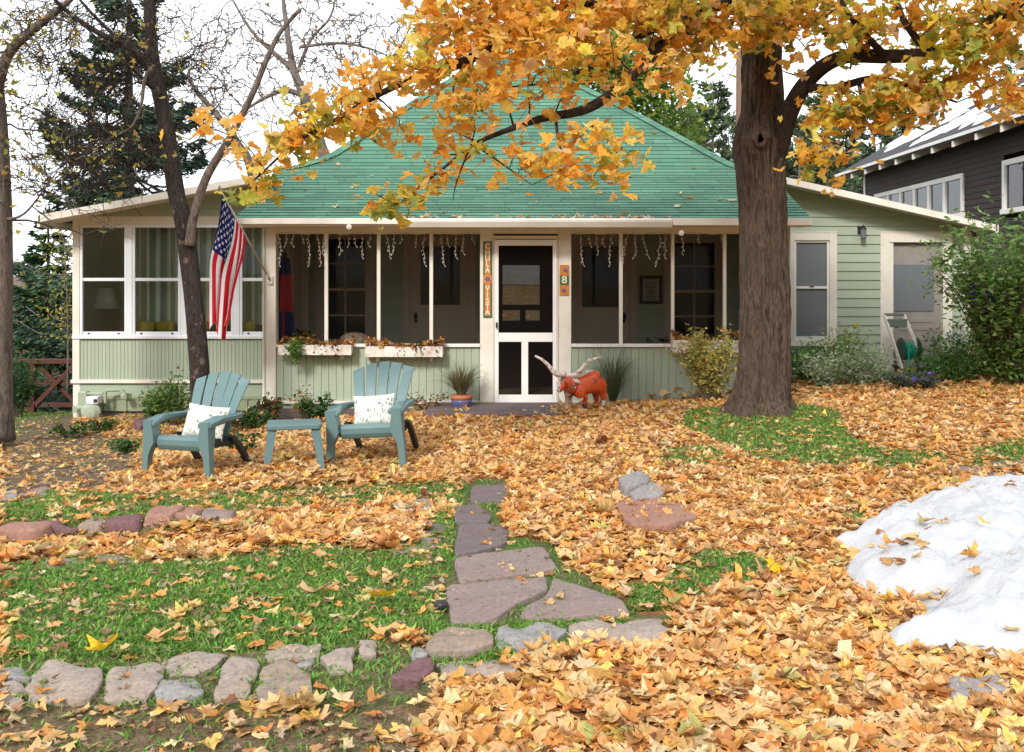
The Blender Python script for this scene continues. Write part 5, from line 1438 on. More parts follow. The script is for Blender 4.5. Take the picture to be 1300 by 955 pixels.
# ---- window boxes
def wbox(ua, ub, va, vb, label, seed, trail=True):
    Yb = 12.78; e = empty('window_box', (X((ua + ub) / 2, Yb), Yb, Z(vb, Yb)), label, 'window box', 'white window boxes under the porch screens')
    hw_ = (X(ub, Yb) - X(ua, Yb)) / 2; h_ = Z(va, Yb) - Z(vb, Yb); mb = MB()
    mb.box(-hw_, hw_, 0, .018, 0, h_); mb.box(-hw_, -hw_ + .018, .019, .16, 0, h_); mb.box(hw_ - .018, hw_, .019, .16, 0, h_); mb.box(-hw_, hw_, .02, .16, -.0, .02); mb.box(-hw_ + .02, hw_ - .02, .03, .15, h_ * .5, h_ * .75, 1)
    mb.build('box', [MT['peel'], MT['darkwood']], e, bevel=.003)
    mb = MB()
    for s_ in (-.7, .7): mb.box(hw_ * s_ - .02, hw_ * s_ + .02, .1, .17, -.06, 0)
    mb.build('bracket', MT['peel'], e)
    rs = random.Random(seed); P = []; Q = []
    for _ in range(190):
        x = rs.uniform(-hw_, hw_); k = .5 + .5 * math.sin(x * 7 + seed); P.append((x, rs.uniform(0, .15), h_ + rs.uniform(-.02, .1) * k))
    leafcloud('dry_leaves', P, .06, .8, [(.55, .25, .06, 3), (.3, .12, .04, 2), (.6, .35, .12, 1)], MT['litter'], e, MAPLE2, .5, seed)
    st = [rs.uniform(-.9, .9) for _ in range(4)]
    for _ in range(260):
        s0 = rs.choice(st); Q.append((s0 * hw_ + rs.gauss(0, .04), rs.uniform(-.03, .06), h_ + .06 - rs.random() ** 1.5 * .24))
    leafcloud('trailing_plants', Q, .035, 1.0, [(.05, .06, .03, 3), (.1, .16, .04, 1), (.12, .07, .04, 2)], MT['fol'], e, OVAL, .4, seed + 1)
wbox(353, 446, 438, 451, 'white window box on the left with trailing green plants', 41)
wbox(463, 562, 440, 453.5, 'white window box full of orange leaves, right of the other left one', 42)
wbox(854, 948, 432, 448, 'white window box on the right porch wall behind the yellow shrub', 43)
mb = MB(); q = at(374, 445, 12.72); P = [(q.x + rnd.gauss(0, .055), q.y + rnd.gauss(0, .03), q.z + rnd.gauss(0, .07)) for _ in range(420)]
o = leafcloud('hanging_greenery', P, .04, .9, [(.12, .26, .04, 3), (.2, .3, .06, 1)], MT['fol'], None, OVAL, .3, 44); tag(o, 'bright green ferny clump spilling over the left window box', 'plant')

# ---- things inside the porch
e = empty('furled_umbrella', (X(362, 13.5), 13.5, PF), 'furled navy blue and red umbrella standing at the left end of the porch', 'umbrella')
NAVY = paint('navy_cloth', (.012, .02, .09, 1), .8); REDC = paint('red_cloth', (.35, .02, .02, 1), .8)
mb = MB()
for (z0, z1, r0, r1, mi) in ((.55, 1.25, .15, .09, 0), (1.25, 1.75, .09, .07, 1), (1.75, 1.98, .07, .05, 0)):
    n = 18; i0 = len(mb.v)
    for z, rr_ in ((z0, r0), (z1, r1)):
        for j in range(n):
            a = 2 * math.pi * j / n; q_ = rr_ * (1 + .22 * math.cos(a * 6)); mb.v.append((q_ * math.cos(a), q_ * math.sin(a), z))
    for j in range(n): mb.f.append((i0 + j, i0 + (j + 1) % n, i0 + n + (j + 1) % n, i0 + n + j)); mb.m.append(1 if (mi == 0 and j == 13 and z0 < 1) else mi); mb.c.append((1, 1, 1))
mb.build('canopy', [NAVY, REDC], e)
mb = MB(); mb.tube([(0, 0, 0), (0, 0, 2.05)], .016, 8); mb.lathe([(.16, 0), (.16, .04), (.03, .08)], 16); mb.build('pole', MT['black'], e)
e = empty('potted_flowers', (X(383, 13.6), 13.6, .55), 'pot of yellow and orange flowers inside the porch by the left window', 'flower pot')
mb = MB(); mb.lathe([(.0001, -.58), (.16, -.58), (.16, -.56), (.02, -.54), (.02, -.03), (.2, -.02), (.2, 0), (.0001, 0)], 20); mb.build('pot_stand', MT['darkwood'], e)
mb = MB(); mb.lathe([(.0001, 0), (.09, 0), (.13, .2), (.12, .2)], 18); mb.build('pot', paint('blue_pot', (.05, .1, .2, 1), .3), e, smooth=True)
rs = random.Random(3); P = [(rs.gauss(0, .09), rs.gauss(0, .08), .28 + rs.gauss(0, .06)) for _ in range(240)]
leafcloud('foliage', P, .06, .9, GREENS, MT['fol'], e, OVAL, .4, 60)
P = [(rs.gauss(.05, .09), rs.gauss(-.05, .05), .27 + rs.gauss(0, .04)) for _ in range(50)]
leafcloud('blooms', P, .07, .7, [(.8, .45, .02, 2), (.7, .15, .02, 2), (.5, .05, .03, 1)], MT['fol_y'], e, MAPLE2, .3, 61)
e = empty('wicker_chair', (X(452, 14.1), 14.1, PF), 'wicker chair inside the porch, only its top showing under the left inner window', 'chair')
mb = MB(); WK = paint('dark_wicker', (.05, .03, .02, 1), .7)
mb.box(-.28, .28, -.25, .25, .36, .40); mb.build('seat', WK, e)
mb = MB(); mb.box(-.28, .28, .22, .27, .40, .74); mb.build('backrest', WK, e, bevel=.02)
for s_ in (-1, 1):
    for t_ in (-1, 1): mb = MB(); mb.box(s_ * .26 - .02, s_ * .26 + .02, t_ * .22 - .02, t_ * .22 + .02, 0, .36); mb.build('leg', WK, e)
m, nt, b = M_('floral_cloth'); v = coords(nt); vv = nt.nodes.new('ShaderNodeTexVoronoi'); vv.inputs['Scale'].default_value = 14; nt.links.new(v, vv.inputs[0])
setbase(nt, b, ramp(nt, mixc(nt, .5, vv.outputs['Color'], noise(nt, v, 12)), [(.35, (.25, .03, .03)), (.5, (.4, .36, .25)), (.65, (.12, .16, .07))]))
mb = MB(); n = 12
prof_ = [(.0001, -.17)] + [(.30 * math.cos(R(a)) , .17 * math.sin(R(a))) for a in range(-75, 90, 15)] + [(.0001, .17)]
mb.lathe(prof_, 20, (0, 0, 0)); o = mb.build('floral_cushion', m, None, smooth=True); o.location = (X(452, 13.95), 13.95, .75); o.scale = (.85, .5, 1); o.rotation_euler = (R(-12), R(8), 0)
tag(o, 'round floral cushion propped on the wicker porch chair', 'cushion')
shrub('porch_plant', (X(845, 14.2), 14.2, .45), .45, .3, 12, 240, .07, [(.03, .06, .02, 2), (.2, .06, .03, 1)], MT['fol'], 'dark leafy plant inside the porch by the right inner window', 'plant', seed=71)
mb = MB(); mb.lathe([(.0001, 0), (.12, 0), (.17, .3), (.15, .3)], 16, (X(845, 14.2), 14.2, .16)); mb.lathe([(.18, 0), (.18, .03), (.03, .05), (.03, .1), (.15, .15), (.0001, .155)], 12, (X(845, 14.2), 14.2, PF)); tag(mb.build('plant_pot', MT['darkwood'], None, smooth=True), 'dark pot holding the porch plant by the right inner window', 'pot')

# ---- lantern on right wing
e = empty('wall_lantern', (X(1092.5, YR), YR - .02, Z(296, YR)), 'small grey wall lantern between the wing window and the wing door', 'lantern')
mb = MB(); mb.box(-.05, .05, 0, .02, -.03, .1); mb.tube([(0, 0, .08), (0, -.08, .1), (0, -.1, .06)], .008, 6); mb.lathe([(.0001, .12), (.05, .06), (.055, .05), (.0001, .05)], 8, (0, -.1, 0)); mb.lathe([(.0001, -.1), (.04, -.09), (.0001, -.08)], 8, (0, -.1, 0)); mb.build('lantern_body', MT['black'], e)
mb = MB(); mb.lathe([(.036, -.085), (.046, .05)], 8, (0, -.1, 0)); mb.build('lantern_glass', MT['pane_blue'], e)

# ---- hose reel cart
Yh = 14.2; hx = X(1148, Yh); e = empty('hose_reel_cart', (hx, Yh, gz(hx, Yh) + .0), 'grey hose reel cart with a green hose leaning at the wing door', 'hose reel')
GM = paint('grey_green_plastic', (.13, .17, .14, 1), .5); HOSE = paint('green_hose', (.0, .3, .2, 1), .35, .05)
zt_ = Z(400, Yh) - e.location.z; mb = MB()
a1_, a2_ = Vector((X(1128, Yh) - hx, .16, zt_)), Vector((X(1153, Yh) - hx, .16, zt_)); b1v, b2v = Vector((X(1139, Yh) - hx, -.18, .12)), Vector((X(1171, Yh) - hx, -.15, .12))
mb.bar(a1_, b1v, .03, .04); mb.bar(a2_, b2v, .03, .04); mb.build('frame', MT['cream'], e, bevel=.003)
mb = MB(); mb.bar(a1_, a2_, .05, .04); mb.bar(a1_.lerp(b1v, .16), a2_.lerp(b2v, .16), .03, .12); mb.build('handle', GM, e, bevel=.006)
for xx in (-.06, .17):
    mb = MB(); mb.lathe([(.0001, 0), (.17, 0), (.19, .012), (.17, .024), (.0001, .024)], 24, (xx, 0, .36), 0, Matrix.Rotation(R(90), 3, 'Y')); mb.build('reel_disc', paint('dark_green_plastic', (.02, .06, .045, 1), .4), e, smooth=False)
mb = MB(); P = []
for k in range(160): a = k * .35; P.append((-.03 + .17 * ((k * .35 / 6.28) % 5) / 5, math.cos(a) * (.10 + .015 * (k // 80)), .36 + math.sin(a) * (.10 + .02 * (k // 80))))
mb.tube(P, .013, 6); mb.tube([(.02, -.11, .4), (.0, -.16, .25), (-.03, -.19, .1), (-.06, -.2, .02)], .014, 6); mb.build('hose', HOSE, e, smooth=True)
for xx in (-.12, .24):
    mb = MB(); mb.lathe([(.0001, 0), (.1, 0), (.1, .04), (.0001, .04)], 18, (xx, .05, .1), 0, Matrix.Rotation(R(90), 3, 'Y')); mb.build('wheel', MT['black'], e)

# ---- gas meter
Ym = 13.8; e = empty('gas_meter', (X(115, Ym), Ym, Z(540, Ym)), 'sage painted gas meter with pipes and regulator at the wing corner', 'gas meter')
L = lambda u, v, y=0: (X(u, Ym) - e.location.x, y, Z(v, Ym) - e.location.z)
Rx = Matrix.Rotation(R(90), 3, 'X')
mb = MB(); a = L(117, 523); mb.lathe([(.0001, 0), (.085, 0), (.10, .02), (.10, .06), (.13, .075), (.14, .09), (.14, .11), (.13, .12), (.08, .16), (.0001, .17)], 24, (a[0], .0 + .06, a[2]), 0, Rx); mb.build('meter_body', MT['metergrey'], e, smooth=False, bevel=.006)
mb = MB(); a = L(112, 512); b_ = L(127, 503); mb.box(a[0], b_[0], -.08, .1, a[2], b_[2]); mb.build('index_box', MT['vinyl'], e, bevel=.004)
mb = MB(); a = L(122, 510.5); b_ = L(126.5, 506); mb.box(a[0], b_[0], -.085, -.0805, a[2], b_[2]); mb.build('dial', MT['black'], e)
mb = MB(); a = L(98, 500); b_ = L(110, 518); mb.box(a[0], b_[0], 0, .12, b_[2], L(98, 497)[2]); mb.build('service_box', MT['metergrey'], e, bevel=.02)
mb = MB()
mb.tube([L(98, 545, .03), L(98, 515, .03)], .02, 10); mb.tube([L(110, 500, .02), L(130, 500, .02)], .018, 10); mb.tube([L(133, 512, .02), L(133, 497, .02), L(136, 496, .04), L(152, 496, .08), L(155, 498, .1)], .022, 10)
mb.tube([L(150, 496, .08), L(156, 503, .08)], .03, 10); mb.build('pipe', MT['metergrey'], e); mb = MB()
mb.lathe([(.0001, 0), (.045, .0), (.045, .05), (.0001, .06)], 14, L(157, 503, .05), 0, Rx); mb.lathe([(.0001, 0), (.04, .0), (.04, .08), (.0001, .1)], 14, L(98, 518, .03), 0, Matrix.Rotation(R(90), 3, 'Y')); mb.box(*[L(92, 0)[0], L(98, 0)[0]], 0, .05, L(0, 524)[2], L(0, 516)[2])
mb.build('regulator', MT['metergrey'], e, smooth=False)

# ---- gate
Yg = 17.0; gA_ = gz(X(40, Yg), Yg); zt_ = Z(458, Yg); zb_g = Z(517, Yg)
e = empty('wooden_gate', (X(60, Yg), Yg, zb_g), 'red brown wooden gate with crossed braces left of the cottage', 'gate')
x0, x1 = X(36, Yg) - e.location.x, X(97, Yg) - e.location.x; H_ = zt_ - zb_g
mb = MB(); mb.box(x0, x0 + .12, -.05, .07, -.2, H_ - .05); mb.build('post', MT['gatewood'], e, bevel=.006)
mb = MB(); mb.box(x0 - .13, x1, -.07, .08, H_ - .05, H_ + .03); mb.build('top_rail', MT['gatewood'], e, bevel=.006)
mb = MB(); mb.box(x0 + .12, x1, -.03, .02, 0, .08); mb.build('bottom_rail', MT['gatewood'], e, bevel=.005)
mb = MB(); mb.box(x0 + .12, x1, -.031, .021, H_ * .48, H_ * .48 + .08); mb.build('middle_rail', MT['gatewood'], e, bevel=.005)
mb = MB(); mb.bar((x0 + .14, -.05, .05), (x1 - .02, -.05, H_ - .07), .07, .03, (0, 1, 0)); mb.build('brace', MT['gatewood'], e)
mb = MB(); mb.bar((x0 + .14, .045, H_ - .07), (x1 - .02, .045, .05), .07, .03, (0, 1, 0)); mb.build('brace', MT['gatewood'], e)
# spike hook and spotlight
g = onY(419, 12.4); mb = MB(); mb.tube([tuple(g), tuple(g + Vector((0, 0, .36))), tuple(g + Vector((-.07, 0, .36)))], .006, 5); tag(mb.build('plant_hook', MT['black'], None), 'thin iron hook stake in the bed before the porch wall', 'stake')
g = onY(323, 12.5); mb = MB(); mb.tube([tuple(g), tuple(g + Vector((0, 0, .12)))], .01, 6); mb.lathe([(.0001, -.05), (.03, -.05), (.045, .05), (.0001, .05)], 10, tuple(g + Vector((0, -.02, .16))), 0, Matrix.Rotation(R(-50), 3, 'X')); tag(mb.build('garden_spotlight', MT['black'], None), 'small black garden spotlight at the porch corner', 'spotlight')

# ---- longhorn statue: one skinned body, horns and ears as parts
def skin_obj(name, V, E, Rr, mat, parent, sub=2, root=0):
    me = bpy.data.meshes.new(name); me.from_pydata(V, E, []); me.materials.append(mat)
    o = bpy.data.objects.new(name, me); COL.objects.link(o); o.parent = parent
    s_ = o.modifiers.new('skin', 'SKIN'); s_.use_smooth_shade = True
    for i, r_ in enumerate(Rr): me.skin_vertices[0].data[i].radius = (r_[0], r_[1]) if isinstance(r_, tuple) else (r_, r_)
    me.skin_vertices[0].data[root].use_root = True
    o.modifiers.new('sub', 'SUBSURF').levels = sub; o.modifiers['sub'].render_levels = sub
    return o
YH = 12.1; g = onY(738, YH); LH = empty('longhorn_statue', (X(738, YH), YH, g.z + .025), 'orange and white metal longhorn cattle statue with wide horns by the screen door', 'statue')
KP = YH / FPX
def hp(u, v, y=0.0): return ((u - 738) * KP, y, (518 - v) * KP)
m, nt, b = M_('painted_metal_hide'); v = coords(nt); sx_n = nt.nodes.new('ShaderNodeSeparateXYZ'); nt.links.new(v, sx_n.inputs[0])
n1 = noise(nt, v, 9, 4, .6); n2 = noise(nt, v, 40, 3, .6)
def maths(nt, op, a, b_):
    q = nt.nodes.new('ShaderNodeMath'); q.operation = op
    for i, vv_ in ((0, a), (1, b_)):
        if isinstance(vv_, bpy.types.NodeSocket): nt.links.new(vv_, q.inputs[i])
        else: q.inputs[i].default_value = vv_
    return q.outputs[0]
def step(s_, t, w=.012):
    q = nt.nodes.new('ShaderNodeMath'); q.operation = 'MULTIPLY_ADD'; q.use_clamp = True; nt.links.new(s_, q.inputs[0]); q.inputs[1].default_value = 1 / w; q.inputs[2].default_value = -t / w; return q.outputs[0]
XS, ZS = sx_n.outputs[0], sx_n.outputs[2]
orange = mixc(nt, ramp(nt, n2, [(.4, g1(0)), (.7, g1(.6))]), (.60, .085, .014, 1), (.40, .045, .01, 1))
# tan chest: below the neck, left of a slanted line; black ragged border
k1 = maths(nt, 'ADD', maths(nt, 'MULTIPLY', XS, -1), maths(nt, 'MULTIPLY', ZS, -.9)); k1 = maths(nt, 'ADD', k1, maths(nt, 'MULTIPLY', n1, .16))
inx = step(k1, .03); inb = step(k1, .0)
low = step(maths(nt, 'MULTIPLY', ZS, -1), -.235)
col = mixc(nt, maths(nt, 'MULTIPLY', inb, low), orange, (.02, .014, .012, 1)); col = mixc(nt, maths(nt, 'MULTIPLY', inx, low), col, (.5, .34, .28, 1))
# pale muzzle, dark brow, white ridge along the back
mz = step(maths(nt, 'ADD', maths(nt, 'MULTIPLY', XS, -1), maths(nt, 'MULTIPLY', n1, .03)), .275)
col = mixc(nt, mz, col, (.62, .56, .52, 1))
bk_ = maths(nt, 'ADD', maths(nt, 'ADD', ZS, maths(nt, 'MULTIPLY', XS, -.42)), maths(nt, 'MULTIPLY', n1, .04))
col = mixc(nt, maths(nt, 'MULTIPLY', step(bk_, .425), step(XS, -.12)), col, (.6, .56, .54, 1))
legd = maths(nt, 'MULTIPLY', step(maths(nt, 'MULTIPLY', ZS, -1), -.09), ramp(nt, n1, [(.5, g1(0)), (.54, g1(1))]))
col = mixc(nt, legd, col, (.03, .02, .02, 1))
nb = noise(nt, v, 6.5, 5, .7); col = mixc(nt, step(nb, .575, .015), col, (.03, .02, .018, 1)); col = mixc(nt, step(nb, .61, .015), col, (.55, .5, .46, 1))
setbase(nt, b, col); b.inputs['Roughness'].default_value = .3; bump(nt, b, mixc(nt, .5, n1, n2), .8, .03)
V = [hp(745, 487, 0), hp(734, 489, -.03), hp(755, 483, .06), hp(762, 480, .10), hp(724, 486, -.08), hp(717, 480, -.12), hp(714, 482, -.15), hp(710, 489, -.2), hp(707.5, 493, -.23),
     hp(741, 500, -.08), hp(741.5, 510, -.09), hp(741.7, 520, -.09), hp(722, 500, .02), hp(720.5, 510, .02), hp(720, 520, .02),
     hp(765, 497, .05), hp(767.5, 507, .07), hp(766, 520, .06), hp(757, 497, .2), hp(759, 507, .21), hp(758.5, 519, .2), hp(767, 480, .16), hp(768.5, 492, .18)]
E = [(0, 1), (0, 2), (2, 3), (1, 4), (4, 5), (5, 6), (6, 7), (7, 8), (1, 9), (9, 10), (10, 11), (4, 12), (12, 13), (13, 14), (3, 15), (15, 16), (16, 17), (3, 18), (18, 19), (19, 20), (3, 21), (21, 22)]
Rr = [(.135, .14), (.13, .135), (.125, .13), (.105, .11), (.105, .105), (.07, .075), (.062, .066), (.045, .045), (.034, .034),
      .055, .034, .033, .055, .032, .03, .055, .032, .031, .055, .032, .03, .018, .012]
skin_obj('body', V, E, Rr, m, LH)
m2, nt, b = M_('chipped_white_horn'); v = coords(nt); setbase(nt, b, ramp(nt, noise(nt, v, 22, 5, .7), [(.38, (.22, .1, .05)), (.5, (.62, .52, .46)), (.7, (.75, .7, .66))])); b.inputs['Roughness'].default_value = .5; bump(nt, b, noise(nt, v, 60), .5, .01)
for pts in ([hp(716, 472, -.13), hp(711, 472.5, -.16), hp(705, 471.5, -.19), hp(700, 466.5, -.2), hp(694, 459, -.2), hp(687.5, 453, -.2), hp(678.8, 448.3, -.2)],
            [hp(718, 472, -.12), hp(724, 473.5, -.12), hp(730, 473, -.10), hp(735.5, 468, -.08), hp(740.5, 461.5, -.06), hp(748, 455, -.04), hp(757, 452.7, -.03), hp(764, 451.5, -.02)]):
    q = []
    for i in range(len(pts) - 1):
        for t in (0, .5): q.append(Vector(pts[i]).lerp(Vector(pts[i + 1]), t))
    q.append(Vector(pts[-1])); mb = MB(); mb.tube(q, [.04 - .028 * (i / (len(q) - 1)) ** 1.3 for i in range(len(q))], 12, jit=.25); mb.build('horn', m2, LH, smooth=True)
for c_, rz_, rx_ in ((hp(727, 478, -.15), 0, 120), (hp(712, 478, -.17), 0, -150)):
    mb = MB(); mb.lathe([(.0001, 0), (.022, .03), (.026, .06), (.0001, .12)], 8, c_, 0, Matrix.Rotation(R(rx_), 3, 'Y') @ Matrix.Diagonal((1, .4, 1))); mb.build('ear', m2, LH, smooth=True)
for c_ in (hp(716.5, 481.5, -.222), hp(711.5, 482.5, -.2)):
    mb = MB(); mb.lathe([(.0001, 0), (.011, .003), (.008, .01), (.0001, .012)], 8, c_, 0, Matrix.Rotation(R(90), 3, 'X')); mb.build('eye', MT['black'], LH)
# ================================================================== TREES
def bez(P, n=6):
    """Catmull-Rom through points"""
    P = [Vector(p) for p in P]; Q = [P[0] * 2 - P[1]] + P + [P[-1] * 2 - P[-2]]; out = []
    for i in range(1, len(Q) - 2):
        for k in range(n):
            t = k / n; a, b, c, d = Q[i - 1], Q[i], Q[i + 1], Q[i + 2]
            out.append(0.5 * ((2 * b) + (c - a) * t + (2 * a - 5 * b + 4 * c - d) * t * t + (3 * b - a - 3 * c + d) * t ** 3))
    out.append(P[-1]); return out
class Skel:
    """limbs as polylines; attractors are joined to the nearest node (nearest first) with kinked twigs"""
    def __init__(s): s.nodes = []; s.mb = MB()
    def limb(s, P, radii, n=8, jit=.1, reg=True, seg=6):
        q = bez(P, seg); r = [float(np.interp(i / (len(q) - 1), np.linspace(0, 1, len(radii)), radii)) for i in range(len(q))]
        s.mb.tube(q, r, n, jit=jit)
        if reg: s.nodes += [(tuple(p), rr_) for p, rr_ in zip(q, r)]
    def grow(s, pts, seed=1, rmin=.004, kink=.12, dens=3, maxr=.02, spray=0, slen=.2):
        rs = random.Random(seed)
        A = np.array([n_[0] for n_ in s.nodes]); RR = [n_[1] for n_ in s.nodes]
        pts = [np.array(p) for p in pts]
        D = np.array([np.min(np.linalg.norm(A - p, axis=1)) for p in pts]); order = np.argsort(D)
        tips = []
        Al = A; cap = len(A) + len(pts) * dens + 10
        buf = np.zeros((cap, 3)); buf[:len(A)] = A; cnt = len(A); PL = np.zeros(cap)
        for oi in order:
            p = pts[oi]; d = np.linalg.norm(buf[:cnt] - p, axis=1)
            j = int(np.argmin(d + .5 * PL[:cnt])); a = Vector(buf[j]); b = Vector(p); L_ = (b - a).length
            if L_ < .02: tips.append(b); continue
            r0 = min(RR[j] * .7, maxr, .004 + L_ * .02); r0 = max(r0, rmin)
            q = [a]; arc = Vector((rs.uniform(-1, 1), rs.uniform(-1, 1), rs.uniform(-.9, .9))) * kink * .6 * L_
            for k in range(1, dens + 1):
                t = k / dens
                q.append(a.lerp(b, t) + arc * math.sin(math.pi * t) + Vector((rs.uniform(-1, 1), rs.uniform(-1, 1), rs.uniform(-1, 1))) * (.14 * kink * L_ + .006 if k < dens else 0))
            rad = [r0 + (rmin - r0) * k / dens for k in range(dens + 1)]
            s.mb.tube(q, rad, 4 if r0 < .012 else 6, cap=False)
            for k in range(1, dens + 1): buf[cnt] = q[k]; PL[cnt] = PL[j] + L_ * k / dens; cnt += 1; RR.append(rad[k])
            for _ in range(spray):
                k = rs.randint(1, dens); a0 = q[k]; dr = (b - a).normalized() * rs.uniform(.2, 1) + Vector((rs.gauss(0, .6), rs.gauss(0, .6), rs.gauss(.15, .55))); L2 = slen * rs.uniform(.5, 1.5)
                s.mb.tube([a0, a0 + dr * L2 * .5 + Vector((0, 0, rs.uniform(-.03, .03))) * L2, a0 + dr * L2], [rmin * .75, rmin * .6, rmin * .4], 3, cap=False)
        return buf[:cnt]
def blob(u, v, ru, rv, Y, dY, n, rs):
    out = []
    for _ in range(n):
        while True:
            a, b_, c_ = rs.uniform(-1, 1), rs.uniform(-1, 1), rs.uniform(-1, 1)
            if a * a + b_ * b_ <= 1: break
        out.append(at(u + a * ru, v + b_ * rv, Y + c_ * dY))
    return out

# ---------------------------------------------------------------- the big maple
TY = 10.8
MTREE = empty('maple_tree', (X(968, TY), TY, gz(X(968, TY), TY)), 'big maple with a thick dark trunk and orange leaves hanging over the roof', 'tree')
def build_tree_mesh(mb, name, mat, parent, smooth=True):
    o = mb.build(name, mat, None, smooth=smooth); o.parent = parent; o.matrix_parent_inverse = Matrix.Translation(-Vector(parent.location)); return o
def rel_parent(o, parent): o.parent = parent; o.matrix_parent_inverse = Matrix.Translation(-Vector(parent.location))
bk = bark('maple_bark', (.135, .098, .072, 1), (.06, .042, .031, 1), (16, 16, 3.2), .7, .02)
tr = MB()
# trunk: rings with root flare and knot
rows = [(545, 966, 56), (530, 966, 48), (518, 967, 41), (505, 968, 35.5), (480, 970, 31.5), (440, 971, 30.5), (380, 971, 29.5), (320, 969, 28.5), (270, 967, 28), (225, 965, 29), (200, 964, 31), (180, 963, 32), (160, 965, 29), (140, 967, 25), (110, 967, 24), (70, 967, 23.5), (20, 965, 23), (-40, 962, 22), (-120, 955, 18), (-220, 950, 12), (-320, 946, 6)]
zs_, n = [], 110; i0 = 0; dense = []
for (va, ua, wa), (vb, ub, wb) in zip(rows, rows[1:]):
    for k in range(12): t = k / 12; dense.append((va + (vb - va) * t, ua + (ub - ua) * t, wa + (wb - wa) * t))
dense.append(rows[-1])
for v_, u_, hw_ in dense:
    z = Z(v_, TY); cx = X(u_, TY); r_ = hw_ / FPX * TY
    for j in range(n):
        a = 2 * math.pi * j / n
        fl = 1 + (.17 * sm(470, 540, v_)) * math.sin(a * 5 + 1) + .045 * math.sin(a * 3 + v_ * .01) + .03 * mnoise.noise(Vector((math.cos(a) * 3, math.sin(a) * 3, z * 2)))
        rr_ = r_ * fl
        # knot bulge facing the viewer
        dk = math.exp(-((z - Z(178, TY)) ** 2 / .012 + (((a - math.radians(262) + math.pi) % (2 * math.pi)) - math.pi) ** 2 / .18)); rr_ += .05 * dk
        dk2 = math.exp(-((z - Z(178, TY)) ** 2 / .0016 + (((a - math.radians(262) + math.pi) % (2 * math.pi)) - math.pi) ** 2 / .02)); rr_ -= .085 * dk2
        c1_, s1_ = math.cos(a), math.sin(a); f_ = sm(-100, 60, v_)
        rg1 = mnoise.noise(Vector((c1_ * 6.5, s1_ * 6.5, z * 1.6 + 3))); rg2 = mnoise.noise(Vector((c1_ * 14, s1_ * 14, z * 4.5)))
        rr_ += (.020 * (1 - abs(rg1) * 3.2) + .010 * rg2) * f_
        tr.v.append((cx + rr_ * math.cos(a), TY + rr_ * math.sin(a), z))
for k in range(len(dense) - 1):
    for j in range(n):
        a0 = k * n + j; a1 = k * n + (j + 1) % n; tr.f.append((a0, a1, a1 + n, a0 + n)); tr.m.append(0); tr.c.append((1, 1, 1))
build_tree_mesh(tr, 'trunk', bk, MTREE)
def knot(u, v, rad, dep, hollow):
    c = at(u, v, TY - dep); mb = MB(); P_ = []
    for k in range(21): a = 6.2832 * k / 20; P_.append(c + Vector((math.cos(a) * rad * .8, -.012 * math.cos(a * 2), math.sin(a) * rad)))
    mb.tube(P_, [rad * .42 * (1 + .2 * math.sin(k * .9)) for k in range(21)], 10, jit=.25, cap=False); o_ = build_tree_mesh(mb, 'knot', bk, MTREE)
    mb = MB(); mb.lathe([(.0001, 0), (rad * .8, .0)], 16, c + Vector((0, .0, 0)), 0, Matrix.Rotation(R(90), 3, 'X')); h_ = mb.build('hollow', MT['dark'] if hollow else bk, None); h_.parent = o_
knot(965, 176, .07, .325, True)

sk = Skel()
# big right limb
sk.limb([at(972, 235, TY), at(984, 195, TY - .1), at(1003, 140, TY - .3), at(1030, 98, TY - .5), at(1070, 73, TY - .8), at(1130, 72, TY - 1.1), at(1180, 68, TY - 1.4), at(1230, 45, TY - 1.7), at(1290, 8, TY - 2), at(1350, -40, TY - 2.2)], [.16, .125, .10, .085, .072, .068, .06, .05, .04, .03], 14)
sk.limb([at(1028, 112, TY - .5), at(1060, 112, TY - .6), at(1110, 100, TY - .8), at(1160, 112, TY - 1), at(1215, 130, TY - 1.3)], [.055, .045, .035, .025, .01], 8)
sk.limb([at(1180, 68, TY - 1.4), at(1150, 30, TY - 1.3), at(1130, -20, TY - 1.2)], [.04, .03, .02], 8)
sk.limb([at(1125, 72, TY - 1.1), at(1095, 40, TY - 1.2), at(1070, 5, TY - 1.2), at(1060, -40, TY - 1.2)], [.04, .03, .025, .015], 8)
sk.limb([at(1090, 100, TY - .8), at(1095, 150, TY - 1), at(1075, 195, TY - 1.2), at(1050, 215, TY - 1.3)], [.025, .016, .01, .005], 6)
# branch above the frame that dips across the roof
sk.limb([at(955, -60, TY), at(925, -5, TY - .6), at(880, 18, TY - 1.1), at(835, 62, TY - 1.6), at(790, 108, TY - 2), at(745, 138, TY - 2.2), at(690, 150, TY - 2.4), at(645, 165, TY - 2.5), at(600, 185, TY - 2.6), at(555, 220, TY - 2.7), at(525, 243, TY - 2.8)], [.10, .085, .07, .055, .05, .042, .032, .024, .016, .01, .004], 10)
sk.limb([at(868, 22, TY - 1.15), at(810, 48, TY - 1.3), at(755, 82, TY - 1.5), at(700, 104, TY - 1.7), at(650, 110, TY - 1.9)], [.035, .028, .022, .014, .006], 6)
sk.limb([at(925, -5, TY - .6), at(830, -20, TY - 1.2), at(700, 20, TY - 1.8), at(592, 77, TY - 2.3), at(530, 98, TY - 2.5), at(485, 118, TY - 2.7), at(430, 150, TY - 2.9), at(375, 182, TY - 3.0), at(330, 222, TY - 3.0), at(300, 248, TY - 3.0)], [.07, .06, .05, .042, .034, .026, .018, .012, .008, .004], 10)
sk.limb([at(600, 182, TY - 2.6), at(640, 210, TY - 2.6), at(675, 235, TY - 2.7)], [.014, .008, .003], 5)
sk.limb([at(705, 150, TY - 2.4), at(712, 190, TY - 2.5), at(735, 215, TY - 2.5), at(750, 228, TY - 2.5)], [.015, .01, .007, .003], 5)
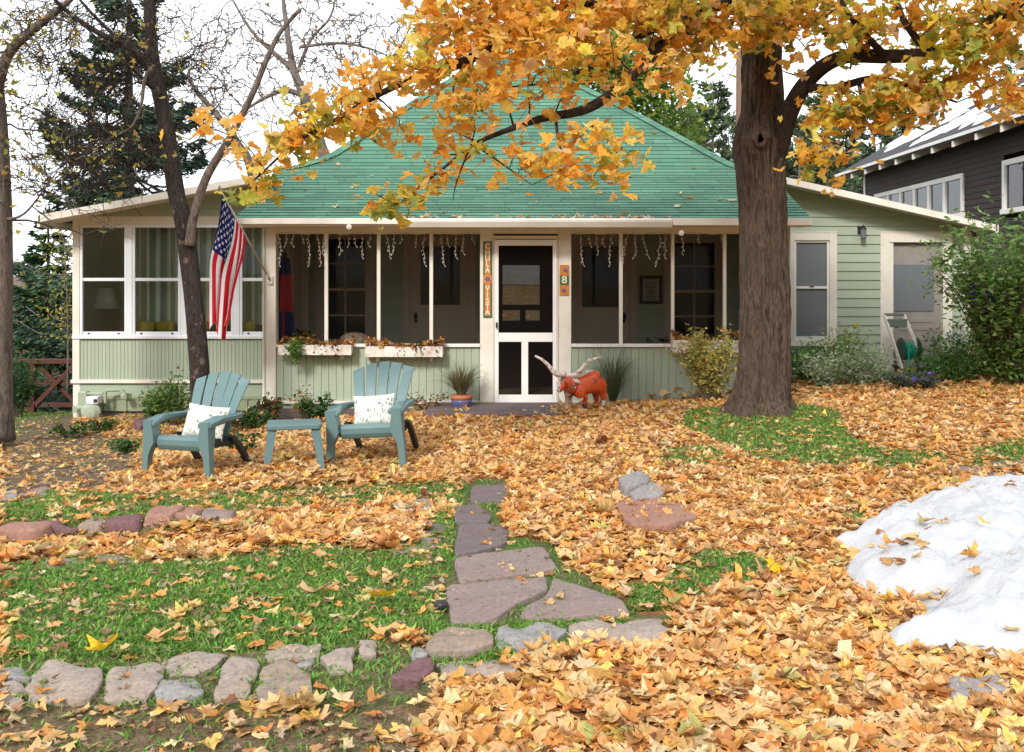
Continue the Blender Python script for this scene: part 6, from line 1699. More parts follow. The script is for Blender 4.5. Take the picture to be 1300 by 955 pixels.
sk.limb([at(600, 178, TY - 2.6), at(580, 230, TY - 2.7), at(575, 255, TY - 2.7)], [.01, .006, .003], 5)
sk.limb([at(590, 78, TY - 2.3), at(575, 115, TY - 2.4), at(585, 150, TY - 2.5)], [.012, .008, .003], 5)
sk.limb([at(850, -30, TY), at(760, -60, TY - .5), at(650, -60, TY - 1.5), at(560, -30, TY - 2.0)], [.05, .04, .03, .015], 6)
sk.limb([at(955, -50, TY), at(900, -120, TY - 1), at(800, -160, TY - 2)], [.08, .05, .02], 8)
sk.limb([at(958, -50, TY), at(1010, -120, TY - .5), at(1100, -160, TY - 1), at(1220, -120, TY - 1.5)], [.09, .06, .04, .02], 8)
rs = random.Random(12)
B = []     # u, v, ru, rv, Y, dY, clusters, green share
CL = [
 (600, 20, 60, 30, 8.6, .5, 34, .05), (690, 20, 70, 32, 8.9, .8, 60, .08), (790, 15, 60, 26, 9.2, .8, 48, .15), (880, 12, 60, 20, 9.6, .7, 40, .35), (560, 60, 45, 28, 8.3, .4, 24, .05),
 (650, 70, 70, 35, 8.5, .6, 50, .06), (735, 62, 55, 30, 8.7, .6, 36, .12), (800, 95, 42, 22, 8.8, .5, 20, .2), (840, 68, 22, 20, 9, .4, 10, .15), (870, 55, 30, 18, 9.2, .4, 12, .25),
 (500, 105, 55, 30, 8.1, .4, 30, .06), (440, 142, 50, 24, 7.9, .3, 28, .08), (380, 165, 46, 22, 7.8, .3, 20, .08), (345, 195, 32, 24, 7.8, .3, 14, .15), (315, 238, 26, 14, 7.8, .25, 16, .12), (470, 150, 50, 22, 8, .3, 20, .2), (390, 205, 25, 14, 7.8, .2, 6, .05), (280, 155, 40, 20, 7.8, .3, 7, .1),
 (560, 130, 40, 26, 8.1, .3, 16, .1), (600, 120, 50, 30, 8.2, .3, 20, .12), (640, 140, 60, 26, 8.2, .3, 14, .05), (555, 175, 50, 26, 8.1, .3, 15, .2), (590, 205, 50, 20, 8.0, .3, 10, .1), (505, 240, 38, 18, 7.9, .2, 13, .25), (560, 232, 25, 16, 8, .2, 5, .1), (500, 262, 24, 9, 7.9, .15, 5, .6),
 (700, 175, 60, 18, 8.1, .3, 16, .04), (745, 205, 52, 22, 8.1, .3, 24, .08), (685, 210, 30, 20, 8.1, .25, 9, .04), (790, 188, 22, 14, 8.2, .2, 6, .02), (650, 215, 25, 18, 8.1, .2, 5, .04), (670, 105, 60, 30, 8.4, .3, 14, .05),
 (860, 105, 30, 16, 8.8, .3, 7, .05), (905, 45, 28, 22, 9.4, .3, 11, .2), (918, 60, 18, 16, 9.2, .3, 5, .3),
 (965, 20, 36, 26, 9.8, .4, 26, .3), (960, 48, 30, 12, 9.9, .2, 9, .3), (1010, 15, 40, 20, 10, .5, 14, .25), (1075, 25, 40, 26, 9.9, .5, 20, .3), (1030, 42, 40, 16, 9.9, .4, 9, .3),
 (1085, 45, 35, 16, 9.6, .4, 8, .4), (1140, 25, 40, 26, 9.6, .5, 10, .2), (1205, 28, 45, 20, 9.3, .5, 18, .5), (1265, 22, 50, 24, 9.1, .5, 26, .35), (1220, 75, 45, 22, 9.2, .4, 26, .55), (1150, 105, 60, 16, 9.5, .4, 26, .5), (1215, 112, 45, 16, 9.2, .4, 18, .4),
 (1095, 128, 55, 18, 9.7, .4, 28, .45), (1065, 150, 40, 24, 9.7, .4, 24, .2), (1055, 185, 34, 20, 9.6, .3, 15, .08), (1105, 145, 35, 16, 9.6, .3, 12, .2), (1045, 215, 20, 14, 9.6, .2, 6, .05), (1170, 135, 35, 14, 9.3, .3, 12, .25), (1000, 75, 16, 20, 10, .3, 3, .1), (1270, 110, 36, 16, 9, .3, 12, .1), (1285, 140, 24, 16, 9, .3, 10, .05), (1275, 60, 30, 14, 9, .3, 8, .3),
 # above the frame
 (600, -50, 120, 40, 8.8, .8, 40, .1), (800, -60, 120, 50, 9.3, 1, 55, .1), (1000, -70, 120, 50, 9.8, 1, 50, .2), (1200, -60, 120, 50, 9.3, 1, 50, .3), (900, -160, 200, 60, 9.5, 1.5, 60, .1), (1350, 20, 60, 60, 8.9, .6, 24, .3), (1360, 100, 40, 40, 8.8, .5, 14, .2)]
att = []; grn = []
for (u, v, ru, rv, Y, dY, n_, gsh) in CL:
    n_ = max(2, int(n_ * (.72 if v < 50 else .44 if u > 860 else .34 if v < 110 else .27)))
    att += blob(u, v, ru, rv, Y, dY, n_, rs); grn += [gsh] * n_
sk.grow(att, 5, .0034, .14, 3, .018, 1, .14)
build_tree_mesh(sk.mb, 'branches', bark('maple_branch_bark', (.06, .042, .034, 1), (.028, .02, .018, 1), (20, 20, 6), .6, .01), MTREE)
ORP = [(.93, .48, .08, 5), (.94, .58, .13, 4), (.86, .36, .05, 1.6), (.93, .7, .15, 1.3), (.88, .56, .24, 1.2)]
GRP = [(.62, .54, .09, 3), (.45, .46, .09, 3), (.85, .62, .08, 2.5), (.28, .34, .07, .8)]
r = np.random.default_rng(8); LP, LC = [], []
for p_, g_ in zip(att, grn):
    k = int(r.integers(8, 15)); q = np.array(p_)[None] + r.normal(0, 1, (k, 3)) * np.array([.115, .115, .08]) - np.array([0, 0, .02])
    LP.append(q)
    base = pick(GRP if r.uniform() < g_ * 1.25 else ORP, k, r, .13); LC.append(base * (1 + .1 * r.normal()))
LP = np.concatenate(LP); LC = np.clip(np.concatenate(LC), 0, 1); n = len(LP)
MT['mapleleaf'] = attr_leaf('maple_foliage', .6, .5, .22, .25)
tl = np.clip(np.abs(r.normal(.75, .45, n)), 0, 1.5)
o = leaf_mesh('crown', LP, np.clip(r.normal(.098, .024, n), .04, .15), rots(n, tl, r), LC, MT['mapleleaf'], MAPLE, .4, None, r)
rel_parent(o, MTREE)
# leaves lying on the roof
r = np.random.default_rng(14); P = []; T = []
for _ in range(60):
    y = r.uniform(12.7, 17); x = r.uniform(ip(XLp, y) + .1, ip(XRp, y) - .1); P.append((x, y, pz(y) + .025))
for _ in range(70): P.append((r.uniform(X(508, 12.5), X(853, 12.5)), 12.52 + r.uniform(-.03, .1), 2.425 + r.uniform(0, .02)))
P = np.array(P); o = leaf_mesh('roof_leaves', P, np.clip(r.normal(.07, .02, len(P)), .03, .1), rots(len(P), np.abs(r.normal(.4, .2, len(P))), r), pick([(.7, .5, .3, 3), (.7, .3, .08, 2), (.6, .5, .4, 2)], len(P), r), MT['litter'], MAPLE2, .5)
tag(o, 'scattered dry maple leaves on the green roof and along the gutter', 'leaves', kind='stuff')

# ---------------------------------------------------------------- left side trees
def simple_tree(name, label, base, limbs, attr_pts, barkmat, leafspec=None, seed=1, rmin=.004, kink=.25, dens=4, group=None, maxr=.02):
    e = empty(name, tuple(base), label, 'tree', group); s = Skel(); first = MB()
    s0 = Skel(); s0.limb(*limbs[0]); build_tree_mesh(s0.mb, 'trunk', barkmat, e); s.nodes = list(s0.nodes)
    for l in limbs[1:]: s.limb(*l)
    buf = s.grow(attr_pts, seed, rmin, kink, dens, maxr, 2 if rmin < .006 else 1, 55 * rmin if rmin < .006 else 40 * rmin) if attr_pts else None
    if s.mb.v: build_tree_mesh(s.mb, 'branches', barkmat if name != 'bare_tree' else MT['twigs'], e)
    if leafspec is not None:
        n_, size, pal, sel, spread = leafspec; rr_ = np.random.default_rng(seed + 3)
        A = buf; A = A[sel(A)] if sel else A
        P_ = A[rr_.integers(0, len(A), n_)] + rr_.normal(0, spread, (n_, 3))
        o = leaf_mesh('foliage', P_, np.clip(rr_.normal(size, size * .25, n_), size * .4, size * 1.6), rots(n_, np.abs(rr_.normal(.8, .4, n_)), rr_), pick(pal, n_, rr_), MT['mapleleaf'], MAPLE2, .4, None, rr_)
        rel_parent(o, e)
    return e
MT['twigs'] = bark('grey_twig_bark', (.24, .2, .17, 1), (.13, .11, .095, 1), (20, 20, 6), .4, .01)
bk2 = bark('flaky_dark_bark', (.11, .085, .073, 1), (.05, .038, .034, 1), (18, 18, 4), 1.0, .03, (.26, .18, .14, 1))
bk3 = bark('grey_bark', (.28, .23, .19, 1), (.15, .12, .1, 1), (16, 16, 3), .9, .02)
rs = random.Random(31)
# twisted dark tree in front of the sun porch
Yt = 11.3
pts = []
for (u, v, ru, rv, n_) in ((120, 60, 90, 60, 170), (200, 60, 60, 60, 100), (100, 150, 80, 60, 230), (150, 200, 70, 45, 160), (60, 40, 60, 50, 70), (245, 130, 50, 60, 60), (70, 225, 65, 30, 90)):
    pts += blob(u, v, ru, rv, Yt, 1.2, n_, rs)
simple_tree('twisted_tree', 'twisted dark flaky trunk rising behind the left garden chair, sparse yellow leaves', (X(255, Yt), Yt, gz(X(255, Yt), Yt)),
 [([at(257, 560, Yt), at(254, 480, Yt), at(250, 425, Yt), at(244, 370, Yt), at(238, 320, Yt), at(232, 280, Yt - .05), at(221, 235, Yt), at(214, 180, Yt), at(204, 130, Yt), at(195, 85, Yt), at(190, 30, Yt), at(186, -60, Yt)], [.125, .115, .108, .10, .105, .098, .095, .088, .08, .075, .06, .045], 16, .12),
  ([at(232, 262, Yt), at(222, 200, Yt + .05), at(208, 120, Yt + .1), at(197, 60, Yt + .1), at(193, -40, Yt + .1)], [.05, .05, .04, .035, .02], 10, .1),
  ([at(196, 88, Yt), at(165, 60, Yt - .2), at(125, 42, Yt - .3), at(85, 14, Yt - .4), at(50, -20, Yt - .5)], [.045, .04, .032, .025, .015], 8),
  ([at(200, 100, Yt), at(150, 50, Yt), at(110, 10, Yt), at(80, -30, Yt)], [.03, .025, .018, .01], 8),
  ([at(203, 120, Yt), at(160, 80, Yt - .3), at(100, 28, Yt - .6)], [.02, .014, .006], 6),
  ([at(218, 190, Yt), at(180, 170, Yt), at(150, 185, Yt), at(110, 215, Yt)], [.018, .012, .008, .004], 6)],
 pts, bk2, (330, .055, [(.6, .5, .1, 3), (.6, .36, .1, 2), (.4, .4, .1, 2)], lambda A: (A[:, 2] > 2.6), .1), 33, .005, .3, 6)
# pale leaning limb growing from the fork
e = simple_tree('leaning_limb', 'pale grey bare branch leaning up right out of the twisted tree fork', at(243, 300, Yt),
 [([at(240, 312, Yt - .1), at(246, 275, Yt - .12), at(262, 225, Yt - .15), at(290, 178, Yt - .2), at(318, 125, Yt - .25), at(340, 72, Yt - .3), at(358, 38, Yt - .3), at(381, 12, Yt - .35)], [.055, .05, .048, .04, .035, .03, .025, .022], 12)],
 blob(330, 60, 70, 60, Yt, .8, 14, rs), bk3, None, 34, .004, .3, 4)
e['category'] = 'branch'
e = simple_tree('dangling_limb', 'thin pale dead branch bending down left of the twisted trunk', at(194, 82, Yt - .3),
 [([at(196, 82, Yt - .3), at(184, 100, Yt - .3), at(180, 130, Yt - .3), at(168, 160, Yt - .35), at(140, 176, Yt - .4), at(112, 192, Yt - .4), at(60, 235, Yt - .4)], [.022, .02, .018, .015, .012, .008, .004], 8)], blob(120, 200, 50, 25, Yt - .4, .3, 8, rs), bk3, None, 35, .003, .3, 4)
e['category'] = 'branch'
# left edge trunk
Yl = 11.4
pts = []
for (u, v, ru, rv, n_) in ((10, 30, 60, 50, 40), (60, 60, 50, 50, 22), (5, 150, 40, 60, 16), (-60, 60, 70, 90, 40), (25, 215, 30, 40, 10), (90, 190, 60, 60, 30), (110, 280, 50, 30, 10)):
    pts += blob(u, v, ru, rv, Yl, 1.0, n_, rs)
simple_tree('edge_tree', 'grey trunk cut by the left picture edge, pale branches with small yellow leaves', (X(-4, Yl), Yl, gz(X(-4, Yl), Yl)),
 [([at(-6, 560, Yl), at(-5, 480, Yl), at(-4, 400, Yl), at(-3, 300, Yl), at(-6, 200, Yl), at(-10, 120, Yl), at(-20, 20, Yl), at(-30, -80, Yl)], [.21, .175, .165, .16, .15, .13, .1, .07], 18, .1),
  ([at(-10, 130, Yl), at(10, 70, Yl - .2), at(45, 35, Yl - .3), at(80, 8, Yl - .4), at(110, -20, Yl - .4)], [.08, .06, .048, .035, .02], 10),
  ([at(0, 280, Yl), at(30, 272, Yl - .2), at(60, 235, Yl - .3), at(85, 200, Yl - .3)], [.02, .014, .008, .004], 6)],
 pts, bk3, (620, .06, [(.55, .48, .08, 3), (.6, .36, .08, 2), (.3, .34, .08, 2)], lambda A: (A[:, 0] < X(60, Yl)) & (A[:, 2] > 2.2), .12), 36, .0052, .3, 6)
# bare trees behind the house
Y2 = 24.0
pts = []
for (u, v, ru, rv, n_) in ((330, 60, 90, 60, 130), (400, 40, 70, 50, 110), (460, 60, 70, 50, 110), (370, 130, 70, 50, 80), (290, 120, 60, 50, 70)):
    pts += blob(u, v, ru, rv, Y2, 1.5, n_, rs)
simple_tree('bare_tree', 'bare grey tree standing behind the left slope of the green roof', (X(415, Y2), Y2, gz(X(415, Y2), Y2)),
 [([at(430, 470, Y2), at(418, 240, Y2), at(405, 180, Y2), at(385, 120, Y2), at(372, 85, Y2), at(362, 20, Y2), at(355, -40, Y2)], [.22, .17, .15, .12, .09, .06, .03], 10),
  ([at(390, 125, Y2), at(365, 115, Y2), at(335, 125, Y2), at(300, 148, Y2)], [.07, .06, .045, .02], 8),
  ([at(374, 90, Y2), at(345, 65, Y2), at(320, 40, Y2), at(295, 0, Y2)], [.07, .055, .04, .02], 8),
  ([at(376, 95, Y2), at(395, 50, Y2), at(420, 20, Y2), at(430, -30, Y2)], [.05, .04, .03, .015], 8),
  ([at(380, 60, Y2), at(430, 55, Y2), at(470, 62, Y2), at(510, 80, Y2)], [.04, .035, .025, .01], 8)],
 pts, MT['twigs'], (130, .1, [(.5, .4, .25, 2), (.55, .3, .12, 2)], None, .2), 37, .012, .3, 5, maxr=.04)
pts = []
for (u, v, ru, rv, n_) in ((260, 140, 60, 60, 40), (250, 60, 50, 60, 40), (300, 190, 50, 30, 26), (430, 120, 60, 40, 30), (520, 40, 60, 40, 30)):
    pts += blob(u, v, ru, rv, Y2, 1.2, n_, rs)
simple_tree('bare_tree', 'bare brownish tree behind the sun porch roof, right of the spruce', (X(320, Y2), Y2, gz(X(320, Y2), Y2)),
 [([at(330, 480, Y2), at(322, 240, Y2), at(300, 180, Y2), at(270, 140, Y2), at(245, 110, Y2), at(240, 90, Y2), at(255, 86, Y2)], [.16, .12, .1, .07, .05, .035, .015], 8),
  ([at(322, 240, Y2), at(350, 180, Y2), at(420, 140, Y2), at(500, 70, Y2), at(530, 10, Y2)], [.08, .06, .045, .03, .015], 8)],
 pts, MT['twigs'], (60, .1, [(.5, .4, .25, 2), (.55, .3, .12, 2)], None, .2), 38, .012, .3, 5, maxr=.04)

# ---------------------------------------------------------------- conifers
def conifer_mesh(seed, H, Rb, whorls, ntuft, pal, droop=.25, gap=0.0, tuft=.16, top=.0, z0f=.06, clumpy=False):
    """returns (trunk MB, needles V,F,C) in local coordinates"""
    rs = random.Random(seed); rg_ = np.random.default_rng(seed)
    tb_ = MB(); tb_.tube([(0, 0, -.3), (rs.uniform(-.05, .05), 0, H * .5), (0, 0, H)], [H * .018, H * .011, .01], 8)
    segs = []
    for k in range(whorls):
        t = k / whorls; z = H * (z0f + (1 - z0f) * t); R_ = Rb * (1 - t) ** (.85 if not clumpy else .5) * rs.uniform(.75, 1.1)
        nb = rs.randint(5, 8) if not clumpy else rs.randint(3, 6)
        for b_ in range(nb):
            if rs.random() < gap: continue
            a = rs.uniform(0, 6.283); L_ = R_ * rs.uniform(.7, 1.12)
            P_ = [Vector((0, 0, z))]
            for i in range(1, 6):
                f = i / 5; P_.append(Vector((math.cos(a) * L_ * f, math.sin(a) * L_ * f, z - droop * L_ * math.sin(f * 2.0) + (.18 * L_ * f ** 3 if not clumpy else .25 * L_ * f))))
            tb_.tube(P_, [.035 * L_ / Rb * H / 8 * (1 - i / 6) + .004 for i in range(6)], 4, cap=False)
            segs.append((P_, L_, a))
    tot = sum(s_[1] for s_ in segs); V = []; cols = []
    cen = []; dirs = []; sz = []
    for P_, L_, a in segs:
        m_ = max(4, int(ntuft * L_ / tot))
        f = rg_.uniform(.12 if not clumpy else .45, 1.05, m_) ** .8; f = np.clip(f, 0, 1); i = np.minimum(4, (f * 5).astype(int)); A_ = np.array([tuple(p_) for p_ in P_])
        c_ = A_[i] + (A_[i + 1] - A_[i]) * (f * 5 - i)[:, None]
        w_ = L_ * .34 * (1.05 - f) + .05
        side = rg_.uniform(-1, 1, m_) * w_
        c_ = c_ + np.stack([-math.sin(a) * side, math.cos(a) * side, -np.abs(side) * .25 + rg_.normal(0, .04, m_)], 1)
        c_[:, 2] -= rg_.uniform(0, .12, m_) * L_ * .6 * (0 if clumpy else 1)
        if clumpy: c_ += rg_.normal(0, .09 * L_ + .05, (m_, 3)) * np.array([1, 1, .6])
        dr = np.stack([math.cos(a) + rg_.normal(0, .5, m_), math.sin(a) + rg_.normal(0, .5, m_), rg_.normal(-.25 if not clumpy else .3, .35, m_)], 1)
        dr /= np.linalg.norm(dr, axis=1)[:, None]
        cen.append(c_); dirs.append(dr); sz.append(np.full(m_, tuft) * rg_.uniform(.6, 1.3, m_))
        cols.append(pick(pal, m_, rg_, .18) * rs.uniform(.8, 1.2))
    c_ = np.concatenate(cen); d_ = np.concatenate(dirs); s_ = np.concatenate(sz)[:, None]; C = np.concatenate(cols); n_ = len(c_)
    up = rg_.normal(0, 1, (n_, 3)); sdv = np.cross(d_, up); sdv /= np.linalg.norm(sdv, axis=1)[:, None] + 1e-9
    V = np.stack([c_, c_ + d_ * s_ * .5 + sdv * s_ * .16, c_ + d_ * s_, c_ + d_ * s_ * .5 - sdv * s_ * .16], 1).reshape(-1, 3)
    F = np.arange(n_ * 4)
    return tb_, V, F, np.repeat(C, 4, 0)
MT['needle'] = attr_leaf('conifer_needles', .15, .6, .3, .2, 12)
def conifer(name, label, loc, args, group=None, rz=0, sc=1):
    tb_, V, F, C = conifer_mesh(**args); e = empty(name, loc, label, 'tree', group, rz); e.scale = (sc,) * 3
    tb_.build('trunk', bk3, e); npmesh('foliage', V, F, 4, MT['needle'], e, C); return e
SPR = [(.05, .095, .06, 4), (.075, .13, .08, 3), (.025, .055, .035, 2)]
Ys = 19.5
conifer('spruce', 'tall dark green spruce with drooping branches behind the twisted tree', (X(165, Ys), Ys, -1.2), dict(seed=3, H=9.9, Rb=3.4, whorls=32, ntuft=75000, pal=SPR, droop=.32, gap=.2, tuft=.14), rz=.4)
conifer('spruce', 'smaller dark spruce beside the gate at the wing corner', (X(62, 21), 21, -1.3), dict(seed=4, H=4.6, Rb=1.5, whorls=20, ntuft=11000, pal=[(.025, .07, .03, 4), (.04, .1, .04, 3)], droop=.25, gap=.1, tuft=.17))
PIN = [(.09, .135, .065, 4), (.12, .17, .08, 3), (.05, .08, .045, 2)]
pines = []
pa = [dict(seed=40 + i, H=9 + i, Rb=2.3, whorls=26, ntuft=9000, pal=PIN, droop=.02, gap=.25, tuft=.34, clumpy=True, z0f=.15) for i in range(3)]
protos = []
plab = [((905, 105), 48, 'rounded pine just left of the big trunk behind the roof'), ((885, 148), 55, 'lower pine left of the big trunk, behind the roof slope'), ((925, 150), 60, 'pine touching the left side of the big trunk'), ((1015, 150), 46, 'pine just right of the big trunk behind the wing roof'), ((1050, 165), 44, 'pine behind the wing roof under the hanging orange leaves'), ((1082, 178), 50, 'pine beside the dark house corner'), ((1035, 120), 62, 'far pine showing between trunk and dark house'), ((1270, 78), 58, 'pine top poking above the dark house roof'), ((1290, 66), 62, 'pine top above the dark roof at the right edge'), ((1110, 120), 60, 'pine behind the orange leaves over the dark house'), ((1160, 105), 64, 'pine behind the dark house ridge'), ((870, 130), 66, 'far pine between the green tree and the rounded pine'), ((1075, 130), 70, 'farther pine above the wing roof')]
for i, ((u, vtop), Y, lab) in enumerate(plab):
    x = X(u, Y); zt_ = Z(vtop, Y); zb0 = gz(x, Y) - .3; H_ = zt_ - zb0
    if i < 3:
        o = conifer('pine_tree', lab, (x, Y, zb0), pa[i], 'pines on the slope behind the houses'); protos.append((o, pa[i]['H'])); o.scale = (H_ / pa[i]['H'] * .8, H_ / pa[i]['H'] * .8, H_ / pa[i]['H'])
    else:
        src, h0 = protos[i % 3]; o = copy_tree(src); o['label'] = lab; o.location = (x, Y, zb0); o.rotation_euler = (0, 0, i * 1.7); o.scale = (H_ / h0 * .85, H_ / h0 * .85, H_ / h0)
# green broadleaf behind the roof
def crown_tree(name, label, Y, u, blobs, pal, size, per, seed, limbs, group=None):
    rs_ = random.Random(seed); P_ = []
    for (uu, vv, ru, rv, n_) in blobs: P_ += blob(uu, vv, ru, rv, Y, 1.2, n_, rs_)
    e = empty(name, (X(u, Y), Y, gz(X(u, Y), Y)), label, 'tree', group); s = Skel(); s0 = Skel()
    s0.limb(*limbs[0]); build_tree_mesh(s0.mb, 'trunk', bk3, e); s.nodes = list(s0.nodes)
    for l in limbs[1:]: s.limb(*l)
    s.grow(P_, seed, .008, .2, 3, .05); build_tree_mesh(s.mb, 'branches', bk3, e)
    rr_ = np.random.default_rng(seed); Q = np.concatenate([np.array(p_)[None] + rr_.normal(0, .26, (per, 3)) for p_ in P_])
    cl_ = np.repeat(rr_.normal(1, .18, len(P_)), per)[:, None]
    o = leaf_mesh('crown', Q, np.clip(rr_.normal(size, size * .25, len(Q)), size * .4, size * 1.6), rots(len(Q), np.abs(rr_.normal(.7, .4, len(Q))), rr_), np.clip(pick(pal, len(Q), rr_) * cl_, 0, 1), MT['fol'], OVAL, .3, None, rr_); rel_parent(o, e)
Yc = 26
crown_tree('broadleaf_tree', 'green and yellowing broadleaf tree behind the right slope of the green roof', Yc, 800, [(800, 60, 55, 45, 60), (760, 100, 60, 50, 60), (830, 120, 40, 45, 60), (850, 165, 40, 28, 36), (700, 90, 60, 50, 50), (790, 140, 40, 40, 36)],
 [(.13, .24, .05, 3), (.2, .31, .06, 3), (.4, .42, .07, 1.5)], .17, 30, 91, [([at(815, 480, Yc), at(812, 240, Yc), at(800, 150, Yc), at(790, 60, Yc)], [.25, .2, .14, .05], 8), ([at(812, 240, Yc), at(860, 180, Yc), at(880, 150, Yc)], [.1, .06, .03], 6), ([at(805, 180, Yc), at(750, 130, Yc), at(700, 90, Yc)], [.1, .07, .03], 6)])
crown_tree('yellow_sapling', 'small yellow green sapling beside the sun porch corner', 16.5, 84, [(84, 330, 14, 22, 14), (86, 380, 12, 30, 16), (80, 300, 16, 16, 8), (88, 420, 8, 16, 8)], [(.4, .4, .06, 3), (.2, .27, .05, 2), (.55, .42, .06, 1)], .06, 16, 92, [([at(86, 500, 16.5), at(86, 400, 16.5), at(82, 310, 16.5)], [.02, .016, .006], 6)])
# brushy hillside on the far left: many grey thickets that read as one mass
r = np.random.default_rng(55); n = 5200
V = []; F = []; C = []
y = r.uniform(24, 60, n); x = -y * r.uniform(.30, .62, n); z = G(x, y)
hg = r.uniform(.8, 2.6, n) * (y / 30) ** .5
for i in range(n):
    a = r.normal(0, .35, 2) * hg[i]; w_ = .02 * y[i] / 24; c_ = np.array([(.22, .18, .16), (.3, .25, .22), (.16, .12, .1), (.35, .22, .12)][int(r.integers(0, 4))]) * r.uniform(.7, 1.1)
    b0 = len(V); V += [(x[i] - w_, y[i], z[i] - .2), (x[i] + w_, y[i] + w_, z[i] - .2), (x[i] + a[0], y[i] + a[1], z[i] + hg[i])]; F += [b0, b0 + 1, b0 + 2]; C += [c_] * 3
th = npmesh('thicket', np.array(V), np.array(F), 3, MT['litter'], None, np.array(C)); tag(th, 'grey leafless thicket covering the slope beyond the gate', 'thicket', kind='stuff')
i = r.integers(0, n, 4200); P_ = np.stack([x[i] + r.normal(0, .3, 4200), y[i], z[i] + hg[i] * r.uniform(.1, 1, 4200)], 1)
o = leaf_mesh('thicket_leaves', P_, r.uniform(.06, .16, 4200), rots(4200, 1.0 * np.ones(4200), r), pick([(.5, .28, .1, 3), (.4, .3, .2, 3), (.2, .2, .08, 2)], 4200, r), MT['litter'], OVAL, .3); tag(o, 'orange and tan leaves caught in the far thicket', 'leaves', kind='stuff')
# utility pole
Yu = 24; mb = MB(); mb.tube([(X(941, Yu), Yu, gz(X(941, Yu), Yu)), (X(941, Yu), Yu, Z(62, Yu))], [.15, .12], 12)
pe = mb.build('utility_pole', paint('pole_wood', (.15, .09, .06, 1), .8, .4, 4, (.12, .07, .05)), None, smooth=True); tag(pe, 'brown wooden utility pole showing left of the big maple trunk', 'pole')
mb = MB(); mb.tube([(X(937, Yu), Yu - .1, Z(74, Yu)), (X(880, 40), 40, Z(190, 40))], .012, 4); o = mb.build('power_line', MT['black'], None); tag(o, 'thin overhead wire sloping down left from the utility pole', 'wire')

# ---------------------------------------------------------------- dark house on the right
DH = empty('dark_house', (9, 20, 0), 'dark brown clapboard house with snow on its roof behind the right wing', 'house')
def dpart(mb, name, mats, **k):
    o = mb.build(name, mats, None, **k); o.parent = DH; o.matrix_parent_inverse = Matrix.Translation(-Vector(DH.location)); return o
XW = 9.0; y0w, y1w = 10.5, 25.4; ze = 4.55
zf_ = lambda v, y: EYE + (HZ - v) / FPX * y
wA = (XW * FPX / 575, XW * FPX / 462, 2.96, 3.80)      # y0,y1,z0,z1 of the window band (near, far)
wB = (16.4, XW * FPX / 625, 2.9, 3.84)
wC = (12.2, 14.2, 2.9, 3.84)
mb = MB(); z = -.2
while z < ze + .1:
    lo, hi = z, min(z + .115, ze + .1); iv = [(y0w, y1w)]
    for h in (wA, wB, wC):
        if h[2] < hi and h[3] > lo:
            nv = []
            for a, b_ in iv:
                if h[1] <= a or h[0] >= b_: nv.append((a, b_)); continue
                if h[0] > a: nv.append((a, h[0]))
                if h[1] < b_: nv.append((h[1], b_))
            iv = nv
    for a, b_ in iv:
        t = 1 + rnd.uniform(-.1, .1)
        mb.poly([(XW - .016, b_, lo), (XW - .016, a, lo), (XW - .003, a, hi), (XW - .003, b_, hi)], 0, (t,) * 3); mb.poly([(XW, b_, lo), (XW, a, lo), (XW - .016, a, lo), (XW - .016, b_, lo)])
    z += .115
mb.box(XW + .2, 16, y0w, y0w + .1, -.2, ze); mb.box(XW + .2, 16, y1w - .1, y1w, -.2, ze)
dpart(mb, 'siding_wall', [paint('dark_brown_boards', (.036, .025, .021, 1), .75, .3, 1.5, (.055, .042, .036), .2, attr=True)], colors=True)
mb = MB(); mb.prism([(XW, ze), (16, ze), (12.5, 6.5)], 'y', y0w, y0w + .1); mb.prism([(XW, ze), (16, ze), (12.5, 6.5)], 'y', y1w - .1, y1w); dpart(mb, 'gable', MT['darkbrown'])
mb = MB(); mb.box(XW - .03, XW + .02, y1w - .1, y1w + .02, -.2, ze); dpart(mb, 'corner_board', MT['white'])
xe, zr = 8.45, 6.55; sl_ = (zr - ze) / (12.5 - XW); zeave = ze - sl_ * (XW - xe) + .1
mb = MB()
mb.faces([(xe, y0w - .5, zeave), (12.5, y0w - .5, zr + .1), (12.5, y1w + .6, zr + .1), (xe, y1w + .6, zeave), (xe, y0w - .5, zeave + .09), (12.5, y0w - .5, zr + .19), (12.5, y1w + .6, zr + .19), (xe, y1w + .6, zeave + .09)], [(0, 3, 2, 1), (4, 5, 6, 7), (0, 1, 5, 4), (1, 2, 6, 5), (2, 3, 7, 6), (3, 0, 4, 7)])
mb.poly([(12.5, y0w - .5, zr + .19), (16.6, y0w - .5, zeave), (16.6, y1w + .6, zeave), (12.5, y1w + .6, zr + .19)])
for k in range(26):
    x = xe + k * .155; zz = zeave + .092 + (x - xe) * sl_
    mb.faces([(x, y0w - .5, zz), (x + .15, y0w - .5, zz + .15 * sl_), (x + .15, y1w + .6, zz + .15 * sl_), (x, y1w + .6, zz), (x, y0w - .5, zz + .014), (x + .15, y0w - .5, zz + .15 * sl_ + .004), (x + .15, y1w + .6, zz + .15 * sl_ + .004), (x, y1w + .6, zz + .014)], MB.BF)
dpart(mb, 'roof', MT['darkroof'])
mb = MB(); mb.box(xe - .03, xe - .002, y0w - .5, y1w + .6, zeave + .035, zeave + .1); dpart(mb, 'fascia', MT['white'])
for k in range(16):
    yy = y1w + .35 - k * .95
    mb = MB(); mb.prism([(xe, zeave - .12), (XW - .02, ze - .14), (XW - .02, ze + .05), (xe, zeave - .003)], 'y', yy - .04, yy + .04); dpart(mb, 'rafter_tail', MT['cream'])
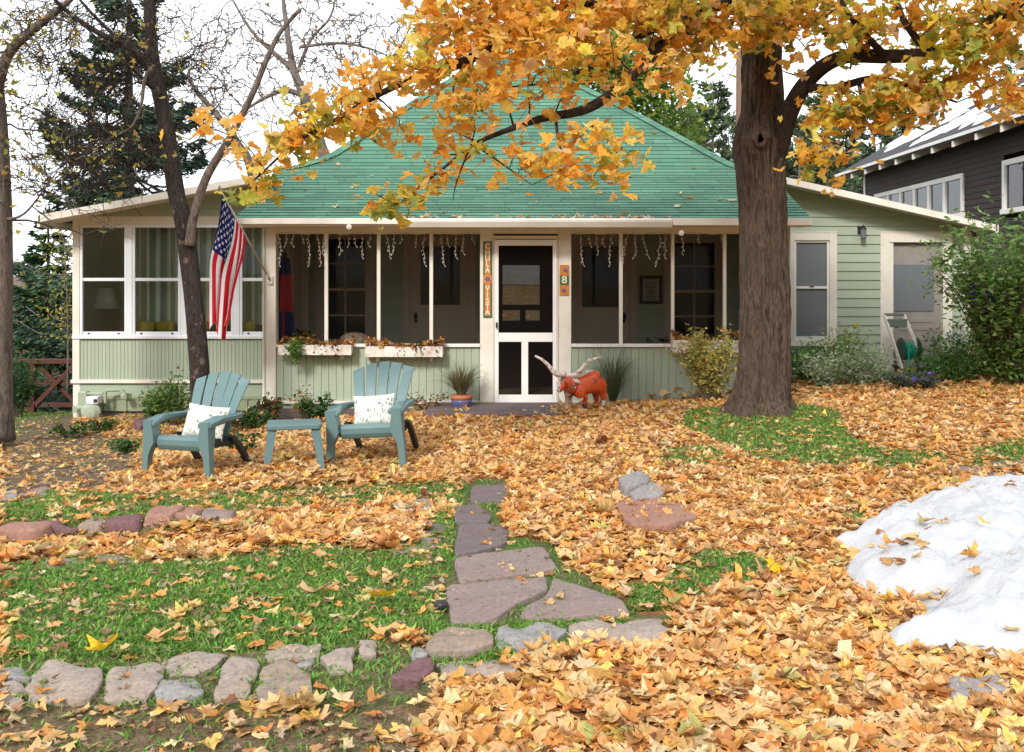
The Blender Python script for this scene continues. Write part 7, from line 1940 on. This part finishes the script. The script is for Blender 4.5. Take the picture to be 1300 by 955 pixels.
def dwin(h, n_):
    y0, y1, z0, z1 = h; mb = MB(); c = .1
    mb.box(XW - .05, XW + .03, y0, y0 + c, z0, z1); mb.box(XW - .05, XW + .03, y1 - c, y1, z0, z1); mb.box(XW - .05, XW + .03, y0 + c, y1 - c, z1 - c, z1); mb.box(XW - .07, XW + .03, y0 - .03, y1 + .03, z0 - .04, z0 + .05)
    for i in range(1, n_): yy = y0 + c + (y1 - y0 - 2 * c) * i / n_; mb.box(XW - .045, XW + .03, yy - .06, yy + .06, z0 + .05, z1 - c)
    wo = dpart(mb, 'window', MT['white'], bevel=.004)
    p_ = MB(); p_.box(XW - .005, XW + .0, y0 + c, y1 - c, z0 + .05, z1 - c); po = p_.build('pane', MT['glass']); po.parent = wo
    k_ = MB(); nn = int((y1 - y0) / .05)
    for i in range(nn):
        yy = y0 + (y1 - y0) * i / nn; k_.poly([(XW + .12 + .02 * (i % 2), yy, z0), (XW + .12 + .02 * ((i + 1) % 2), yy + (y1 - y0) / nn, z0), (XW + .12 + .02 * ((i + 1) % 2), yy + (y1 - y0) / nn, z1), (XW + .12 + .02 * (i % 2), yy, z1)], 0, ((1, 1, 1) if (int(yy * 1.6) % 2) else (.35, .55, .4)))
    ko = k_.build('blind', [CURT2], colors=True); ko.parent = wo
CURT2 = paint('grey_blind', (.3, .33, .32, 1), .8, attr=True)
dwin(wA, 6); dwin(wB, 2); dwin(wC, 2)
# snow patches on the dark roof
m = paint('roof_snow', (.8, .83, .88, 1), .7, .05); mb = MB(); rs = random.Random(6)
for k in range(80):
    yy = rs.uniform(14, y1w); xx = rs.uniform(xe + .3 + max(0, (yy - 19)) * .12, 12.2); Lx, Ly = rs.uniform(.15, .8), rs.uniform(.3, 1.7); n_ = 12; O = []
    for j in range(n_): a = 6.283 * j / n_; q = 1 + rs.uniform(-.25, .25); O.append((xx + Lx * .5 * math.cos(a) * q, yy + Ly * .5 * math.sin(a) * q))
    O = [(min(max(a, xe + .05), 12.45), b_) for a, b_ in O]
    hz = lambda x: zeave + .11 + (x - xe) * sl_
    V = [(a, b_, hz(a)) for a, b_ in O] + [(xx + (a - xx) * .8, yy + (b_ - yy) * .85, hz(xx + (a - xx) * .8) + .05) for a, b_ in O] + [(xx, yy, hz(xx) + .06)]
    F = [(j, (j + 1) % n_, n_ + (j + 1) % n_, n_ + j) for j in range(n_)] + [(n_ + j, n_ + (j + 1) % n_, 2 * n_) for j in range(n_)]
    mb.faces(V, F)
o = mb.build('roof_snow', m, None, smooth=True); tag(o, 'patches of old snow lying on the dark house roof', 'snow', kind='stuff')
